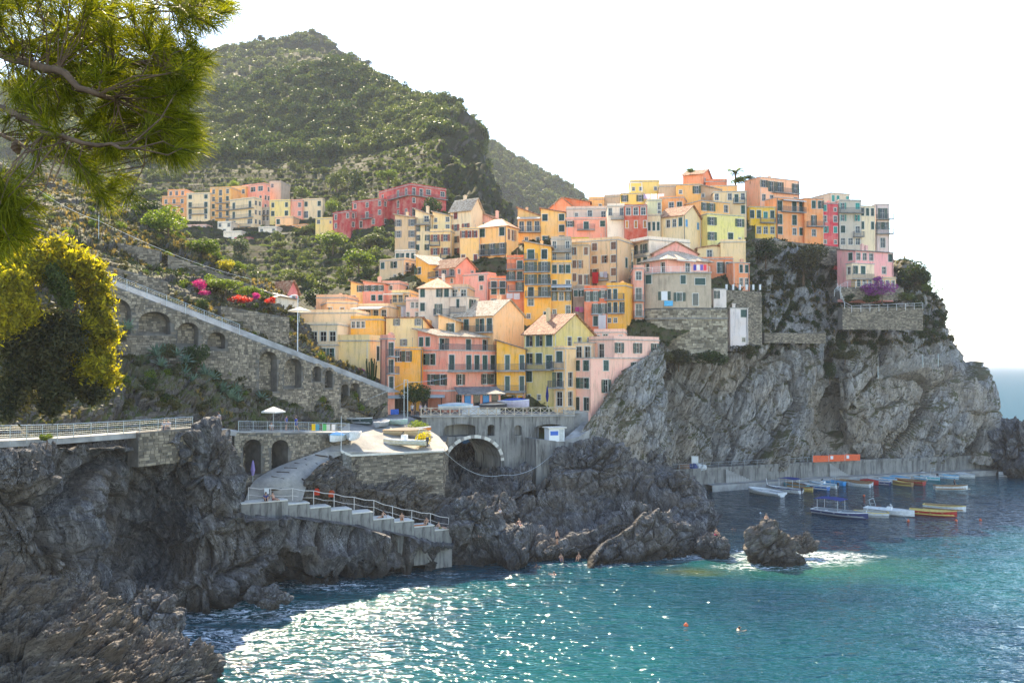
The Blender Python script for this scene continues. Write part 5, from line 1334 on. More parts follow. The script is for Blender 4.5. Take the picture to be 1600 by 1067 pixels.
# ---- quay along the foot of the cliff
QL = [(1000,733,160),(1040,737,167),(1100,735,171),(1200,729,177),(1300,724,183),(1400,721,188),(1500,718,193),(1600,716,199)]
mb = MB(); P = [at(*p) for p in QL]
for p in P: p.z = 3.9
for a, b in zip(P, P[1:]):
    n_ = Vector((-(b-a).y, (b-a).x, 0)).normalized() * 7; mb.poly([a, b, b + n_, a + n_]); mb.poly([a - Vector((0,0,5)), b - Vector((0,0,5)), b, a])
    k = Vector((0,0,0.28)); o_ = -n_.normalized() * 0.12; i_ = n_.normalized() * 0.35
    mb.poly([a+o_+k, b+o_+k, b+i_+k, a+i_+k]); mb.poly([a+o_-k, b+o_-k, b+o_+k, a+o_+k]); mb.poly([a+i_+k, b+i_+k, b+i_, a+i_])
tag(mb.build('quay', M_STAIN), kind='structure')
mb = MB(); L2 = P[2:]
for a, b in zip(L2, L2[1:]):
    n_ = Vector(((b-a).y, -(b-a).x, 0)).normalized() * 2.6; z = Vector((0,0,-2.75)); mb.poly([a+z+n_, b+z+n_, b+z, a+z]); mb.poly([a+n_+z*2, b+n_+z*2, b+n_+z, a+n_+z])
tag(mb.build('quay', M_CONCRETE), kind='structure')
# stair down from the upper to the lower quay
for (pa, pb, lab) in ((1128, 1168, 'concrete stair down the quay wall nearest the bathing rocks'), (1290, 1318, 'concrete stair on the quay wall by the orange fence')):
    sr = empty('quay_stair', (0,0,0), 0, lab, 'stairs'); a, b = at(pa, 733, 172 + (pa-1100)*0.06), at(pb, 733, 172 + (pb-1100)*0.06); n_ = Vector(((b-a).y, -(b-a).x, 0)).normalized()
    for i in range(9):
        p = a + (b - a) * (i / 9); z = 3.7 - 0.29 * i; mb = MB(); mb.box(0, 0, 1.0, (b-a).length / 9, 1.0, z); o = mb.build('step', M_CONCRETE, sr); o.location = (p.x, p.y, 0) ; o.location = Vector((p.x, p.y, 0)) + n_ * 1.25; o.rotation_euler = (0, 0, math.atan2((b-a).y, (b-a).x))
railing('thin galvanised railing along the quay in front of the white cliff door', [p + Vector((0, 0.3, 0.2)) for p in P[:5]], 1.0, 3.0, 'bars')
# ================================================================== PLANTS
L_FAR = leafmat('far_tree_leaf', (0.022,0.040,0.014), (0.12,0.15,0.045), 0.4, 0.3)
L_FRESH = leafmat('fresh_leaf', (0.04,0.07,0.012), (0.16,0.22,0.035), 0.5, 0.5)
L_DARK = leafmat('dark_leaf', (0.012,0.026,0.010), (0.055,0.085,0.025), 0.35, 0.5)
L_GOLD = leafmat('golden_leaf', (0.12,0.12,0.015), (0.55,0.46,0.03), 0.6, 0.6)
L_DRY = leafmat('dry_grass', (0.12,0.085,0.035), (0.34,0.25,0.10), 0.4, 0.8)
L_SCRUB = leafmat('scrub_leaf', (0.03,0.036,0.018), (0.12,0.11,0.05), 0.35, 0.6)
L_AGAVE = leafmat('agave_leaf', (0.07,0.12,0.09), (0.20,0.29,0.22), 0.15, 0.6)
L_MAG = leafmat('magenta_flower', (0.25,0.01,0.16), (0.6,0.03,0.38), 0.4, 0.6)
L_PURP = leafmat('purple_flower', (0.16,0.02,0.20), (0.38,0.06,0.42), 0.4, 0.6)
L_REDF = leafmat('red_flower', (0.3,0.01,0.02), (0.7,0.05,0.03), 0.4, 0.6)
L_NEEDLE = leafmat('pine_needle', (0.028,0.042,0.006), (0.25,0.26,0.02), 0.52, 3.0, 0.45)
M_BARK = plain('bark', (0.13, 0.085, 0.055), 0.9, var=0.4, sc=9.0, bmp=0.8)

def leaves(C, Nn, size, rs, asp=1.6, jit=0.8):
    """leaf quads at the points C facing roughly along Nn"""
    n = len(C); nv = Nn + rs.normal(0, jit, (n, 3)); nv /= np.linalg.norm(nv, axis=1, keepdims=True) + 1e-9
    a = np.cross(nv, rs.normal(0, 1, (n, 3))); a /= np.linalg.norm(a, axis=1, keepdims=True) + 1e-9; b = np.cross(nv, a)
    s = size * rs.uniform(0.6, 1.3, (n, 1)); a = a * s * asp * 0.5; b = b * s * 0.5
    V = np.stack([C - a, C - b * 0.9 + a * 0.1, C + a, C + b * 0.9 + a * 0.1], 1).reshape(-1, 3)
    return V, np.arange(4 * n).reshape(n, 4)
def crown_points(n, seed, lumps=9, flat=0.85, fill=0.25):
    rs = np.random.RandomState(seed)
    lc = rs.normal(0, 1, (lumps, 3)); lc /= np.linalg.norm(lc, axis=1, keepdims=True); lc *= rs.uniform(0.35, 0.68, (lumps, 1)); lc[:, 2] = lc[:, 2] * 0.8
    lr = rs.uniform(0.28, 0.48, lumps)
    i = rs.choice(lumps, n, p=lr ** 2 / (lr ** 2).sum()); d = rs.normal(0, 1, (n, 3)); d /= np.linalg.norm(d, axis=1, keepdims=True)
    r = np.where(rs.rand(n) < fill, rs.rand(n) ** 0.5, rs.uniform(0.88, 1.08, n))
    C = lc[i] + d * (lr[i] * r)[:, None]; C[:, 2] *= flat
    return C, d, rs
def crown_mesh(key, n, seed, mat, leaf=0.13, lumps=9, flat=0.85):
    k = ('crown', key, seed)
    if k not in CACHE:
        C, d, rs = crown_points(n, seed, lumps, flat)
        V, Q = leaves(C, d, leaf, rs); CACHE[k] = np_mesh('crown', V, Q, mat, False)
    return CACHE[k]
def tuft_mesh(key, seed, mat, n=26, h=1.0, spread=0.5, w=0.03):
    k = ('tuft', key, seed)
    if k in CACHE: return CACHE[k]
    r = random.Random(seed); mb = MB()
    for i in range(n):
        a = r.uniform(0, 2 * math.pi); s = r.uniform(0.1, spread); hh = h * r.uniform(0.5, 1.0); b = Vector((math.cos(a), math.sin(a), 0)); p = b * r.uniform(0, 0.12); sd = Vector((-b.y, b.x, 0)) * w
        m_ = p + b * s * 0.45 + Vector((0, 0, hh * 0.65)); t_ = p + b * s + Vector((0, 0, hh * 0.9))
        mb.poly([p - sd, p + sd, m_ + sd * 0.8, m_ - sd * 0.8]); mb.poly([m_ - sd * 0.8, m_ + sd * 0.8, t_])
    CACHE[k] = mb.mesh('tuft', mat); return CACHE[k]
def scatter(name, pts, scales, meshes, kind='stuff', tiltn=None, seed=0, parent=None, sz=None):
    """one object holding many instances of a few plant shapes (geometry nodes)"""
    rs = np.random.RandomState(seed); n = len(pts)
    me = bpy.data.meshes.new(name); me.vertices.add(n); me.vertices.foreach_set('co', np.asarray(pts, dtype=np.float32).ravel())
    a = me.attributes.new('sc', 'FLOAT_VECTOR', 'POINT'); s = np.asarray(scales, dtype=np.float32).reshape(-1, 1) * np.ones((1, 3), dtype=np.float32)
    s[:, 2] *= rs.uniform(0.8, 1.25, n) if sz is None else sz
    a.data.foreach_set('vector', s.ravel())
    a = me.attributes.new('rot', 'FLOAT_VECTOR', 'POINT'); rr_ = np.zeros((n, 3), dtype=np.float32); rr_[:, 2] = rs.uniform(0, 6.28, n); rr_[:, 0] = rs.uniform(-0.15, 0.15, n); a.data.foreach_set('vector', rr_.ravel())
    a = me.attributes.new('idx', 'INT', 'POINT'); a.data.foreach_set('value', rs.randint(0, len(meshes), n).astype(np.int32))
    o = bpy.data.objects.new(name, me); link(o, parent); tag(o, kind=kind)
    pc = bpy.data.collections.new(name + '_shapes')
    for i, m_ in enumerate(meshes): pc.objects.link(bpy.data.objects.new('shape%02d' % i, m_))
    ng = bpy.data.node_groups.new(name, 'GeometryNodeTree'); ng.interface.new_socket('Geometry', in_out='INPUT', socket_type='NodeSocketGeometry'); ng.interface.new_socket('Geometry', in_out='OUTPUT', socket_type='NodeSocketGeometry')
    gi, go = ng.nodes.new('NodeGroupInput'), ng.nodes.new('NodeGroupOutput'); ip = ng.nodes.new('GeometryNodeInstanceOnPoints'); ci = ng.nodes.new('GeometryNodeCollectionInfo')
    ci.inputs[0].default_value = pc; ci.inputs[1].default_value = True; ci.inputs[2].default_value = True
    def attr(nm, t):
        q = ng.nodes.new('GeometryNodeInputNamedAttribute'); q.data_type = t; q.inputs[0].default_value = nm; return q.outputs[0]
    e2r = ng.nodes.new('FunctionNodeEulerToRotation'); ng.links.new(attr('rot', 'FLOAT_VECTOR'), e2r.inputs[0])
    ng.links.new(gi.outputs[0], ip.inputs['Points']); ng.links.new(ci.outputs[0], ip.inputs['Instance']); ip.inputs['Pick Instance'].default_value = True
    ng.links.new(attr('idx', 'INT'), ip.inputs['Instance Index']); ng.links.new(e2r.outputs[0], ip.inputs['Rotation']); ng.links.new(attr('sc', 'FLOAT_VECTOR'), ip.inputs['Scale']); ng.links.new(ip.outputs[0], go.inputs[0])
    md = o.modifiers.new('plants', 'NODES'); md.node_group = ng
    return o
FARSH = [crown_mesh('far', 420, s, L_FAR, 0.17) for s in range(5)]
L_HILL = leafmat('hill_leaf', (0.04,0.062,0.016), (0.14,0.17,0.045), 0.3, 0.3)
HILLSH = [crown_mesh('hilll', 420, s + 60, L_HILL, 0.17) for s in range(3)]
FRESHSH = [crown_mesh('fresh', 420, s + 20, L_FRESH, 0.16) for s in range(3)]
SCRUBSH = [crown_mesh('scrub', 260, s + 30, L_SCRUB, 0.2, 6, 0.7) for s in range(3)]
DARKSH = [crown_mesh('dark', 420, s + 40, L_DARK, 0.15) for s in range(3)]
GRASSSH = [tuft_mesh('grass', s, L_DRY, 26, 1.0, 0.6, 0.03) for s in range(3)] + [tuft_mesh('grassg', s, L_SCRUB, 26, 1.0, 0.6, 0.035) for s in range(2)]

def to_px(P):
    d = P - np.array([0, 0, CAMH]); yc = d[:, 1] * _c + d[:, 2] * _s; zc = -d[:, 1] * _s + d[:, 2] * _c
    return CX + F * d[:, 0] / yc, CY - F * zc / yc, d[:, 1]
def sample_grid(G, n, seed):
    rs = np.random.RandomState(seed); nv, nu = G.shape[:2]
    du = np.linalg.norm(G[:-1, 1:] - G[:-1, :-1], axis=2); dv = np.linalg.norm(G[1:, :-1] - G[:-1, :-1], axis=2); w = (du * dv).ravel(); w /= w.sum()
    i = rs.choice(len(w), n, p=w); r, c = i // (nu - 1), i % (nu - 1); a, b = rs.rand(n, 1), rs.rand(n, 1)
    return G[r, c] * (1-a)*(1-b) + G[r, c+1] * a*(1-b) + G[r+1, c] * (1-a)*b + G[r+1, c+1] * a*b, rs
# woods and vineyards of the middle hill
P, rs = sample_grid(HMG, 26000, 1); px, py, Yd = to_px(P); z = P[:, 2]
nz = fbm(P * 0.018, 3, 90); nz2 = fbm(P * 0.05, 3, 91)
forest = np.clip((z - 108) / 14, 0, 1); rocky = np.clip((px - 675 - (py - 200) * 0.12) / 25, 0, 1)
keep = rs.rand(len(P)) < np.where(forest > 0.5, 0.42 + 0.4 * (nz > -0.15), 0.05 + 0.13 * (nz2 > 0.15)) * (1 - 0.8 * rocky) * (z > 40)
keep &= ~((np.abs(Yd - 312) < 16) & (px < 515)) & ~((Yd > 258) & (Yd < 300) & (px > 515) & (px < 700) & (z < 90))
P1_ = P[keep]; f1 = forest[keep]; sc = np.where(f1 > 0.5, rs.uniform(2.0, 4.6, len(P1_)), rs.uniform(1.0, 2.8, len(P1_)))
lightsel = rs.rand(len(P1_)) < np.where(f1 > 0.5, 0.10, 0.35)
P1_[:, 2] += sc * 0.45
scatter('hill_woods', P1_[~lightsel], sc[~lightsel], FARSH, seed=2); scatter('hill_woods', P1_[lightsel], sc[lightsel] * 0.9, HILLSH, seed=3)
P3x, rs3 = sample_grid(HMG[:, :], 60000, 33); px3, py3, Y3 = to_px(P3x); z3 = P3x[:, 2]; k3 = (z3 > 38) & (z3 < 128) & (rs3.rand(len(P3x)) < 0.5 + 0.5 * (vnoise(P3x * 0.03, 8) > -0.3)) & (px3 < 800) & (px3 > 120) & (Y3 < 420) & (Y3 > 190)
k3 &= ~((np.abs(Y3 - 310) < 7) & (px3 < 515) & (px3 > 245)) & (rs3.rand(len(P3x)) > 0.8 * np.clip((px3 - 675) / 25, 0, 1))
k3 &= (lambda f: (f < 0.3) | (f > 0.82))(((P3x[:, 2] + 0.9 * vnoise(P3x * 0.02, 61)) / 3.2) % 1.0)
P3x = P3x[k3]; s3x = rs3.uniform(0.45, 1.3, len(P3x)); lt = (vnoise(P3x * np.array([0.03, 0.1, 0.25]), 9) + rs3.uniform(-0.3, 0.3, len(P3x))) > 0.25
scatter('vineyard_rows', P3x[lt], s3x[lt], HILLSH + FRESHSH[:1], seed=34, sz=0.8); scatter('vineyard_rows', P3x[~lt], s3x[~lt], FARSH + SCRUBSH[:1], seed=35, sz=0.8)
big, rsb = sample_grid(HMG, 2600, 36); pxb, pyb_, Yb_ = to_px(big); kb = (big[:, 2] > 112) & (vnoise(big * 0.02, 12) > 0.0) & (pxb < 690); big = big[kb]; sb_ = rsb.uniform(4.5, 7.0, len(big)); big[:, 2] += sb_ * 0.5
scatter('hill_woods', big, sb_, DARKSH, seed=37)
# rows of vines and low crops on the terraces
low = (~keep) & (z > 40) & (forest < 0.6) & (rs.rand(len(P)) < 0.75 * (1 - 0.7 * rocky))
P2_ = P[low]; sc2 = rs.uniform(0.45, 1.15, len(P2_)); s3 = (fbm(P2_ * 0.03, 2, 95) + rs.uniform(-0.4, 0.4, len(P2_))) > 0.12
scatter('vineyard_rows', P2_[s3], sc2[s3], FRESHSH, seed=4); scatter('vineyard_rows', P2_[~s3], sc2[~s3], FARSH, seed=5)
P, rs = sample_grid(HPG, 11000, 6); px, py, Yd = to_px(P); nz = fbm(P * 0.009, 3, 97)
keep = rs.rand(len(P)) < np.where(nz > -0.1, 0.85, 0.35) * np.where((px > 490) & (py < 120 + (px - 490) * 0.2), 0.45, 1)
P = P[keep]; sc = rs.uniform(2.0, 5.2, len(P)); P[:, 2] += sc * 0.4; scatter('hill_woods', P, sc, FARSH + HILLSH[:2], seed=7)
P, rs = sample_grid(HRG, 9000, 8); nz = fbm(P * 0.01, 3, 98); keep = rs.rand(len(P)) < np.where(nz > -0.2, 0.9, 0.4)
P = P[keep]; sc = rs.uniform(2.5, 6.0, len(P)); P[:, 2] += sc * 0.3; scatter('hill_woods', P, sc, FARSH + HILLSH[:1], seed=9)

# single trees and shrubs one can tell apart
def tree(label, px, pyb, Y, wpx, hpx, mat=None, name='tree', cat='tree', seed=0, n=1600, leaf=0.10, trunk=0.25, flat=0.9, lumps=12, group=None):
    b = at(px, pyb, Y); W = wpx * Y / F; H = hpx * Y / F
    root = empty(name, b, 0, label, cat, group); mat = mat or L_FAR
    me = crown_mesh(mat.name + str(n) + str(leaf), n, seed, mat, leaf, lumps, flat)
    ch = H * (1 - trunk * 0.7)
    o = obj('crown', me, root, (0, 0, H - ch * 0.5), (0, 0, seed * 1.3), (W / 2, W / 2, ch / 2 / flat))
    mb = MB(); top = H * (trunk + 0.35); r0 = max(0.06, H * 0.035)
    mb.tube([(0, 0, -0.5), (0.1, 0, top * 0.4), (0, 0.05, top)], r0, 7, r1=r0 * 0.4)
    rr_ = random.Random(seed)
    for i in range(5):
        a = rr_.uniform(0, 6.28); mb.tube([(0.05, 0, top * (0.4 + 0.1 * i)), (math.cos(a) * W * 0.15, math.sin(a) * W * 0.15, top * (0.6 + 0.1 * i)), (math.cos(a) * W * 0.32, math.sin(a) * W * 0.32, top * (0.75 + 0.12 * i))], r0 * 0.4, 5, r1=r0 * 0.12)
    mb.build('trunk', M_BARK, root)
    return root
tree('dark bushy tree hiding the corner of the large crimson block', 672, 352, 262, 44, 52, L_DARK, seed=1)
tree('pair of broad pale green trees beside the yellow distant house', 470, 316, 330, 34, 26, L_FRESH, seed=2)
tree('rounded tree standing right of the cream house in the distant row', 518, 345, 300, 28, 40, L_FRESH, seed=3)
tree('dark pointed tree on the terraces above the crimson houses', 556, 310, 330, 34, 50, L_DARK, seed=4)
tree('full dark tree left of the pointed one on the terraces', 526, 308, 334, 36, 42, L_FAR, seed=5)
tree('yellow green tree above the roofs of the crimson houses', 606, 296, 300, 40, 36, L_FRESH, seed=6)
tree('small bright tree on top of the distant yellow block', 364, 300, 330, 24, 20, L_FRESH, seed=7)
tree('broad bright green tree on the terrace below the crimson houses', 520, 395, 250, 66, 38, L_FRESH, seed=8)
tree('wide dark green tree on the same terrace below the large crimson block', 580, 392, 248, 60, 30, L_FAR, seed=9)
tree('big pale olive tree on the slope left of the weathered tower house', 560, 432, 215, 62, 48, L_FRESH, seed=10)
tree('dark round tree left of the pink gabled house and the peach house', 492, 492, 170, 54, 44, L_DARK, seed=11)
tree('twin rounded shrubs on the bare terrace edge above the village entrance', 458, 452, 215, 52, 34, L_FAR, seed=12)
tree('dark tree at the lower left edge of the distant village', 372, 405, 270, 40, 34, L_DARK, seed=13)
tree('small tree beside the red house of the distant village', 438, 395, 275, 30, 22, L_FAR, seed=14)
tree('pale tree above the left end of the distant row of houses', 236, 316, 335, 30, 26, L_FRESH, seed=15)
tree('dark leafy tree in front of the golden house beside the restaurant', 648, 645, 131, 56, 52, L_DARK, seed=16, n=3000, leaf=0.07)
tree('umbrella pine alone on the skyline of the far peak', 408, 72, 760, 16, 17, L_DARK, 'pine_tree', seed=17, trunk=0.5, flat=0.5)
tree('little round pine on the far skyline left of the umbrella pine', 383, 76, 762, 10, 9, L_DARK, 'pine_tree', seed=18)
tree('pine at the right shoulder of the far peak', 574, 108, 742, 18, 16, L_DARK, 'pine_tree', seed=19)
tree('roof garden bush on the salmon summit house', 1078, 271, 203, 24, 8, L_FRESH, 'bush', 'bush', seed=20)
tree('bright leafy bush under the palm tree between the summit houses', 1154, 292, 200, 34, 16, L_FRESH, 'bush', 'bush', seed=21)
tree('dark bush beside the peach pink house on the ridge', 1172, 284, 205, 22, 12, L_DARK, 'bush', 'bush', seed=22)
tree('large tawny bush draping the rock under the orange house', 1255, 442, 190, 88, 66, L_SCRUB, 'bush', 'bush', seed=23, n=3500, leaf=0.07)
tree('dark bush left of the tawny one under the mustard house', 1196, 416, 189, 56, 46, L_DARK, 'bush', 'bush', seed=24, n=2400, leaf=0.07)
tree('big dark green tree behind the pink villa on the headland', 1428, 468, 200, 62, 62, L_DARK, seed=25, n=3500, leaf=0.07)
tree('round green bush under the terrace of the pink villa', 1362, 478, 184, 38, 20, L_FRESH, 'bush', 'bush', seed=26, n=2000)
tree('round green bush left of the pink villa steps', 1326, 478, 184, 30, 20, L_DARK, 'bush', 'bush', seed=27, n=2000)
tree('green bush right of the purple flowering one by the villa', 1412, 476, 186, 34, 24, L_FAR, 'bush', 'bush', seed=28, n=2000)
tree('purple bougainvillea tumbling beside the pink villa', 1378, 472, 182, 58, 34, L_PURP, 'bougainvillea', 'bougainvillea', seed=29, n=2600, leaf=0.06)
tree('purple spray of bougainvillea climbing the villa wall', 1372, 450, 182.5, 20, 22, L_PURP, 'bougainvillea', 'bougainvillea', seed=30, n=900, leaf=0.09)
tree('magenta bougainvillea in front of the plain cream house', 556, 592, 128.5, 36, 22, L_MAG, 'bougainvillea', 'bougainvillea', seed=31, n=1800, leaf=0.08, trunk=0.1)
for i, (lab, px, pyb, Y, w, h, mt) in enumerate([('tawny scrub hanging at the left foot of the stone tower', 1030, 572, 151, 50, 30, L_SCRUB), ('pale scrub at the middle of the stone tower foot', 1060, 576, 155.5, 62, 34, L_SCRUB), ('dark green scrub below the right end of the stone tower', 1112, 574, 156.5, 66, 32, L_DARK), ('small tawny bush under the tall white cliff block', 1160, 558, 164, 44, 22, L_SCRUB), ('dry bush on the cliff edge between the low old wall and the netting', 1320, 566, 180, 60, 26, L_SCRUB), ('green bush in the cleft at the top of the bare cliff', 1296, 596, 184, 30, 34, L_DARK)]):
    tree(lab, px, pyb, Y, w, h, mt, 'bush', 'bush', seed=120 + i, n=2400, leaf=0.075, trunk=0.05, flat=0.8)
# upper left ridge bushes and garden
for i, (lab, px, pyb, Y, w, h, mt) in enumerate([
    ('largest sunlit bush on the left ridge above the terraces', 262, 372, 138, 92, 56, L_FRESH), ('golden topped bush stepping down the left ridge', 316, 408, 132, 66, 42, L_FRESH),
    ('dark bush behind the sunlit ones on the left ridge', 228, 345, 146, 60, 36, L_DARK), ('low yellowish bush near the end of the left ridge', 350, 428, 129, 42, 24, L_GOLD),
    ('rounded green bush low on the left ridge beside the garden', 372, 428, 140, 30, 24, L_FRESH),
    ('dark shrub among the agaves under the arcade', 306, 585, 101.5, 46, 54, L_DARK), ('small shrub left of the agave bed under the arcade', 262, 568, 99, 34, 36, L_SCRUB),
    ('dark garden shrub below the flower terrace', 312, 494, 110, 34, 30, L_DARK), ('shrub growing in front of the widest arch of the arcade', 176, 540, 96, 44, 30, L_SCRUB),
    ('small tree at the foot of the arcade near the lower wall', 412, 628, 109, 34, 24, L_SCRUB), ('green tuft hanging over the rocks beside the two arched stores', 352, 700, 96.5, 18, 24, L_FRESH),
    ('little green bush on the rocks below the railing', 72, 692, 71, 26, 18, L_FRESH), ('thin yellow shrub on the terrace wall left of the bridge', 664, 702, 114, 34, 32, L_GOLD), ('green shrub hanging at the left end of the bridge', 652, 678, 121, 36, 24, L_FRESH)]):
    tree(lab, px, pyb, Y, w, h, mt, 'bush', 'bush', seed=50 + i, n=2400, leaf=0.075, trunk=0.08, flat=0.8)
for i, (lab, px, pyb, Y, w, h, mt) in enumerate([
    ('dark magenta bougainvillea at the left end of the garden terrace', 312, 456, 117, 24, 22, L_MAG), ('light pink flowers hanging over the garden terrace wall', 322, 464, 115, 26, 12, L_MAG),
    ('red geraniums under the vine pergola', 376, 476, 116, 44, 16, L_REDF), ('red and orange flowers on the balcony of the small white cottage', 422, 476, 117.5, 20, 14, L_REDF), ('pink flowers between the geraniums and the pergola', 398, 470, 115.5, 20, 14, L_MAG)]):
    tree(lab, px, pyb, Y, w, h, mt, 'flower_bush', 'flowers', seed=80 + i, n=1200, leaf=0.10, trunk=0.05)
tree('long sunlit vine pergola over the garden terrace', 352, 458, 119, 66, 24, L_FRESH, 'vine', 'vine', seed=90, n=2800, leaf=0.07, trunk=0.3, flat=0.5)
tree('second sunlit vine right of the long one above the geraniums', 388, 466, 119.5, 46, 20, L_FRESH, 'vine', 'vine', seed=91, n=2000, leaf=0.08, trunk=0.3, flat=0.5)
# tree cactus beside the thin pink house
cc = at(580, 606, 128.6); root = empty('tree_cactus', cc, 0, 'tall many-armed cactus beside the magenta bougainvillea', 'cactus'); r = random.Random(3)
for i in range(16):
    a = r.uniform(0, 6.28); s = r.uniform(0.2, 0.9); h = r.uniform(2.8, 4.4); mb = MB(); mb.tube([(0, 0, 0.2), (math.cos(a) * s * 0.8, math.sin(a) * s * 0.8, h * 0.45), (math.cos(a) * s, math.sin(a) * s, h)], 0.12, 6, r1=0.08); mb.build('stem', L_DARK, root)
# palm on the ridge
pc_ = at(1149, 288, 201); root = empty('palm_tree', pc_, 0, 'single palm with drooping fronds on the skyline between summit houses', 'palm tree')
mb = MB(); mb.tube([(0, 0, -1), (0.05, 0, 1.5), (0, 0, 2.6)], 0.22, 8); mb.build('trunk', M_BARK, root)
for i in range(22):
    a = i * 2.4; up = r.uniform(-0.2, 1.1); mb = MB(); L_ = 2.7; P_ = [Vector((0, 0, 2.6)) + Vector((math.cos(a), math.sin(a), 0)) * L_ * t * math.cos(up * 0.8) + Vector((0, 0, L_ * (t * math.sin(up) - 0.55 * t * t))) for t in (0, 0.25, 0.5, 0.75, 1)]
    sd = Vector((-math.sin(a), math.cos(a), 0))
    for j in range(16):
        t = j / 16 * 4; k = int(t); p = P_[k] + (P_[min(k+1,4)] - P_[k]) * (t - k); d_ = (P_[min(k+1,4)] - P_[k]).normalized() * 0.22
        for s in (-1, 1): mb.poly([p, p + sd * s * 0.42 + d_ + Vector((0,0,-0.16)), p + d_ * 0.9])
    mb.build('frond', L_DARK if i % 2 else L_FRESH, root)
# bamboo-like reeds at the right edge of the headland
for k, (px, pyb) in enumerate([(1440, 470), (1452, 474)]):
    root = empty('reed_clump', at(px, pyb, 203 + k), 0, ('feathery reeds leaning out over the edge of the headland', 'outermost feathery reeds against the sky on the headland')[k], 'reeds')
    for j in range(20):
        a = r.uniform(-0.5, 1.0); b_ = r.uniform(-0.6, 0.6); h = r.uniform(4, 9); mb = MB(); P_ = [Vector((a * t * 2.0 + a * t * t * 3 , b_ * t * 2, h * t - 1.0 * t * t)) for t in (0, 0.3, 0.6, 0.85, 1)]
        mb.tube(P_, 0.04, 4, r1=0.015, cap=False)
        for q in range(34):
            t = r.uniform(0.25, 1); p = Vector((a * t * 2.0 + a * t * t * 3, b_ * t * 2, h * t - 1.0 * t * t)); d_ = Vector((r.uniform(-0.6, 0.9), r.uniform(-0.5, 0.5), r.uniform(-0.5, 0.3))) * 0.8; s = Vector((0.05, 0.03, 0.06)); mb.poly([p - s, p + s, p + d_])
        mb.build('stem', L_FRESH, root)
# agaves, each a thing
def agave_mesh(seed, n=26):
    r = random.Random(seed); mb = MB()
    for i in range(n):
        a = i * 2.399; el = 0.25 + 1.1 * (i / n); L_ = r.uniform(0.8, 1.15); b = Vector((math.cos(a) * math.cos(el), math.sin(a) * math.cos(el), math.sin(el))); sd = Vector((-math.sin(a), math.cos(a), 0)) * 0.085
        p0 = b * 0.06; p1 = b * 0.45 * L_ - Vector((0, 0, 0.0)); p2 = b * L_ + Vector((0, 0, -0.22 * math.cos(el)))
        u = Vector((0, 0, 0.05)); mb.poly([p0 - sd * 0.7, p0, p1 - u * 0.5, p1 - sd]); mb.poly([p0, p0 + sd * 0.7, p1 + sd, p1 - u * 0.5]); mb.poly([p1 - sd, p1 - u * 0.5, p2]); mb.poly([p1 - u * 0.5, p1 + sd, p2])
    return mb.mesh('agave', L_AGAVE)
AG = [agave_mesh(s) for s in range(4)]
agl = [(160,506,95.2,1.5),(178,512,95.6,1.3),(196,515,96,1.5),(245,556,98.8,1.7),(262,552,99.5,1.4),(278,556,100,1.5),(290,566,100.4,1.3),(250,572,98.2,1.5),(284,590,99.6,1.7),(302,598,100.4,1.4),(322,586,102,1.7),(334,592,102.6,1.3),(318,606,101.2,1.5),(345,612,102.6,1.6),(358,622,103.2,1.5),(372,628,104,1.5),(352,634,102.4,1.3),(410,624,108.4,1.3),(338,628,101.6,1.4),(366,612,104.4,1.4)]
for i, (px, py, Y, s) in enumerate(agl):
    o = obj('agave', AG[i % 4], None, at(px, py, Y - 0.6), (0.5, 0, i * 1.1), (s, s, s)); tag(o, 'blue grey agave rosette on the rocky slope under the arcade', 'agave', 'agaves under the arcade')
# dry grass and scrub on the left slope
G = LSP[:int(LSP.shape[0] * 0.86)]
P, rs = sample_grid(G, 17000, 11); px, py, Yd = to_px(P); nz = fbm(P * 0.12, 3, 99); z = P[:, 2]
k1 = (nz > -0.05) & (py < 655) & (rs.rand(len(P)) < 0.75); scatter('grass', P[k1], rs.uniform(0.3, 0.85, k1.sum()), GRASSSH, seed=12)
k2 = (nz < 0.15) & (py < 640) & (rs.rand(len(P)) < 0.14); scatter('undergrowth', P[k2], rs.uniform(0.35, 1.1, k2.sum()), SCRUBSH + FRESHSH[:1] + DARKSH[:1], seed=13)
# scrub and grass on the upper cliff
ob = bpy.data.objects['cliff']; vv = np.zeros(len(ob.data.vertices) * 3); ob.data.vertices.foreach_get('co', vv); CG = vv.reshape(330, 640, 3)
P, rs = sample_grid(CG, 30000, 14); px, py, Yd = to_px(P); nz = fbm(P * 0.09, 3, 101); z = P[:, 2]
top = np.clip((552 + 12 * nz - py) / 18, 0, 1) * (px > 985) + 0.85 * (px < 985) * (py < 690) * (nz > -0.1)
k1 = rs.rand(len(P)) < top * (nz > -0.22) * 0.5; scatter('grass', P[k1], rs.uniform(0.35, 1.0, k1.sum()), GRASSSH, seed=15)
k2 = rs.rand(len(P)) < top * (nz < 0.35) * 0.34; scatter('undergrowth', P[k2], rs.uniform(0.5, 1.7, k2.sum()), SCRUBSH + DARKSH, seed=16)
# scrub on village ground that shows between houses
ob = bpy.data.objects['village_hillside']; vv = np.zeros(len(ob.data.vertices) * 3); ob.data.vertices.foreach_get('co', vv); CG = vv.reshape(120, 200, 3)
P, rs = sample_grid(CG, 5000, 17); scatter('undergrowth', P, rs.uniform(0.3, 0.9, len(P)), SCRUBSH + DARKSH, seed=18)

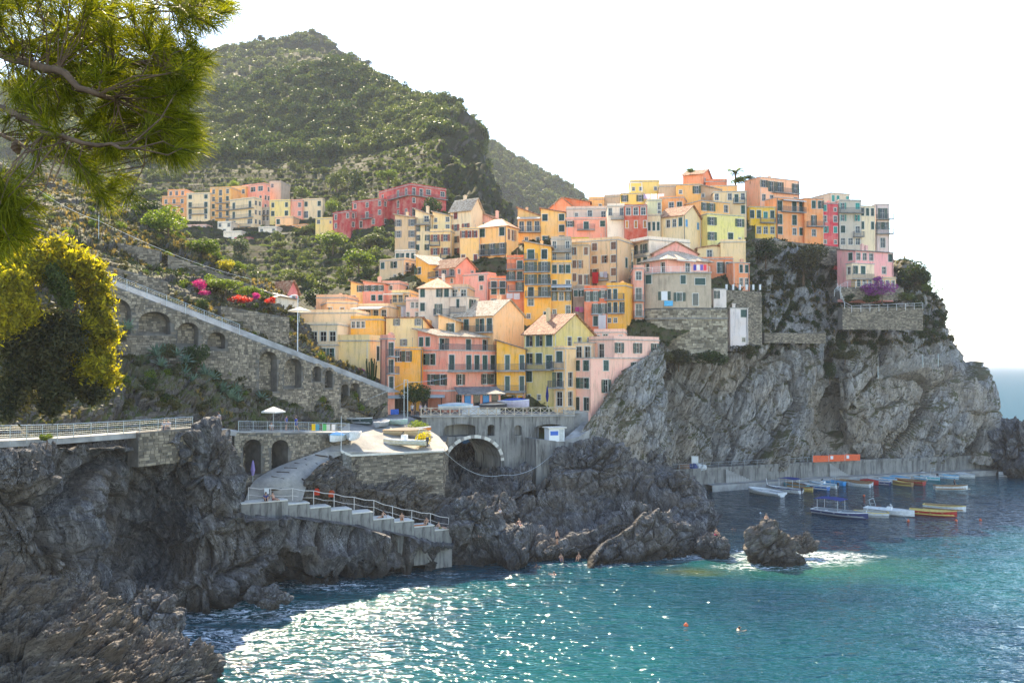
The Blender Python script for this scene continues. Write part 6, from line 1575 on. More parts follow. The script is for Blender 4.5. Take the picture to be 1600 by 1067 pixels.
# ---- the golden backlit shrub mass at the left edge
def lobes(label, name, lob, mat, leaf, n, seed, cat='shrub', asp=1.6):
    """shrub built of lobes (px, py, Y, radius in px), leaves scattered in every lobe"""
    rs = np.random.RandomState(seed); C = []; D = []
    sub = []
    for (px, py, Y, rp) in lob:
        sub.append((px, py, Y, rp * 0.72))
        for _ in range(7):
            a, q = rs.uniform(0, 6.28), rs.uniform(0.45, 1.05); sub.append((px + rp * q * math.cos(a), py + rp * q * math.sin(a), Y + rs.uniform(-1.2, 1.2), rp * rs.uniform(0.2, 0.5)))
    for (px, py, Y, rp) in sub:
        c = np.array(at(px, py, Y)); rad = rp * Y / F; m_ = int(n * (rp / 30.0) ** 2); d = rs.normal(0, 1, (m_, 3)); d /= np.linalg.norm(d, axis=1, keepdims=True)
        bumpy = 1 + 0.28 * vnoise(d * 2.6 + seed + px * 0.1, seed); rr_ = rad * bumpy * np.minimum(np.abs(rs.normal(0, 0.8, m_)), 2.1)
        C.append(c + d * rr_[:, None] * np.array([1, 0.8, 1])); D.append(d)
    C = np.concatenate(C); D = np.concatenate(D); V, Q = leaves(C, D, leaf, rs, asp, 1.0)
    b = at(lob[0][0], lob[0][1] + lob[0][3], lob[0][2]); root = empty(name, b, 0, label, cat)
    o = bpy.data.objects.new('foliage', np_mesh('foliage', V - np.array(b), Q, mat, False)); link(o, root)
    mb = MB()
    for (px, py, Y, rp) in lob:
        p = at(px, py, Y) - b; mb.tube([Vector((0, 1.0, -0.5)), p * 0.5 + Vector((0, 0.5, 0)), p], 0.08, 5, r1=0.02, cap=False)
    mb.build('branches', M_BARK, root)
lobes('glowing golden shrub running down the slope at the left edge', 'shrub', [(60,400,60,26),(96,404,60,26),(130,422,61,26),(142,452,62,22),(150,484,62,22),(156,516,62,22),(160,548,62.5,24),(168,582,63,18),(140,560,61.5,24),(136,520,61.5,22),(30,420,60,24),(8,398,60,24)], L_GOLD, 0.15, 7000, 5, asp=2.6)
lobes('dark green bush framed by the golden shrub', 'bush', [(92,444,59,16),(104,464,59,14),(82,426,59,12)], L_FAR, 0.11, 8000, 6, 'bush')
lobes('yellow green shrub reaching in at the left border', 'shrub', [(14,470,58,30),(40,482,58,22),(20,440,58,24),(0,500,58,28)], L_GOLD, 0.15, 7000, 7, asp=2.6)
lobes('brown tangled undergrowth beneath the golden shrub', 'shrub', [(60,520,60,32),(96,530,60.5,30),(120,580,62,30),(60,580,61,34),(30,560,60,32),(146,612,63,20),(20,620,60.5,28),(80,625,61.5,26),(40,520,59,24),(110,512,60,20)], L_SCRUB, 0.14, 6000, 8, asp=3.0)

# ---- the pine in the upper left corner, a few metres away
pine = empty('pine_tree', at(-260, 900, 6.0), 0, 'overhanging pine with long backlit needles filling the top left corner', 'pine tree'); porg = pine.location.copy()
MAINB = [[(-420,150,6.5,.07),(-160,70,5.9,.05),(0,84,5.0,.036),(90,112,4.6,.028),(150,150,4.5,.02),(212,158,5.0,.010)],
         [(-420,260,6.6,.06),(-120,190,6.0,.04),(0,168,4.9,.026),(70,205,4.6,.02),(150,225,4.5,.015),(215,232,4.4,.008)],
         [(-120,190,6.0,.034),(0,212,5.8,.018),(60,240,5.6,.012),(120,262,5.4,.008),(150,296,5.3,.005)],
         [(0,84,5.5,.026),(60,60,5.3,.018),(130,40,5.2,.014),(220,24,5.0,.009),(300,10,4.9,.006)],
         [(90,112,5.3,.018),(150,90,5.2,.013),(210,96,5.0,.010),(270,110,4.9,.006)],
         [(-160,70,5.9,.04),(-60,10,5.7,.03),(60,-30,5.5,.02),(180,-60,5.3,.014),(290,-50,5.1,.008)],
         [(-420,420,6.4,.05),(-200,330,5.6,.03),(-60,320,5.0,.016),(-10,320,4.7,.009)],
         [(150,225,5.2,.010),(180,200,5.1,.008),(230,196,5.0,.005)],[(120,262,5.4,.006),(140,285,5.3,.005),(165,300,5.2,.004)]]
def pine_branch(pts, name='branch'):
    W_ = [at(p[0], p[1], p[2]) - porg for p in pts]; mb = MB(); fine = []; rad = []
    for i in range(len(W_) - 1):
        for j in range(5):
            t = j / 5; fine.append(W_[i].lerp(W_[i+1], t) + Vector((rnd.uniform(-1,1), rnd.uniform(-1,1), rnd.uniform(-1,1))) * 0.012); rad.append(0.72 * (pts[i][3] + (pts[i+1][3] - pts[i][3]) * t))
    fine.append(W_[-1]); rad.append(0.72 * pts[-1][3]); mb.tube(fine, rad, 8); mb.build(name, M_BARK, pine, True)
    return fine
BR = []
for b in MAINB: BR += pine_branch(b)
mb = MB(); mb.tube([(-0.6, 0.3, -4.5), (-0.75, 0.5, 2.0), (-0.7, 0.5, 6.0)], 0.22, 10, r1=0.12); mb.build('trunk', M_BARK, pine, True)
BRn = np.array([tuple(p) for p in BR])
LOB = [((60,40),95,60,105),((200,30),100,50,95),((295,15),58,34,60),((190,95),110,44,105),((280,100),42,44,60),((60,110),80,40,40),((258,205),42,40,95),((190,205),60,34,55),((90,180),80,42,26),((40,170),50,30,20),((160,262),40,22,14),((175,300),36,16,14),((110,235),60,20,14),((-6,325),48,58,95),((30,-10),90,40,60),((240,140),50,30,44),((120,130),110,34,60)]
V = []; Q = []; mbt = MB(); rs = np.random.RandomState(12)
tufts = []
for (c, rx_, ry_, n) in LOB:
    for i in range(int(n * 0.68)):
        a = rs.uniform(0, 6.28); q = math.sqrt(rs.rand()); x, y = c[0] + rx_ * q * math.cos(a), c[1] + ry_ * q * math.sin(a)
        tufts.append(at(x, y, rs.uniform(4.5, 6.2) if c[0] > 20 else rs.uniform(4.3, 5.0)) - porg)
Vn = []
for p in tufts:
    pn = np.array(tuple(p)); dd = np.linalg.norm(BRn - pn, axis=1) + 0.15 * rs.rand(len(BRn)); b = BR[int(dd.argmin())]
    d = (p - b); L_ = d.length; d = d.normalized() if L_ > 1e-3 else Vector((1, 0, 0))
    out = (d + Vector((0.25, -0.1, -0.05)) + Vector(tuple(rs.normal(0, 0.35, 3)))).normalized()
    if L_ > 0.05:
        m_ = b.lerp(p, 0.55) + Vector(tuple(rs.normal(0, 0.03, 3))); mbt.tube([b, m_, p, p + out * 0.05], 0.004, 4, r1=0.0022, cap=False)
    m = 64; s0 = rs.uniform(-0.07, 0.06, m); dirs = np.array(tuple(out)) * 0.9 + rs.normal(0, 0.48, (m, 3)); dirs[:, 2] -= 0.05; dirs /= np.linalg.norm(dirs, axis=1, keepdims=True)
    L2_ = rs.uniform(0.09, 0.155, (m, 1)); st_ = pn + np.array(tuple(out)) * s0[:, None]
    side_ = np.cross(dirs, rs.normal(0, 1, (m, 3))); side_ /= np.linalg.norm(side_, axis=1, keepdims=True); side_ *= 0.0014
    mid = st_ + dirs * L2_ * 0.5; mid[:, 2] -= 0.0; en = st_ + dirs * L2_; en[:, 2] -= 0.012
    Vn.append(np.stack([st_ - side_, st_ + side_, mid + side_ * 1.1, mid - side_ * 1.1, en + side_ * 0.3, en - side_ * 0.3], 1).reshape(-1, 3))
Vn = np.concatenate(Vn); k = len(Vn) // 6; b6 = np.arange(k)[:, None] * 6
Qn = np.concatenate([b6 + np.array([[0, 1, 2, 3]]), b6 + np.array([[3, 2, 4, 5]])])
o = bpy.data.objects.new('needles', np_mesh('needles', Vn, Qn, L_NEEDLE, False)); link(o, pine); o['kind'] = 'stuff'
mbt.build('twigs', M_BARK, pine)['kind'] = 'stuff'
for (px, py, Y) in [(22,222,5.3),(96,140,5.2),(120,165,5.2)]:
    mb = MB(); c = at(px, py, Y) - porg; V_ = []
    for i in range(9):
        t = i / 8; rr_ = 0.028 * math.sin(math.pi * (0.12 + 0.85 * t)) ; V_.append((c + Vector((0.03 * t, 0, -0.075 * t)), rr_ * (1.12 if i % 2 else 0.92)))
    mb.tube([v[0] for v in V_], [v[1] for v in V_], 10); mb.build('pine_cone', M_BARK, pine)
# ================================================================== ROCKS, BOULDERS, ISLETS
def boulder(name, label, px, pyb, Y, wpx, hpx, dpx, mat, seed, n=90, sink=0.35, tilt=(20, -30, 0), cat='rock', blk=0.5, thin=0.7, z0=None, group=None):
    b = at(px, pyb, Y); W, H, D = wpx * Y / F / 2, hpx * Y / F, dpx * Y / F / 2
    th = np.linspace(0, math.pi, n); ph = np.linspace(0, 2 * math.pi, 2 * n, endpoint=False); T, P_ = np.meshgrid(th, ph, indexing='ij')
    d = np.stack([np.sin(T) * np.cos(P_), np.sin(T) * np.sin(P_), np.cos(T)], -1).reshape(-1, 3)
    r_ = 1 + 0.22 * fbm(d * 1.3 + seed, 3, seed); p = d * r_[:, None] * np.array([W, D, H * (1 + sink) / 2])
    Q = p @ rotm(*tilt).T * np.array([1, 1, thin]); s = max(W, H) 
    f1, e1 = facet(Q / (0.62 * s) + seed, seed); f2, e2 = facet(Q / (0.24 * s) + seed, seed + 3); f3, e3 = facet(Q / (0.1 * s) + seed, seed + 6)
    k = blk * s * (0.42 * f1 - 0.25 * np.exp(-(e1/0.08)**2) + 0.17 * f2 - 0.12 * np.exp(-(e2/0.1)**2) + 0.06 * f3) + 0.04 * s * fbm(p * 2, 3, 5)
    p = p + d * k[:, None]; p[:, 2] += H * (1 - sink) / 2
    i = np.arange(n * 2 * n).reshape(n, 2 * n); i2 = np.roll(i, -1, 1); q = np.stack([i[1:], i2[1:], i2[:-1], i[:-1]], -1).reshape(-1, 4)
    o = bpy.data.objects.new(name, np_mesh(name, p, q, mat, False)); o.location = b; link(o); tag(o, label, cat, group)
    return o
boulder('boulder', 'tall pointed boulder standing in front of the cliff path', 334, 775, 90.5, 90, 108, 60, M_SHORE, 3, 120, 0.2, (15, -25, 0))
boulder('boulder', 'rounded brown boulder beside the foot of the bathing steps', 738, 838, 108.5, 84, 58, 50, M_SHORE, 4, 90, 0.2, (10, -60, 0))
boulder('boulder', 'large smooth rock at the left end of the rocky point under the terrace wall', 765, 815, 116, 90, 40, 50, M_SHORE, 5, 80)
boulder('boulder', 'knobbly rock closing the seaward end of the rocky point', 1114, 862, 112.5, 52, 28, 40, M_SHORE, 6, 70)
boulder('rock_islet', 'larger bathing rock standing alone in the turquoise water', 1210, 876, 109, 70, 50, 44, M_BROWNROCK, 7, 110, 0.2, (30, -50, 0))
boulder('rock_islet', 'low front ledge of the lone bathing rock', 1222, 884, 108, 66, 22, 30, M_BROWNROCK, 8, 80, 0.2)
boulder('rock_islet', 'small ochre rock just right of the lone bathing rock', 1254, 856, 112, 42, 22, 26, M_BROWNROCK, 9, 80, 0.3)
boulder('boulder', 'dark rock pile at the right end of the quay', 1582, 732, 193, 84, 74, 80, M_SHORE, 10, 100, 0.2)
boulder('boulder', 'dark wet rock behind the layered corner rock', 240, 985, 72, 76, 58, 50, M_SHORE, 11, 90)
boulder('boulder', 'low wet rock lapped by glittering water near the corner rock', 292, 1046, 68, 120, 34, 60, M_BROWNROCK, 12, 90, 0.4)
boulder('boulder', 'small wet rock in the foam under the shore cliff', 418, 938, 86, 60, 20, 30, M_SHORE, 13, 70, 0.4)
boulder('boulder', 'flat wet rock at the water line below the steps', 500, 912, 99, 60, 14, 30, M_SHORE, 14, 70, 0.4)
boulder('boulder', 'block of rock jutting at the top of the shore cliff', 22, 745, 65, 80, 40, 50, M_SHORE, 15, 80)
boulder('boulder', 'cracked pale boulder behind the white kiosk', 985, 765, 148, 120, 76, 70, M_SHORE, 16, 100, 0.2)
boulder('boulder', 'humped grey boulder at the harbour side of the rocky point', 1052, 795, 128, 84, 60, 60, M_SHORE, 17, 100, 0.2, (10, -15, 0))
boulder('boulder', 'high jagged block crowning the rocky point', 925, 760, 128, 110, 68, 60, M_SHORE, 18, 110, 0.2, (30, -50, 0))

# ================================================================== ROUND GREY HOUSE ON ITS STONE TOWER
tb = at(1058, 427, 158); cx, cy, rad = xat(1062, 158) , 158 + 7.2, 7.2
ztop_ = zat(427, 158); zmid = zat(481, 158); zbot_ = zat(553, 156) - 1.5
def plan(r, x_end=1112):
    P_ = []
    for i in range(19): a = math.pi + (math.pi / 2) * i / 18 - 0.25 * (1 - i / 18); P_.append((cx + r * math.cos(a), cy + r * math.sin(a)))
    P_.append((xat(x_end, cy - r) , cy - r)); return P_
rg = empty('round_house', (cx, cy, zbot_), 0, 'grey round fronted house standing on the old stone tower', 'house')
o3 = Vector((cx, cy, zbot_))
def ringwall(P_, z0, z1, mat, name, parent, col=None, close=True):
    mb = MB(); 
    for a, b in zip(P_, P_[1:]): mb.poly([(a[0]-cx, a[1]-cy, z0-zbot_), (b[0]-cx, b[1]-cy, z0-zbot_), (b[0]-cx, b[1]-cy, z1-zbot_), (a[0]-cx, a[1]-cy, z1-zbot_)])
    e, s = P_[-1], P_[0]; bk = [(e[0], e[1] + 9), (s[0], max(s[1], e[1]) + 9)]; allp = P_ + bk
    for a, b in zip(allp[len(P_)-1:], allp[len(P_):] + [P_[0]]): mb.poly([(a[0]-cx, a[1]-cy, z0-zbot_), (b[0]-cx, b[1]-cy, z0-zbot_), (b[0]-cx, b[1]-cy, z1-zbot_), (a[0]-cx, a[1]-cy, z1-zbot_)])
    mb.poly([(p[0]-cx, p[1]-cy, z1-zbot_) for p in allp]); o = mb.build(name, mat, parent)
    if col: o.color = (*col, 1)
    return o
ringwall(plan(rad), zmid, ztop_, M_PLASTER, 'wall', rg, (0.34, 0.325, 0.29)); ringwall(plan(rad + 0.35, 1113), ztop_ + 0.004, ztop_ + 0.22, M_CONC, 'terrace_slab', rg)
tw = empty('stone_tower', (cx, cy, zbot_), 0, 'rough curved stone tower base under the grey round house', 'tower')
PT = plan(rad + 0.15, 1137); PB = plan(rad + 0.9, 1140)
ringwall(PT, zbot_, zmid + 0.01, M_MORTAR, 'wall_core', tw)
def on_plan(P_):
    s = [0]; 
    for a, b in zip(P_, P_[1:]): s.append(s[-1] + math.hypot(b[0]-a[0], b[1]-a[1]))
    def f(u, z, o):
        u = min(max(u, 0), s[-1] - 1e-4); i = max(k for k in range(len(s)) if s[k] <= u); i = min(i, len(P_) - 2); t = (u - s[i]) / (s[i+1] - s[i]); a, b = P_[i], P_[i+1]; d = Vector((b[0]-a[0], b[1]-a[1], 0)).normalized(); n = Vector((d.y, -d.x, 0))
        return Vector((a[0] + (b[0]-a[0]) * t - cx, a[1] + (b[1]-a[1]) * t - cy, z)) + n * (o + 0.02)
    return f, s[-1]
f_, U_ = on_plan(PT); V, Q = stones(f_, U_, lambda u: zmid - zbot_, lambda u: 0, lambda *x: False, 0.36, 0.62, 5, 0.2); stone_part(tw, V, Q, M_TOWER)
f_, U_ = on_plan(PT); cb = MB()
for i in range(30): a, b = f_(U_*i/30, zmid - zbot_ - 2.0, 0.0), f_(U_*(i+1)/30, zmid - zbot_ - 2.0, 0.0); ao, bo = f_(U_*i/30, zmid - zbot_ - 2.0, 0.4), f_(U_*(i+1)/30, zmid - zbot_ - 2.0, 0.4); k = Vector((0,0,0.25)); cb.poly([a+k, b+k, bo+k, ao+k]); cb.poly([ao, bo, bo+k, ao+k]); cb.poly([a, b, bo, ao])
cb.build('string_course', M_STONEOLD, tw)
f_, U_ = on_plan(plan(rad)); arcU = 7.2 * (math.pi/2 + 0.12)
for (px, py, kind, w, h) in [(1014,435,'c',1.2,1.6),(1067,437,'c',0.9,1.5),(1094,440,'c',1.8,1.2),(1038,462,'wht',1.0,1.5),(1062,464,'h',0.9,1.5),(1087,468,'w',1.0,2.1)]:
    bx_ = min(range(200), key=lambda i: abs(float(to_px(np.array([tuple(f_(U_*i/200, 0, 0) + Vector((cx, cy, zat(py, 158))))]))[0][0]) - px)); u = U_ * bx_ / 200
    p = f_(u, 0, 0.02); q = f_(u + 0.05, 0, 0.02); ang = math.atan2((q-p).y, (q-p).x); z = zat(py, 158) - h/2 - zbot_; w = rnd1(w); h = rnd1(h)
    fr = obj('window', frame_mesh(w, h), rg, (p.x, p.y, z), (0,0,ang)); pn = MB(); pn.box(-w/2, -0.02, 0, w/2, 0.0, h); pp = pn.build('pane', M_WHITE if kind == 'wht' else M_GLASS, fr)
    if kind in 'ch': s = obj('shutter', shutter_mesh(w if kind == 'c' else w/2, h), fr, (-w/2, -0.07, 0)); s.color = (*GREEN, 1)
    if kind in ('wht', 'h'):
        for sx in (-1, 1): s = obj('shutter', shutter_mesh(0.5, h), fr, (-w/2 - 0.6 if sx < 0 else w/2 + 0.1, -0.07, 0)); s.color = (*GREEN, 1)
# pink storey and low tiled roof over the round terrace
pk = B('pink terrace storey with a pale tiled roof on top of the round grey house', 1006, 1042, 1106, 404, 427, 30, (0.66,0.38,0.38), L=['w.W'], Rr=['..W..'], Y=163, roof='hip', rh=2.0, roofm=M_TILEPALE, over=0.9, ext=0.2)
awning(pk, 'R', 0.05, 0.5, 0.98, 2.2, (0.7,0.66,0.58), 0.3)
tr_ = []; P_ = plan(rad + 0.2, 1110)
for a in P_: tr_.append(Vector((a[0], a[1], ztop_ + 0.2)))
railing('white terrace railing round the curved roof edge of the grey house', tr_, 0.95, 1.6, 'bars', M_WHITE, rails=(1.0, 0.66, 0.33))
sh = MB()
for (dx, c) in [(0, (0.1,0.1,0.45)), (0.6, (0.7,0.7,0.7)), (1.2, (0.25,0.18,0.5)), (1.8, (0.7,0.1,0.15))]:
    mb = MB(); b = at(1083, 425, 157.6); x = b.x + dx; mb.box(0, 0, 0, 0.5, 0.04, 1.0); o = mb.build('laundry', M_CLOTH); o.location = (x, b.y - 0.3, b.z + 0.25); o.color = (*c, 1); tag(o, {0:'dark blue cloth on the rail of the round house terrace',0.6:'white cloth on the rail of the round house terrace',1.2:'violet cloth on the rail of the round house terrace',1.8:'crimson cloth at the right end of the round house terrace rail'}[dx], 'laundry', 'washing hung out to dry')
mb = MB(); mb.box(0,0,0,1.5,0.3,0.9); o = mb.build('blue_tub', M_PAINT); o.location = at(1038, 478, 157.4); o.color = (0.05,0.4,0.65,1); tag(o, 'light blue cloth hanging under the shuttered window of the round house', 'cloth')
# stone wall right of the salmon house, retaining walls on the headland
w = empty('stone_wall', (0,0,0), 0, 'rubble retaining wall with white posts right of the tall white cliff block', 'stone wall'); arcade(w, (1134,453,165.5), (1190,456,171), 10, [], 31)
w = empty('stone_wall', (0,0,0), 0, 'long stone wall holding the street below the mustard and orange houses', 'stone wall'); arcade(w, (1160,370,190), (1312,386,194), 4.0, [], 32)
w = empty('stone_wall', (0,0,0), 0, 'stone terrace wall below the garden of the pink villa', 'stone wall'); arcade(w, (1316,480,180.5), (1442,481,186), 4.5, [], 33)
w = empty('stone_wall', (0,0,0), 0, 'upper garden wall directly under the pink villa', 'stone wall'); arcade(w, (1312,448,183), (1412,450,186), 2.6, [], 34)
w = empty('stone_wall', (0,0,0), 0, 'low old wall crossing the scrub of the upper cliff', 'stone wall'); arcade(w, (1194,520,177), (1290,520,183), 2.0, [], 35)
for i in range(6):
    mb = MB(); mb.tube([(0,0,0),(0,0,1.0)], 0.2, 10); o = mb.build('bollard', M_WHITE); o.location = at(1135 + i * 10.5, 453, 165.6 + i * 0.7); tag(o, ('first', 'second', 'third', 'fourth', 'fifth', 'last')[i] + ' white post from the left on the wall beside the salmon house', 'post', 'white posts on the cliff wall')
railing('pale railing along the lower terrace edge below the pink villa', [at(1308,450,181.5), at(1322,486,179.5), at(1442,481,185.5)], 1.0, 2.2, 'bars', M_WHITE, rails=(1.0, 0.5))
railing('pale railing and stair rail in front of the pink villa ground floor', [at(1304,461,182), at(1320,448,182.4), at(1362,449,183)], 1.1, 1.6, 'bars', M_WHITE, rails=(1.0, 0.7, 0.4))
railing('roof railing on top of the peach pink house', [at(1163,277,205) + Vector((0,0,0.6)), at(1190,271,202), at(1247,274,206)], 1.2, 3.0, 'bars', M_GALV)
# pergola frame on the skyline
pg = empty('pergola', at(972,303,192), 0, 'bare white pergola frame on the yellow house at the skyline', 'pergola'); o0 = pg.location.copy()
for (px, Yp) in ((973,192.5),(985,193.5),(1003,192.5)):
    mb = MB(); p = at(px, 303, Yp) - o0; mb.tube([p, p + Vector((0,0,2.4))], 0.07, 5); mb.build('post', M_WHITE, pg)
mb = MB(); a, b, c = [at(px, 303, Yp) - o0 + Vector((0,0,2.4)) for (px, Yp) in ((973,192.5),(1003,192.5),(985,196))]; mb.tube([a, b, c, a], 0.06, 5); mb.build('beam', M_WHITE, pg)
# netting fence and orange fence
def netting(label, pts, h, col, name, cat, step=4, postcol=None):
    root = empty(name, at(*pts[0]), 0, label, cat); o0 = root.location.copy(); P_ = [at(*p) - o0 for p in pts]; mb = MB()
    for a, b in zip(P_, P_[1:]):
        L_ = (b - a).length; n = int(L_ / 0.35); zz = Vector((0, 0, h))
        for i in range(n + 1):
            p = a + (b - a) * i / n; mb.tube([p, p + zz], 0.02, 3, cap=False)
        for i in range(int(h / 0.3) + 1): mb.tube([a + zz * i / (h / 0.3), b + zz * i / (h / 0.3)], 0.02, 3, cap=False)
        pm = MB(); pm.tube([a, a + zz * 1.08], 0.08, 5); pm.build('post', M_GALV, root)
    o = mb.build('net', M_PAINT, root); o.color = (*col, 1)
netting('grey wire netting fence strung across the upper cliff', [(1372,592,181),(1442,574,184),(1466,572,186),(1512,560,192)], 2.4, (0.35,0.35,0.33), 'rockfall_net', 'fence')
orf = empty('orange_fence', at(1270,720,178.6), 0, 'orange plastic site fence with two white notices on the quay', 'fence'); o0 = orf.location.copy()
pts = [at(px, 720, Yy) for px, Yy in ((1270,180.6),(1295,181.6),(1320,183),(1344,184))]; 
for p in pts: p.z = 4.2
for i, (a, b) in enumerate(zip(pts, pts[1:])):
    mb = MB(); q = [a - o0, b - o0, b - o0 + Vector((0,0,1.25)), a - o0 + Vector((0,0,1.35))]; k = Vector((0,0.04,0)); mb.poly(q); mb.poly([x + k for x in q][::-1]); [mb.poly([q[j], q[(j+1)%4], q[(j+1)%4] + k, q[j] + k]) for j in range(4)]; o = mb.build('fence_panel', M_PAINT, orf); o.color = (0.75,0.10,0.02,1)
    mb = MB(); mb.tube([a - o0, a - o0 + Vector((0,0,1.5))], 0.05, 5); mb.build('post', M_GALV, orf)
    if i: mb = MB(); c = a.lerp(b, 0.1) - o0; mb.box(c.x, c.y - 0.08, c.z + 0.5, c.x + 0.55, c.y - 0.05, c.z + 1.15); mb.build('notice', M_WHITE, orf)
# doors in the rock, cave mouth
for (px, py, w, h, Yd, lab) in ((1086, 721, 1.2, 2.3, 172.6, 'tall white door standing against the cliff foot'), (1039, 716, 0.6, 0.9, 164.2, 'small white notice board on the cliff foot')):
    dr = empty('cliff_door' if h > 1 else 'notice_board', (0,0,0), 0, lab, 'door' if h > 1 else 'sign'); p = at(px, py, Yd); p.z = 3.9 if h > 1 else 4.9; dr.location = p
    mb = MB(); mb.box(-w/2, 0, 0, w/2, 0.5, h); mb.build('panel', M_WHITE, dr); mb = MB(); mb.box(-w/2-0.08, -0.04, 0, -w/2-0.002, 0.4, h+0.08); mb.box(w/2+0.002, -0.04, 0, w/2+0.08, 0.4, h+0.08); mb.build('frame', M_TRIM, dr)
for k, (px, c, lab) in enumerate([(1068,(0.2,0.12,0.07),'brown tarpaulin heap on the quay by the white door'),(1082,(0.03,0.06,0.2),'dark blue covered heap on the quay by the white door'),(1095,(0.6,0.62,0.62),'white and blue bundle at the right of the heaps by the white door')]):
    o = boulder('covered_heap', lab, px, 735, 170.5 + k * 0.4, 20, 11, 14, M_PAINT, 60 + k, 16, 0.2, cat='tarpaulin', blk=0.25); o.color = (*c, 1)

# ================================================================== RESTAURANT AND HARBOUR SQUARE
M_WOODDARK = plain('dark_timber', (0.05, 0.035, 0.025), 0.6, var=0.3)
rs_ = empty('restaurant_terrace', at(575, 653, 129), 0, 'dark open sided restaurant under a flat metal canopy beside the slipway', 'restaurant'); o0 = rs_.location.copy()
A_, B_ = at(574, 652, 130) - o0, at(700, 650, 135) - o0; dx = (B_ - A_); L_ = dx.length; an = math.atan2(dx.y, dx.x); Mx = Matrix.Translation(A_) @ Matrix.Rotation(an, 4, 'Z')
mb = MB(); mb.box(0, 2.6, 0, L_ - 2, 2.8, 3.0, M=Mx); mb.build('rear_wall', M_WOODDARK, rs_)
mb = MB(); mb.box(-0.5, -1.2, 3.0, L_ - 1, 3.2, 3.12, M=Mx); mb.build('canopy', M_GALV, rs_)
mb = MB(); mb.box(-0.6, -1.35, 2.72, L_ - 1, -1.21, 3.16, M=Mx); o = mb.build('canopy_edge', M_PAINT, rs_); o.color = (0.25,0.3,0.35,1)
for i in range(6): mb = MB(); u = (L_ - 1.4) * i / 5; mb.box(u, -0.9, -0.2, u + 0.1, -0.8, 3.0, M=Mx); mb.build('post', M_WOODDARK, rs_)
mb = MB(); mb.box(0.6, -1.0, 0, 4.4, -0.85, 1.15, M=Mx); o = mb.build('blue_screen', M_PAINT, rs_); o.color = (0.01,0.12,0.55,1)
for i in range(7):
    tbx = 4.8 + i * 0.95; t_ = empty('table', (Mx @ Vector((tbx, 0.6 + (i % 2) * 0.8, 0))) + o0, an, None, 'table'); tag(t_, 'small dark table under the restaurant canopy', None, 'restaurant tables')
    mb = MB(); mb.box(-0.35, -0.35, 0.7, 0.35, 0.35, 0.74); mb.build('tabletop', M_WHITE if i % 2 else M_WOODDARK, t_); mb = MB(); mb.tube([(0,0,0),(0,0,0.7)], 0.04, 5); mb.build('leg', M_IRON, t_)
# veranda of the pink harbour house
ve = empty('veranda', at(725, 642, 131), 0, 'white veranda with a slate coloured roof and blue windows at the pink harbour house', 'veranda'); o0 = ve.location.copy()
A_, B_ = at(722, 642, 131.2) - o0, at(782, 640, 132.6) - o0; L_ = (B_ - A_).length; an = math.atan2((B_-A_).y, (B_-A_).x); Mx = Matrix.Translation(A_) @ Matrix.Rotation(an, 4, 'Z')
mb = MB(); mb.box(0, 0, -0.6, L_, 0.15, 0.75, M=Mx); mb.box(0, 0.15, -0.6, 0.15, 3, 0.75, M=Mx); mb.build('low_wall', M_WHITE, ve)
for i in range(5): u = (L_ - 0.3) * i / 4; mb = MB(); mb.box(u, 0.003, 0.75, u + 0.3, 0.147, 2.35, M=Mx); o = mb.build('pillar', M_PLASTER, ve); o.color = (*PK, 1)
for i in range(4): u = (L_ - 0.3) * i / 4 + 0.42; mb = MB(); mb.box(u, 0.05, 0.8, u + (L_/4 - 0.55), 0.1, 2.25, M=Mx); o = mb.build('window', M_PAINT if i % 2 == 0 else M_GLASS, ve); o.color = (0.02,0.2,0.42,1)
mb = MB(); q = [Mx @ Vector(p) for p in ((-0.6,-0.7,2.36),(L_+0.6,-0.7,2.36),(L_+0.2,3.4,3.3),(-0.6,3.4,3.3))]; k = Vector((0,0,0.14)); mb.poly([p + k for p in q]); mb.poly(q[::-1]); [mb.poly([q[j], q[(j+1)%4], q[(j+1)%4] + k, q[j] + k]) for j in range(4)]; mb.build('roof', M_SLATE, ve)
# twin poles and cables
tp = empty('utility_mast', at(634, 652, 124), 0, 'twin pale poles joined near the top in front of the restaurant', 'mast')
for dx_ in (-0.25, 0.25): mb = MB(); mb.tube([(dx_, 0, -0.5), (dx_, 0, 5.2)], 0.06, 6); mb.build('pole', M_GALV, tp)
mb = MB(); mb.box(-0.25, -0.03, 5.1, 0.25, 0.03, 5.16); mb.box(-0.25, -0.03, 3.4, 0.25, 0.03, 3.45); mb.build('crossbar', M_GALV, tp)
def pole(label, px, pyb, Y, h, r_=0.08, mat=None, name='street_lamp', lamp=True):
    root = empty(name, at(px, pyb, Y), 0, label, 'lamp post' if lamp else 'pole'); mb = MB(); mb.tube([(0,0,-0.5),(0,0,h)], r_, 7, r1=r_*0.6); mb.build('pole', mat or M_GALV, root)
    if lamp: mb = MB(); mb.tube([(0,0,h),(-0.5,0,h+0.15),(-0.9,0,h+0.05)], 0.05, 5); mb.build('arm', mat or M_GALV, root); mb = MB(); mb.tube([(-0.9,0,h+0.05),(-0.95,0,h-0.18)], [0.08,0.2], 8); mb.build('lamp_head', M_WHITE, root)
pole('tall white lamp post at the top of the arcaded lane before the shop house', 465, 545, 118.5, 7.0, 0.08, M_WHITE)
pole('thin pole on the upper terraces under the pine', 154, 378, 120, 3.6, 0.05, None, 'utility_pole', False)
pole('tall thin flagpole with a small tricolour pennant on the slipway', 533, 698, 106, 3.6, 0.04, M_WHITE, 'flagpole', False)
fl = bpy.data.objects[-1] if False else None
for (c, k) in (((0.02,0.3,0.08),0),((0.7,0.7,0.7),1),((0.6,0.03,0.04),2)):
    pass
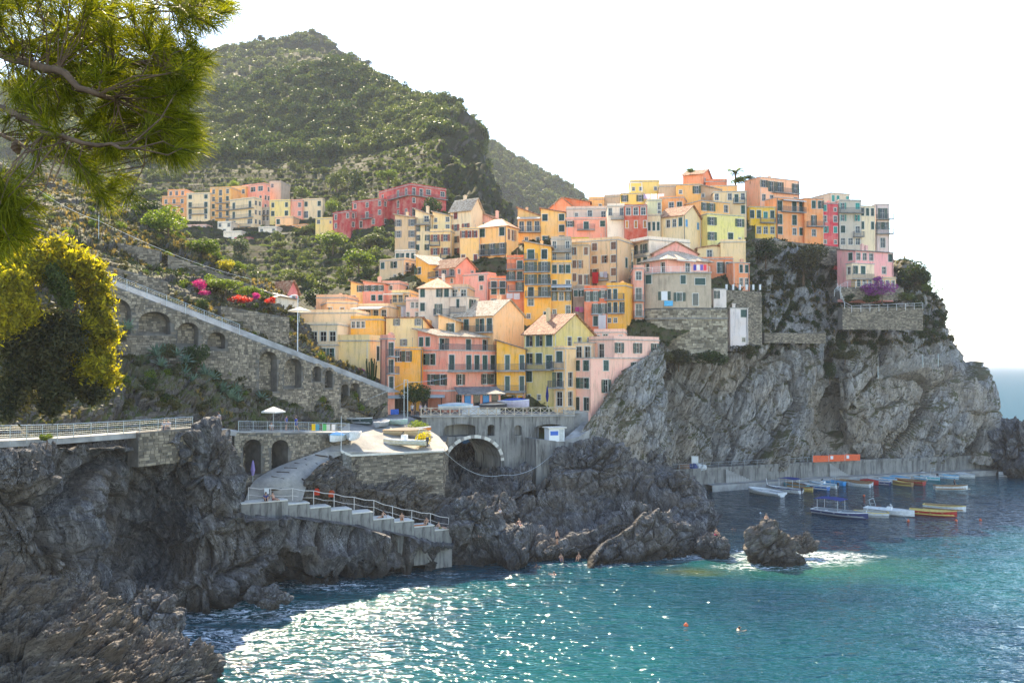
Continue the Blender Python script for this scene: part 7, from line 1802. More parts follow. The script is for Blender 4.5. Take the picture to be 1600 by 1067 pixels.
def cable(label, pts, sag=0.5, r_=0.018, name='cable', cat='cable'):
    P_ = [at(*p) for p in pts]; out_ = []
    for a, b in zip(P_, P_[1:]):
        for i in range(10): t = i / 10; out_.append(a.lerp(b, t) - Vector((0, 0, sag * 4 * t * (1 - t))))
    out_.append(P_[-1]); mb = MB(); mb.tube(out_, r_, 4, cap=False); tag(mb.build(name, M_GALV), label, cat)
cable('long pale cable running down the left slope from under the pine', [(0,250,66),(154,345,88),(392,436,124)], 0.6, 0.02)
cable('yellow rope slung from the mast over the restaurant canopy', [(545,634,124),(634,597,124),(700,590,132)], 0.2, 0.03)
cable('thin cable from the lamp post to the peach house', [(466,470,118.6),(492,488,140)], 0.3)
cable('dark cable drooping from the stone terrace to the kiosk', [(694,705,113),(785,742,120),(872,700,130)], 1.2, 0.03)
# ================================================================== UMBRELLAS
def umbrella(label, px, pyb, Y, rad_, h, col, closed=False, square=True):
    root = empty('beach_umbrella' if not closed else 'closed_umbrella', at(px, pyb, Y), 0.4, label, 'umbrella'); mb = MB(); mb.tube([(0,0,0),(0,0,h)], 0.03, 6); mb.build('pole', M_GALV, root)
    n = 4 if square else 8; mb = MB()
    if closed: mb.tube([(0,0,h*0.35),(0,0,h*0.6),(0,0,h*0.95),(0,0,h*1.08)], [0.12,0.25,0.12,0.02], 8)
    else:
        for i in range(n):
            a, b = 2*math.pi*i/n, 2*math.pi*(i+1)/n; p, q = (rad_*math.cos(a), rad_*math.sin(a), h-0.55), (rad_*math.cos(b), rad_*math.sin(b), h-0.55); mb.poly([(0,0,h), p, q]); mb.poly([p, q, (q[0],q[1],q[2]-0.15), (p[0],p[1],p[2]-0.15)])
    o = mb.build('canopy', M_CLOTH, root); o.color = (*col, 1)
umbrella('white square sunshade on the cliff path above the boat stores', 427, 668, 102, 1.35, 2.4, (0.75,0.74,0.70))
umbrella('pale violet closed umbrella on a white base at the bottom of the slipway', 395, 754, 98.6, 1, 2.3, (0.35,0.28,0.55), True)
umbrella('closed dark blue umbrella on the harbour square', 855, 640, 134, 1, 3.4, (0.02,0.03,0.2), True)
umbrella('cream sunshade beside the orange villa terrace above the lane', 468, 504, 124, 1.6, 2.2, (0.7,0.66,0.55))
# ================================================================== BOATS
def boat(label, pos, rz, L_, Bm, hull, rim, inside, kind='row', cat='rowing boat', name='rowing_boat', group=None, tilt=0.0, hd=0.55):
    if group is None or 'land' not in group: L_ *= 1.22; Bm *= 1.3; hd *= 1.45
    root = empty(name, pos, rz, label, cat, group)
    if tilt: root.rotation_euler = (tilt, 0, rz)
    n = 12
    def sec(t):      # t 0 stern .. 1 bow
        w = Bm / 2 * (0.72 + 0.28 * math.sin(math.pi * min(t * 1.25, 1) * 0.5 + 0.0)) * (1 - max(0, (t - 0.45) / 0.55) ** 2.2)
        zs = hd * (0.85 + 0.55 * max(0, t - 0.35) ** 1.5 + 0.08 * (1 - t)); zk = -0.18 + 0.5 * max(0, t - 0.75) ** 1.3 * 2
        x = (t - 0.5) * L_; return x, max(w, 0.02), zs, zk
    S_ = [sec(i / n) for i in range(n + 1)]
    mb = MB(); cs = []
    for (x, w, zs, zk) in S_: cs.append([(x, -w, zs), (x, -w*0.86, zs*0.45), (x, -w*0.5, zk*0.6), (x, 0, zk), (x, w*0.5, zk*0.6), (x, w*0.86, zs*0.45), (x, w, zs)])
    for i in range(n):
        for j in range(6): mb.poly([cs[i][j], cs[i+1][j], cs[i+1][j+1], cs[i][j+1]])
    mb.poly(cs[0]); o = mb.build('hull', M_PAINT, root, True); o.color = (*hull, 1)
    mb = MB()
    for i in range(n):
        for s in (-1, 1):
            a, b = S_[i], S_[i+1]; mb.poly([(a[0], s*a[1]*1.03, a[2]+0.05), (b[0], s*b[1]*1.03, b[2]+0.05), (b[0], s*max(b[1]-0.09,0), b[2]+0.05), (a[0], s*max(a[1]-0.09,0), a[2]+0.05)])
            mb.poly([(a[0], s*a[1]*1.03, a[2]+0.05), (b[0], s*b[1]*1.03, b[2]+0.05), (b[0], s*b[1]*1.04, b[2]-0.06), (a[0], s*a[1]*1.04, a[2]-0.06)])
    a = S_[0]; mb.box(a[0]-0.04, -a[1], a[2]-0.06, a[0]+0.08, a[1], a[2]+0.05); o = mb.build('gunwale', M_PAINT, root); o.color = (*rim, 1)
    if kind == 'cover':
        mb = MB()
        for i in range(n):
            a, b = S_[i], S_[i+1]; za, zb = a[2] + 0.35 * math.sin(math.pi * i / n), b[2] + 0.35 * math.sin(math.pi * (i+1) / n)
            for s in (-1, 1): mb.poly([(a[0], s*a[1]*1.05, a[2]), (b[0], s*b[1]*1.05, b[2]), (b[0], 0, zb+0.02), (a[0], 0, za+0.02)])
        o = mb.build('cover', M_CLOTH, root); o.color = (*inside, 1); return root
    mb = MB()
    for i in range(n):
        a, b = S_[i], S_[i+1]; mb.poly([(a[0], -a[1]*0.8, 0.12), (b[0], -b[1]*0.8, 0.12 + 0.0), (b[0], b[1]*0.8, 0.12), (a[0], a[1]*0.8, 0.12)])
        for s in (-1, 1): mb.poly([(a[0], s*a[1]*0.8, 0.12), (b[0], s*b[1]*0.8, 0.12), (b[0], s*(b[1]-0.05), b[2]), (a[0], s*(a[1]-0.05), a[2])])
    o = mb.build('inner_lining', M_PAINT, root); o.color = (*inside, 1)
    for t in (0.2, 0.45, 0.7):
        x, w, zs, zk = sec(t); mb = MB(); mb.box(x-0.13, -w+0.04, zs*0.62, x+0.13, w-0.04, zs*0.62+0.05); o = mb.build('thwart', M_PAINT, root); o.color = (*rim, 1)
    if kind in ('motor', 'launch'):
        mb = MB(); mb.box(-L_/2-0.35, -0.17, hd*0.7, -L_/2-0.04, 0.17, hd*0.7+0.55); mb.box(-L_/2-0.25, -0.07, -0.3, -L_/2-0.1, 0.07, hd*0.7); o = mb.build('outboard_motor', M_PAINT, root); o.color = (0.04,0.04,0.05,1)
    if kind == 'motor':
        mb = MB(); mb.box(-0.35, -0.35, 0.13, 0.35, 0.35, 1.15); o = mb.build('console', M_WHITE, root); mb = MB(); mb.poly([(0.36,-0.35,1.16),(0.36,0.35,1.16),(0.1,0.3,1.6),(0.1,-0.3,1.6)]); mb.build('windscreen', M_GLASS, root)
        mb = MB(); [mb.tube([(-L_*0.33, s*Bm*0.4, hd), (-L_*0.38, s*Bm*0.38, hd+1.3)], 0.04, 5) for s in (-1,1)]; mb.tube([(-L_*0.38, -Bm*0.38, hd+1.3), (-L_*0.38, Bm*0.38, hd+1.3)], 0.04, 5); mb.build('roll_bar', M_GALV, root)
    if kind == 'launch':
        mb = MB(); 
        for x in (-L_*0.36, L_*0.02): [mb.tube([(x, s*Bm*0.42, hd), (x, s*Bm*0.42, hd+1.7)], 0.035, 5) for s in (-1,1)]
        mb.build('canopy_frame', M_WHITE, root); mb = MB(); 
        for i in range(4):
            x0, x1 = -L_*0.42 + L_*0.5*i/4, -L_*0.42 + L_*0.5*(i+1)/4; z0, z1 = hd+1.72+0.14*math.sin(math.pi*i/4), hd+1.72+0.14*math.sin(math.pi*(i+1)/4); mb.poly([(x0,-Bm*0.5,z0),(x1,-Bm*0.5,z1),(x1,Bm*0.5,z1),(x0,Bm*0.5,z0)])
        o = mb.build('sun_canopy', M_CLOTH, root); o.color = (0.02,0.05,0.25,1); mb = MB(); mb.tube([(L_*0.46,0,hd),(L_*0.5,0,hd+1.3)], 0.06, 6); mb.build('bow_post', M_WHITE, root)
    if kind == 'rib':
        mb = MB(); [mb.tube([(S_[i][0], s*S_[i][1], 0.5+0.02*i) for i in range(n+1)], 0.24, 8) for s in (-1,1)]; mb.build('float_tube', M_WHITE, root)
    return root
WH_, NV, RDc, LB, TL, WD, YL, GY_ = (0.7,0.7,0.68), (0.015,0.03,0.13), (0.45,0.02,0.02), (0.15,0.42,0.6), (0.05,0.3,0.36), (0.3,0.16,0.06), (0.6,0.45,0.12), (0.3,0.32,0.33)
def wb(px, py): 
    p = water(px, py); p.z = 0.05; return p
BO = [('white inflatable motorboat nearest the quay stair with a life ring', 1196, 772, 2.2, 6.2, 2.3, WH_, GY_, WH_, 'rib', 'motorboat', 'inflatable_boat'),
 ('white motorboat with a large navy canopy moored beside the inflatable', 1224, 768, 2.3, 6.0, 2.2, WH_, NV, WH_, 'launch', 'motorboat', 'motorboat'),
 ('small ochre rowing boat behind the white motorboats', 1250, 767, 2.7, 3.8, 1.5, YL, WD, WD, 'row', 'rowing boat', 'rowing_boat'),
 ('teal rowing boat in the tight row by the quay', 1262, 761, 2.3, 4.6, 1.6, TL, WH_, GY_, 'row', 'rowing boat', 'rowing_boat'),
 ('dark blue rowing boat in the tight row by the quay', 1274, 764, 2.3, 4.4, 1.6, (0.03,0.15,0.4), WH_, WH_, 'row', 'rowing boat', 'rowing_boat'),
 ('white boat with an outboard between the blue ones in the row', 1286, 761, 2.3, 4.8, 1.7, WH_, LB, WH_, 'motor', 'motorboat', 'motorboat'),
 ('bright blue boat at the right end of the tight row', 1298, 757, 2.3, 4.8, 1.6, (0.03,0.3,0.65), LB, (0.03,0.3,0.65), 'row', 'rowing boat', 'rowing_boat'),
 ('long white rowing boat carrying gear in the middle of the harbour row', 1331, 757, 2.55, 6.4, 1.9, WH_, WD, WD, 'row', 'rowing boat', 'rowing_boat'),
 ('white canopied boat tucked behind the blue boat', 1347, 747, 2.7, 4.6, 1.8, WH_, WH_, GY_, 'launch', 'motorboat', 'motorboat'),
 ('blue rowing boat with a white band behind the small red one', 1362, 752, 2.35, 6.2, 1.9, (0.05,0.3,0.6), WH_, WD, 'row', 'rowing boat', 'rowing_boat'),
 ('tiny red boat partly hidden beside the long white one', 1358, 757, 2.8, 2.8, 1.4, RDc, RDc, RDc, 'cover', 'rowing boat', 'rowing_boat'),
 ('small white dinghy right of the tiny red boat', 1387, 754, 2.8, 2.8, 1.4, WH_, WH_, LB, 'cover', 'dinghy', 'dinghy'),
 ('pale blue covered boat in the harbour row', 1399, 751, 2.7, 4.6, 1.7, LB, WH_, LB, 'cover', 'rowing boat', 'rowing_boat'),
 ('brown and red wooden boat in the harbour row', 1421, 756, 2.3, 4.8, 1.9, RDc, WD, WD, 'row', 'rowing boat', 'rowing_boat'),
 ('white boat with a blue interior behind the brown and red one', 1426, 748, 2.35, 5.0, 1.8, WH_, LB, LB, 'row', 'rowing boat', 'rowing_boat'),
 ('white motorboat with a dark outboard near the middle of the quay', 1442, 746, 2.3, 4.6, 1.8, WH_, WH_, GY_, 'motor', 'motorboat', 'motorboat'),
 ('rounded blue covered boat close to the quay', 1465, 745, 2.9, 4.0, 1.8, (0.05,0.25,0.55), LB, (0.05,0.3,0.6), 'cover', 'rowing boat', 'rowing_boat'),
 ('white boat with a grey cover moored alone near the end of the quay', 1501, 746, 2.7, 4.4, 1.8, WH_, GY_, WH_, 'cover', 'motorboat', 'motorboat'),
 ('small white boat being rowed by a standing person', 1486, 765, -0.1, 5.0, 1.6, WH_, WD, WD, 'row', 'rowing boat', 'rowing_boat'),
 ('large navy wooden launch with a blue canopy and white rim', 1313, 806, -0.75, 7.2, 2.5, NV, WH_, GY_, 'launch', 'launch', 'launch'),
 ('little white boat between the navy launch and the console boat', 1361, 807, 2.9, 4.2, 1.7, WH_, YL, GY_, 'row', 'rowing boat', 'rowing_boat'),
 ('white console motorboat trailing mooring ropes in the open harbour', 1390, 803, -0.7, 6.2, 2.2, WH_, WH_, WH_, 'motor', 'motorboat', 'motorboat'),
 ('red rowing boat with a yellow rim', 1458, 805, -0.5, 5.6, 1.9, RDc, YL, YL, 'row', 'rowing boat', 'rowing_boat'),
 ('white rowing boat with a yellow rim behind the red one', 1476, 797, -0.6, 5.2, 1.8, WH_, YL, WD, 'row', 'rowing boat', 'rowing_boat'),
 ('second teal boat squeezed beside the ochre one at the quay', 1243, 763, 2.3, 4.2, 1.5, TL, TL, WD, 'cover', 'rowing boat', 'rowing_boat'),
 ('white skiff with a brown deck right of the long white boat', 1342, 760, 2.4, 3.6, 1.5, WH_, WD, (0.35,0.2,0.1), 'cover', 'rowing boat', 'rowing_boat'),
 ('navy dinghy between the blue and the pale blue covered boats', 1374, 757, 2.4, 3.4, 1.4, NV, WH_, GY_, 'row', 'dinghy', 'dinghy'),
 ('brown dinghy left of the red and brown wooden boat', 1410, 759, 2.3, 3.2, 1.4, WD, WD, YL, 'row', 'dinghy', 'dinghy'),
 ('light grey covered dinghy behind the harbour row near its middle', 1382, 746, 2.6, 3.6, 1.5, GY_, WH_, GY_, 'cover', 'dinghy', 'dinghy'),
 ('turquoise dinghy between the middle motorboat and the round covered boat', 1453, 750, 2.6, 3.0, 1.4, (0.1,0.45,0.5), WH_, WH_, 'row', 'dinghy', 'dinghy'),
 ('white dinghy alone right of the round blue covered boat', 1482, 748, 2.7, 3.2, 1.5, WH_, LB, LB, 'row', 'dinghy', 'dinghy'),
 ('white motorboat cut off by the right edge of the view', 1600, 745, 2.9, 8.0, 2.6, WH_, WH_, GY_, 'motor', 'motorboat', 'motorboat')]
for (lab, px, py, rz, L_, Bm, h_, r_, i_, kd, ct, nm) in BO: boat(lab, wb(px, py), rz, L_, Bm, h_, r_, i_, kd, ct, nm, 'boats moored in the harbour')
bg = 'boats pulled up on land'
def land(px, py, Y, dz=0.35): p = at(px, py, Y); p.z += dz; return p
boat('cream motorboat propped up on the sunny stone terrace', land(632,699,113,0.45), 2.95, 5.6, 1.9, (0.66,0.62,0.45), WH_, WH_, 'launch' if False else 'motor', 'motorboat', 'motorboat', bg)
boat('tan covered boat behind the cream one on the terrace', land(634,684,117,0.5), -0.15, 5.8, 2.0, (0.5,0.4,0.25), WD, (0.42,0.36,0.27), 'cover', 'motorboat', 'motorboat', bg)
boat('white rowing boat turned bow towards the sea on the slipway', land(551,690,109.5,0.35), -1.6, 3.8, 1.9, WH_, WH_, WH_, 'row', 'rowing boat', 'rowing_boat', bg, hd=0.8)
boat('blue covered boat beside the flagpole on the slipway', land(526,693,107.8,0.4), -1.9, 3.2, 1.7, WH_, LB, (0.02,0.2,0.5), 'cover', 'rowing boat', 'rowing_boat', bg, hd=0.7)
boat('dark green hulled boat at the head of the slipway', land(559,666,121,0.35), -0.6, 5.4, 2.0, (0.02,0.05,0.05), WH_, GY_, 'row', 'rowing boat', 'rowing_boat', bg, hd=0.8)
boat('small pale green dinghy behind the covered boat on the terrace', land(620,665,122,0.35), -0.3, 3.2, 1.4, (0.4,0.55,0.45), WH_, GY_, 'row', 'dinghy', 'dinghy', bg)
boat('white boat with a blue stripe parked beside the pink harbour house', land(712,642,129,0.35), 0.1, 5.0, 1.7, WH_, LB, WH_, 'cover', 'rowing boat', 'rowing_boat', bg)
boat('white and violet boat with a blue tarpaulin on the harbour square', land(803,640,132.5,0.5), -0.2, 4.6, 1.8, (0.5,0.45,0.55), WH_, (0.03,0.12,0.5), 'cover', 'rowing boat', 'rowing_boat', bg, hd=0.9)
boat('black covered boat in front of the veranda', land(771,641,130.5,0.4), 0.2, 4.0, 1.6, (0.03,0.03,0.04), GY_, (0.03,0.03,0.04), 'cover', 'rowing boat', 'rowing_boat', bg)
boat('upturned grey dinghy leaning by the mast at the edge of the square', land(598,668,120,0.3), 1.2, 3.2, 1.4, (0.3,0.32,0.33), WH_, (0.35,0.35,0.36), 'cover', 'dinghy', 'dinghy', bg)
boat('orange and white canoe behind the boats on the terrace', land(655,676,119,0.35), 0.6, 3.6, 0.8, (0.65,0.2,0.03), WH_, WD, 'row', 'canoe', 'canoe', bg, hd=0.35)
def buoy(label, px, py, col=(0.7,0.12,0.03), r_=0.22):
    mb = MB(); mb.tube([(0,0,-r_),(0,0,-r_*0.5),(0,0,r_*0.5),(0,0,r_),(0,0,r_*1.3)], [r_*0.4,r_*0.95,r_*0.95,r_*0.4,0.04], 10); o = mb.build('buoy', M_PAINT, None, True); o.location = wb(px, py); o.color = (*col, 1); tag(o, label, 'buoy', 'mooring buoys')
buoy('orange buoy between the quay row and the navy launch', 1350, 775); buoy('red buoy right of the red rowing boat', 1494, 814); buoy('red buoy farthest right in the harbour', 1532, 813); buoy('orange buoy at the bow rope of the console motorboat', 1419, 814); buoy('orange float in the open water towards the bottom of the bay', 1072, 978); buoy('pale buoy near the rocky point', 1188, 802, (0.7,0.7,0.7), 0.15)
cable('mooring rope from the console motorboat to its buoy', [(1408,800,138.5),(1419,813,137)], 0.1, 0.03, 'mooring_rope', 'rope')
# bathing ladder
ld = empty('bathing_ladder', at(817, 884, 106.6), 0, 'metal bathing ladder fixed to the flat rock above the water', 'ladder')
for sx in (-0.3, 0.3): mb = MB(); mb.tube([(sx, 0, -0.4), (sx, 0, 2.6), (sx, 0.35, 2.9)], 0.035, 6); mb.build('side_rail', M_GALV, ld)
for i in range(8): mb = MB(); mb.tube([(-0.3, 0, 0.1 + 0.33 * i), (0.3, 0, 0.1 + 0.33 * i)], 0.028, 5); mb.build('rung', M_GALV, ld)
# sign on the rope
sg = empty('notice_board', at(417, 784, 97.4), 0, 'white notice hung on the rope railing beside the top sunbather', 'sign'); mb = MB(); mb.box(-0.25, -0.12, 0.9, 0.25, -0.08, 1.5); mb.build('board', M_WHITE, sg); mb = MB(); mb.tube([(0,-0.05,0),(0,-0.05,0.9)], 0.03, 5); mb.build('stake', M_GALV, sg)
for (px, py, Y, c, lab) in [(495,773,101,(0.7,0.06,0.02),'bright red bag left on the slipway edge behind the rope'),(518,776,102,(0.65,0.1,0.03),'smaller red bag left of the lower bathing steps')]:
    mb = MB(); mb.box(-0.3,-0.2,0,0.3,0.2,0.55); mb.box(-0.2,-0.1,0.553,0.2,0.1,0.72); o = mb.build('bag', M_CLOTH); o.location = at(px, py, Y); o.color = (*c,1); tag(o, lab, 'bag')
# washing and awnings on the houses
H_ = ROOTS
laundry(H_['tall beige house with brown shutters over the red and yellow house'], 'L', 0.50, 0.64, 0.40, [(0.75,0.02,0.03)], 'bright red cloth hanging from the tall beige house', 2.6, 1.1)
laundry(H_['tall beige house with brown shutters over the red and yellow house'], 'L', 0.66, 0.82, 0.40, [(0.7,0.7,0.72),(0.6,0.5,0.55)], ['white towel beside the red cloth on the beige house', 'pinkish towel beside the red cloth on the beige house'], 1.2, 1.1)
laundry(H_['red left half of the red and yellow house'], 'L', 0.62, 0.98, 0.30, [(0.76,0.74,0.74)], 'big white sheet hung across the red and yellow house', 3.0, 1.6)
laundry(H_['pale pink house built against the cliff with half open shutters'], 'R', 0.22, 0.72, 0.32, [(0.7,0.68,0.7),(0.72,0.72,0.74),(0.6,0.6,0.68),(0.72,0.72,0.7)], ['first white cloth on the line of the pale pink cliff house','second white cloth on the line of the pale pink cliff house','bluish cloth on the line of the pale pink cliff house','last white cloth on the line of the pale pink cliff house'], 1.4, 0.5)
laundry(H_['narrow tall terracotta house with washing on its balcony'], 'L', 0.05, 0.85, 0.36, [(0.7,0.7,0.72),(0.74,0.74,0.74)], ['left white towel on the terracotta house balcony','right white towel on the terracotta house balcony'], 1.2, 1.15)
laundry(H_['yellow house with a wide flat awning and white washing'], 'L', 0.62, 1.0, 0.45, [(0.76,0.76,0.78),(0.74,0.74,0.78)], ['left white sheet on the yellow awning house','right white sheet on the yellow awning house'], 2.2, 1.2)
laundry(H_['narrow shaded stone house with pink towels under the beige house'], 'L', 0.2, 0.9, 0.42, [(0.6,0.08,0.28),(0.65,0.2,0.35)], ['magenta towel in the shaded gap under the beige house','pink towel in the shaded gap under the beige house'], 1.0, 0.9)
laundry(H_['yellow house with a white pergola frame on its roof'], 'L', 0.98, 1.9, 0.95, [(0.55,0.45,0.62),(0.7,0.68,0.68),(0.65,0.45,0.5)], ['violet sheet on the line by the yellow pergola house','white sheet on the line by the yellow pergola house','rose sheet on the line by the yellow pergola house'], 1.3, 0.4)
awning(H_['slim golden house with grey glazed upper balconies'], 'L', 0.0, 1.0, 0.62, 1.5, (0.45,0.48,0.5))
awning(H_['yellow house with a wide flat awning and white washing'], 'L', -0.25, 0.85, 1.02, 2.5, (0.66,0.62,0.52), 0.2)
awning(H_['cream house with a pale canvas shade right of the peach house'], 'L', 0.0, 0.9, 1.0, 3.0, (0.7,0.66,0.56), 0.3)
awning(H_['beige left wing of the tall beige house under a yellow roof shelter'], 'L', -0.1, 1.0, 1.14, 2.0, (0.7,0.5,0.03), 0.1)
awning(H_['ochre house with two long wooden balconies at the left end of the ridge'], 'L', 0.0, 1.0, 0.98, 1.8, (0.55,0.5,0.42), 0.5)
awning(H_['small white cottage with an orange awning above the arcade'], 'L', 0.6, 1.2, 1.0, 1.4, (0.7,0.3,0.03), 0.3)
awning(H_['white house with a wide terrace roof and cream awning above the balconies'], 'L', 0.0, 1.0, 1.0, 1.2, (0.6,0.25,0.1), 0.1)
awning(H_['orange house with green doors right of the mustard house'], 'R', 0.15, 0.95, 0.97, 1.0, (0.6,0.6,0.6), 0.2)
for (i_, zf) in ((pinkh, 0.66), (pinkh, 0.33)):
    mb = MB(); z = i_['ext'] + i_['Hv'] * zf; mb.box(-0.03, -0.03, z, i_['W'] + 0.03, -0.002, z + 0.22); mb.box(-0.03, -0.002, z, -0.002, i_['D'] + 0.03, z + 0.22); mb.build('string_course', M_TRIM, i_['root'])
# ================================================================== PEOPLE
M_SKIN = paint('skin')
def skin_body(verts, edges, radii, root_i=0):
    me = bpy.data.meshes.new('tmp'); me.from_pydata(verts, edges, []); ob = bpy.data.objects.new('tmp', me); COL.objects.link(ob)
    sk = ob.modifiers.new('s', 'SKIN')
    for i, d in enumerate(me.skin_vertices[0].data): d.radius = (radii[i], radii[i]); d.use_root = (i == root_i)
    sk.use_smooth_shade = True; ss = ob.modifiers.new('d', 'SUBSURF'); ss.levels = 1; ss.render_levels = 1
    dg = bpy.context.evaluated_depsgraph_get(); m_ = bpy.data.meshes.new_from_object(ob.evaluated_get(dg)); bpy.data.objects.remove(ob, do_unlink=True); return m_
def P3(*a): return Vector(a)
POSES = {}
def make_pose(kind):
    if kind in POSES: return POSES[kind]
    # figure faces -y; origin at the support point
    if kind == 'stand':
        pel, ch, nk, hd = P3(0,0,0.93), P3(0,0.01,1.32), P3(0,0,1.5), P3(0,-0.02,1.64)
        arms = [[P3(s*0.19,0,1.43), P3(s*0.27,0.02,1.16), P3(s*0.25,-0.12,0.95)] for s in (-1,1)]; legs = [[P3(s*0.1,0,0.9), P3(s*0.12,-0.03,0.5), P3(s*0.13,0.02,0.08), P3(s*0.14,-0.14,0.03)] for s in (-1,1)]
    elif kind == 'walk':
        pel, ch, nk, hd = P3(0,0,0.92), P3(0,-0.03,1.31), P3(0,-0.05,1.49), P3(0,-0.08,1.63)
        arms = [[P3(s*0.19,-0.03,1.42), P3(s*0.25,s*0.14,1.16), P3(s*0.22,s*0.16-0.1,0.94)] for s in (-1,1)]; legs = [[P3(s*0.1,0,0.89), P3(s*0.11,-s*0.14-0.03,0.5), P3(s*0.11,-s*0.26+0.04,0.1), P3(s*0.11,-s*0.26-0.1,0.04)] for s in (-1,1)]
    elif kind == 'sit':
        pel, ch, nk, hd = P3(0,0,0.12), P3(0,-0.06,0.5), P3(0,-0.1,0.67), P3(0,-0.14,0.81)
        arms = [[P3(s*0.19,-0.07,0.6), P3(s*0.26,-0.18,0.36), P3(s*0.16,-0.42,0.42)] for s in (-1,1)]; legs = [[P3(s*0.1,-0.04,0.12), P3(s*0.14,-0.46,0.42), P3(s*0.13,-0.62,0.06), P3(s*0.13,-0.78,0.03)] for s in (-1,1)]
    elif kind == 'lean':      # sitting back on the hands, legs stretched
        pel, ch, nk, hd = P3(0,0,0.11), P3(0,0.16,0.46), P3(0,0.2,0.62), P3(0,0.18,0.76)
        arms = [[P3(s*0.19,0.2,0.56), P3(s*0.28,0.38,0.32), P3(s*0.26,0.5,0.05)] for s in (-1,1)]; legs = [[P3(s*0.1,-0.04,0.1), P3(s*0.12,-0.44,0.22), P3(s*0.12,-0.84,0.06), P3(s*0.12,-0.9,0.18)] for s in (-1,1)]
    elif kind == 'swim':
        pel, ch, nk, hd = P3(0,0.5,-0.28), P3(0,0.15,-0.12), P3(0,0,0.02), P3(0,-0.06,0.15)
        arms = [[P3(s*0.19,0.08,-0.08), P3(s*0.42,-0.15,-0.04), P3(s*0.4,-0.4,0.0)] for s in (-1,1)]; legs = [[P3(s*0.1,0.5,-0.3), P3(s*0.14,0.9,-0.38), P3(s*0.12,1.3,-0.34), P3(s*0.12,1.42,-0.32)] for s in (-1,1)]
    V_ = [pel, pel.lerp(ch, 0.5), ch, nk, hd - Vector((0,0,0.06)), hd + Vector((0,0,0.03)), hd + Vector((0,0,0.11))]; E_ = [(0,1),(1,2),(2,3),(3,4),(4,5),(5,6)]; Rr_ = [0.15,0.13,0.155,0.058,0.075,0.1,0.06]
    def add(p, par, r_): V_.append(p); Rr_.append(r_); E_.append((par, len(V_) - 1)); return len(V_) - 1
    hands = []
    for A_ in arms:
        i = add(A_[0], 2, 0.06); i = add(A_[0].lerp(A_[1], 0.5), i, 0.05); i = add(A_[1], i, 0.042); i = add(A_[2], i, 0.03); d = (A_[2] - A_[1]).normalized(); sd = Vector((d.y, -d.x, 0.2)).normalized(); i = add(A_[2] + d * 0.07, i, 0.034); hands.append((A_[2], d, sd))
    for L_ in legs:
        i = add(L_[0], 0, 0.1); i = add(L_[0].lerp(L_[1], 0.5), i, 0.085); i = add(L_[1], i, 0.06); i = add(L_[1].lerp(L_[2], 0.4), i, 0.062); i = add(L_[2], i, 0.038); i = add(L_[3], i, 0.035)
    me = skin_body([tuple(v) for v in V_], E_, Rr_)
    # nose, ears and five fingers to each hand join the same mesh
    mb = MB(); mb.tube([hd + P3(0,-0.09,0.05), hd + P3(0,-0.125,0.005)], [0.012,0.018], 6)
    for s in (-1,1): mb.tube([hd + P3(s*0.095,0,0.04), hd + P3(s*0.1,0.01,-0.01)], 0.018, 6)
    for (w_, d, sd) in hands:
        for k in range(4): 
            b = w_ + d * 0.09 + sd * (0.022 * (k - 1.5)); l_ = (0.07,0.08,0.075,0.06)[k]; mb.tube([b, b + d * l_ * 0.5, b + d * l_ - Vector((0,0,0.02))], [0.010,0.009,0.007], 5)
        b = w_ + d * 0.03 + sd * 0.035; mb.tube([b, b + (d + sd * 0.8).normalized() * 0.035, b + (d + sd * 0.5).normalized() * 0.07], [0.012,0.01,0.008], 5)
    bm = bmesh.new(); bm.from_mesh(me); t_ = mb.mesh('x', M_SKIN, True); bm.from_mesh(t_); me2 = bpy.data.meshes.new('body_' + kind); bm.to_mesh(me2); bm.free(); me2.materials.clear(); me2.materials.append(M_SKIN); me2.polygons.foreach_set('use_smooth', [True] * len(me2.polygons))
    hm = MB(); hm.tube([hd + P3(0,0.03,-0.07), hd + P3(0,0.045,0.0), hd + P3(0,0.03,0.07), hd + P3(0,0.01,0.14), hd + P3(0,0.0,0.165)], [0.06,0.1,0.115,0.085,0.03], 12)
    hair = hm.mesh('hair', M_PAINT, True)
    tm = MB(); tm.tube([pel.lerp(ch, 0.1), pel.lerp(ch, 0.5), ch, ch.lerp(nk, 0.75)], [0.175,0.16,0.185,0.1], 14)
    for A_ in arms: tm.tube([A_[0].lerp(ch, 0.3), A_[0], A_[0].lerp(A_[1], 0.55)], [0.09,0.078,0.066], 10)
    top = tm.mesh('shirt', M_CLOTH, True)
    bmm = MB(); bmm.tube([pel.lerp(ch, 0.2), pel, pel - (ch - pel).normalized() * 0.08], [0.168,0.182,0.14], 14)
    for L_ in legs: bmm.tube([L_[0].lerp(pel, 0.3), L_[0].lerp(L_[1], 0.25), L_[0].lerp(L_[1], 0.5)], [0.125,0.112,0.1], 10)
    bot = bmm.mesh('shorts', M_CLOTH, True)
    POSES[kind] = (me2, hair, top, bot); return POSES[kind]
def person(label, pos, rz, kind, shirt=None, shorts=(0.03,0.03,0.05), hair=(0.05,0.03,0.02), skin=(0.5,0.27,0.17), s=1.0):
    body, hr, top, bot = make_pose(kind); root = empty('person', pos, rz, label, 'person', 'people at the harbour'); root.scale = (s, s, s)
    o = obj('body', body, root); o.color = (*skin, 1); o = obj('hair', hr, root); o.color = (*hair, 1)
    if shirt: o = obj('shirt', top, root); o.color = (*shirt, 1)
    if shorts: o = obj('shorts', bot, root); o.color = (*shorts, 1)
def stp(i, f=0.5):
    x, y, z, L_, a = STEPS[i]; return Vector((x + math.cos(a) * L_ * f - math.sin(a) * 0.5, y + math.sin(a) * L_ * f + math.cos(a) * 0.5, z + 0.1))
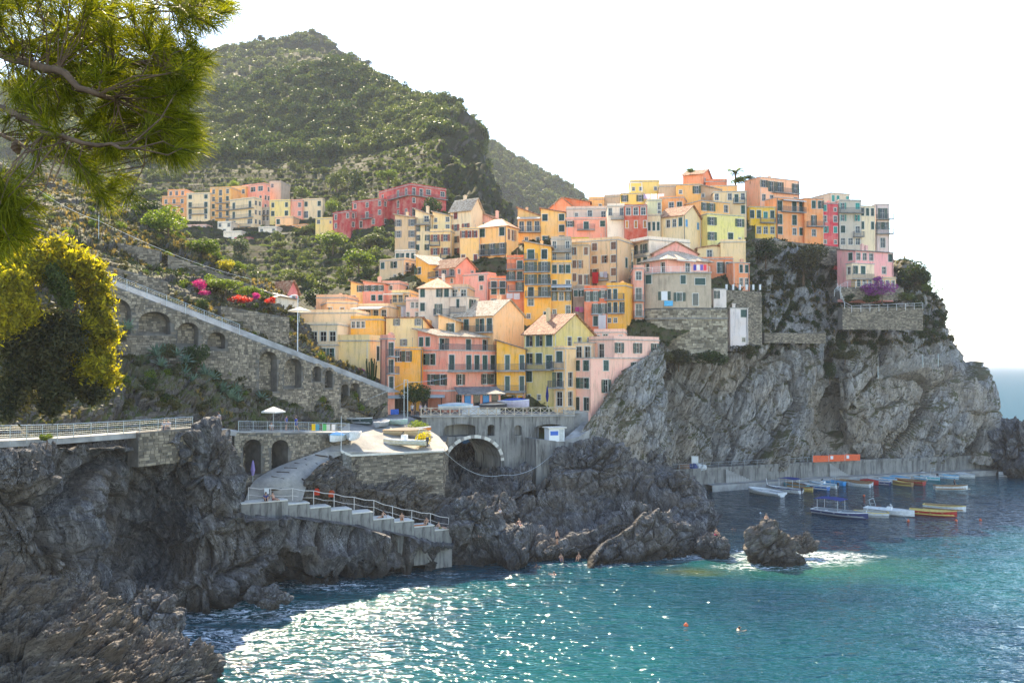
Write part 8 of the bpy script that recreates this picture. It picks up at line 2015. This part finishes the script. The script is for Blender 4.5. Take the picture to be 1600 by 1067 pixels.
person('tanned sunbather leaning back at the top of the bathing steps', stp(0, 0.72), 0.9, 'lean', None, (0.5,0.1,0.1))
person('sunbather in a blue top sitting beside a white cloth on the top step', stp(0, 0.55), 0.4, 'sit', (0.08,0.1,0.3))
person('tanned sunbather lying low on the fifth step', stp(5, 0.5), -0.6, 'lean', None, (0.1,0.05,0.02), s=0.9)
person('tanned sunbather sitting upright on the middle of the lower steps', stp(6, 0.45), 0.2, 'sit', None, (0.55,0.2,0.05))
person('sunbather sitting on an orange towel on the second lowest step', stp(7, 0.7), -0.3, 'sit', None, (0.02,0.1,0.1))
person('sunbather stretched out on the lowest bathing step', stp(8, 0.4), 1.2, 'lean', None, (0.3,0.3,0.1))
for i, (st_i, f, c, lab) in enumerate([(7,0.35,(0.7,0.2,0.02),'orange towel spread on the second lowest step'),(0,0.85,(0.7,0.68,0.66),'white towel spread on the top step')]):
    mb = MB(); mb.box(-0.8,-0.3,0,0.8,0.3,0.03); o = mb.build('towel', M_CLOTH); o.location = stp(st_i, f) + Vector((0,0,0.005)); o.rotation_euler = (0,0,STEPS[st_i][4]); o.color = (*c,1); tag(o, lab, 'towel')
# drop a ray so that feet rest on the rock
dgx = bpy.context.evaluated_depsgraph_get()
def ground(px, py, Y, up=6):
    p = at(px, py, Y); hit, loc, *_ = scene.ray_cast(dgx, Vector((p.x, p.y, p.z + up)), Vector((0, 0, -1))); return loc if hit and abs(loc.z - p.z) < up + 2 else p
bpy.context.view_layer.update(); dgx = bpy.context.evaluated_depsgraph_get()
person('person in a white top and black shorts standing on the flat rocks', ground(781,829,110.5,2.0), 0.5, 'stand', (0.7,0.66,0.68), (0.01,0.01,0.015), (0.03,0.02,0.015))
person('bare chested man in black shorts standing above the bathing rocks', ground(870,832,110.5,2.0), 0.9, 'stand', None, (0.01,0.01,0.015))
person('tanned person sitting at the feet of the standing man on the rocks', ground(876,843,109.5,2.0), 0.2, 'sit', None, (0.1,0.2,0.5))
person('bather crouching on the seaward knob of the rocky point', ground(1118,838,112.5,3.0), 0.6, 'sit', None, (0.6,0.1,0.2))
person('bather sitting on top of the lone rock islet', ground(1197,836,109.3,3.0), 0.1, 'sit', None, (0.2,0.2,0.2))
for (px, py, Y, rz, kd, so, lab) in [(812,838,110,0.3,'lean',(0.5,0.05,0.3),'sunbather lying on the pink towel side of the flat rocks'),(800,852,108.3,0.8,'sit',(0.02,0.1,0.3),'bather sitting just above the top of the ladder'),(905,850,109.6,-0.5,'sit',(0.1,0.1,0.1),'bather sitting right of the standing man at the rock edge'),(748,852,107.6,0.2,'lean',(0.2,0.3,0.1),'sunbather stretched out on the lowest ledge left of the ladder')]:
    person(lab, ground(px, py, Y, 2.0), rz, kd, None, so)
for (px, py, rz, lab) in [(1144,827,1.2,'swimmer between the rocky point and the lone rock'),(838,885,0.5,'swimmer just right of the bathing ladder'),(866,897,-0.8,'swimmer farther out from the bathing ladder'),(1155,984,2.0,'swimmer far out in the open bay')]:
    p = wb(px, py); person(lab, p, rz, 'swim', None, (0.05,0.05,0.1))
person('person in dark clothes standing to row the small white boat', wb(1489,764) + Vector((0.3,0,0.12)), 1.4, 'stand', (0.02,0.02,0.03), (0.02,0.02,0.03))
oar = MB(); oar.tube([(0,0,1.1),(2.6,-0.8,0.1)], 0.03, 5); oar.box(2.5,-0.9,0.0,2.9,-0.75,0.2); o = oar.build('oar', M_PALEWOOD); o.location = wb(1489,764); tag(o, 'pale oar held out over the water by the standing rower', 'oar')
for (px, Y, rz, kd, sh, so, lab) in [(257,87.5,0.2,'sit',(0.7,0.68,0.68),(0.1,0.1,0.2),'person in white resting on the cliff path parapet'),(264,88,-0.3,'sit',(0.65,0.6,0.66),(0.2,0.2,0.2),'second person in pale clothes beside the one in white on the parapet'),
    (338,95.5,1.0,'walk',(0.6,0.35,0.35),(0.65,0.65,0.65),'person in a pink top walking behind the tall boulder'),(343,96,-1.2,'walk',(0.68,0.6,0.6),(0.5,0.4,0.4),'companion in pale clothes behind the tall boulder'),
    (447,104.5,1.4,'stand',(0.1,0.12,0.4),(0.1,0.1,0.1),'person in dark blue standing on the path near the sunshade'),(463,105,-1.4,'walk',(0.03,0.1,0.55),(0.03,0.1,0.4),'person all in bright blue walking on the path'),
    (424,103.5,0.3,'sit',(0.68,0.68,0.68),(0.4,0.4,0.4),'person in white sitting below the white sunshade')]:
    person(lab, ground(px, 674, Y, 1.6), rz, kd, sh, so)
for (px, py, Y, rz, kd, sh, so, lab) in [(818,641,132.6,1.2,'walk',(0.55,0.2,0.15),(0.1,0.1,0.2),'person in a red top walking across the harbour square'),(823,641,133,-1.0,'walk',(0.68,0.66,0.6),(0.6,0.5,0.4),'person in pale clothes beside the one in red on the harbour square'),(644,652,128,0.4,'stand',(0.7,0.68,0.66),(0.05,0.05,0.1),'waiter in a white shirt outside the restaurant'),(657,651,128.5,-0.6,'stand',(0.66,0.5,0.55),(0.1,0.1,0.1),'person in a pale pink top at the restaurant edge'),(664,650,129,1.5,'walk',(0.66,0.66,0.66),(0.4,0.4,0.45),'person in white walking towards the bridge')]:
    person(lab, ground(px, py, Y, 1.0), rz, kd, sh, so)
for (px, c, lab) in [(490,(0.7,0.55,0.03),'yellow towel on the path railing'),(496,(0.1,0.35,0.5),'blue towel on the path railing'),(507,(0.15,0.5,0.2),'green towel on the path railing'),(513,(0.6,0.6,0.6),'white towel on the path railing'),(521,(0.7,0.7,0.7),'rightmost pale towel on the path railing')]:
    mb = MB(); mb.box(-0.22,-0.05,0.2,0.22,-0.02,0.95); o = mb.build('towel', M_CLOTH); o.location = at(px, 675, 98 + (px-372)*0.0693); o.color = (*c,1); tag(o, lab, 'towel', 'towels on the path railing')
# cross battens let into the slipway
for bi, (px, py, Y) in enumerate([(428,756,98.4),(432,749,99.4),(440,742,100.4),(452,735,101.4),(468,727,102.6),(484,719,103.6),(500,713,104.8)]):
    a = ground(px - 8, py, Y, 3) + Vector((0,0,0.03)); b = ground(px + 12, py + 1, Y, 3) + Vector((0,0,0.03)); mb = MB(); d = (b - a).normalized() ; nn = Vector((-d.y, d.x, 0)) * 0.14
    up = Vector((0,0,0.07)); mb.poly([a + up, b + up, b + nn + up, a + nn + up]); mb.poly([a - up, b - up, b + up, a + up])
    tag(mb.build('slipway_batten', M_WOODDARK if 'M_WOODDARK' in globals() else M_SLATE), ('lowest', 'second lowest', 'third lowest', 'middle', 'third highest', 'second highest', 'highest')[bi] + ' of the dark timber battens set across the slipway', 'batten', 'battens across the slipway')
# ---- sea air between the camera and the hills: one closed box of even, thin haze
hz = MB(); hz.box(-5000, -30, -2, 5000, 9000, 420); m = bpy.data.materials.new('haze'); m.use_nodes = True; nt = m.node_tree; nt.nodes.clear()
out = nt.nodes.new('ShaderNodeOutputMaterial'); pv = nt.nodes.new('ShaderNodeVolumePrincipled'); pv.inputs['Color'].default_value = (0.9, 0.93, 1.0, 1); pv.inputs['Density'].default_value = 0.00012; pv.inputs['Anisotropy'].default_value = 0.0
nt.links.new(pv.outputs[0], out.inputs['Volume'])
ho = hz.build('haze', m); tag(ho, kind='stuff')
print('OBJECTS', len(bpy.data.objects), 'TRIS', sum(len(o.data.polygons) for o in scene.objects if o.type == 'MESH'))
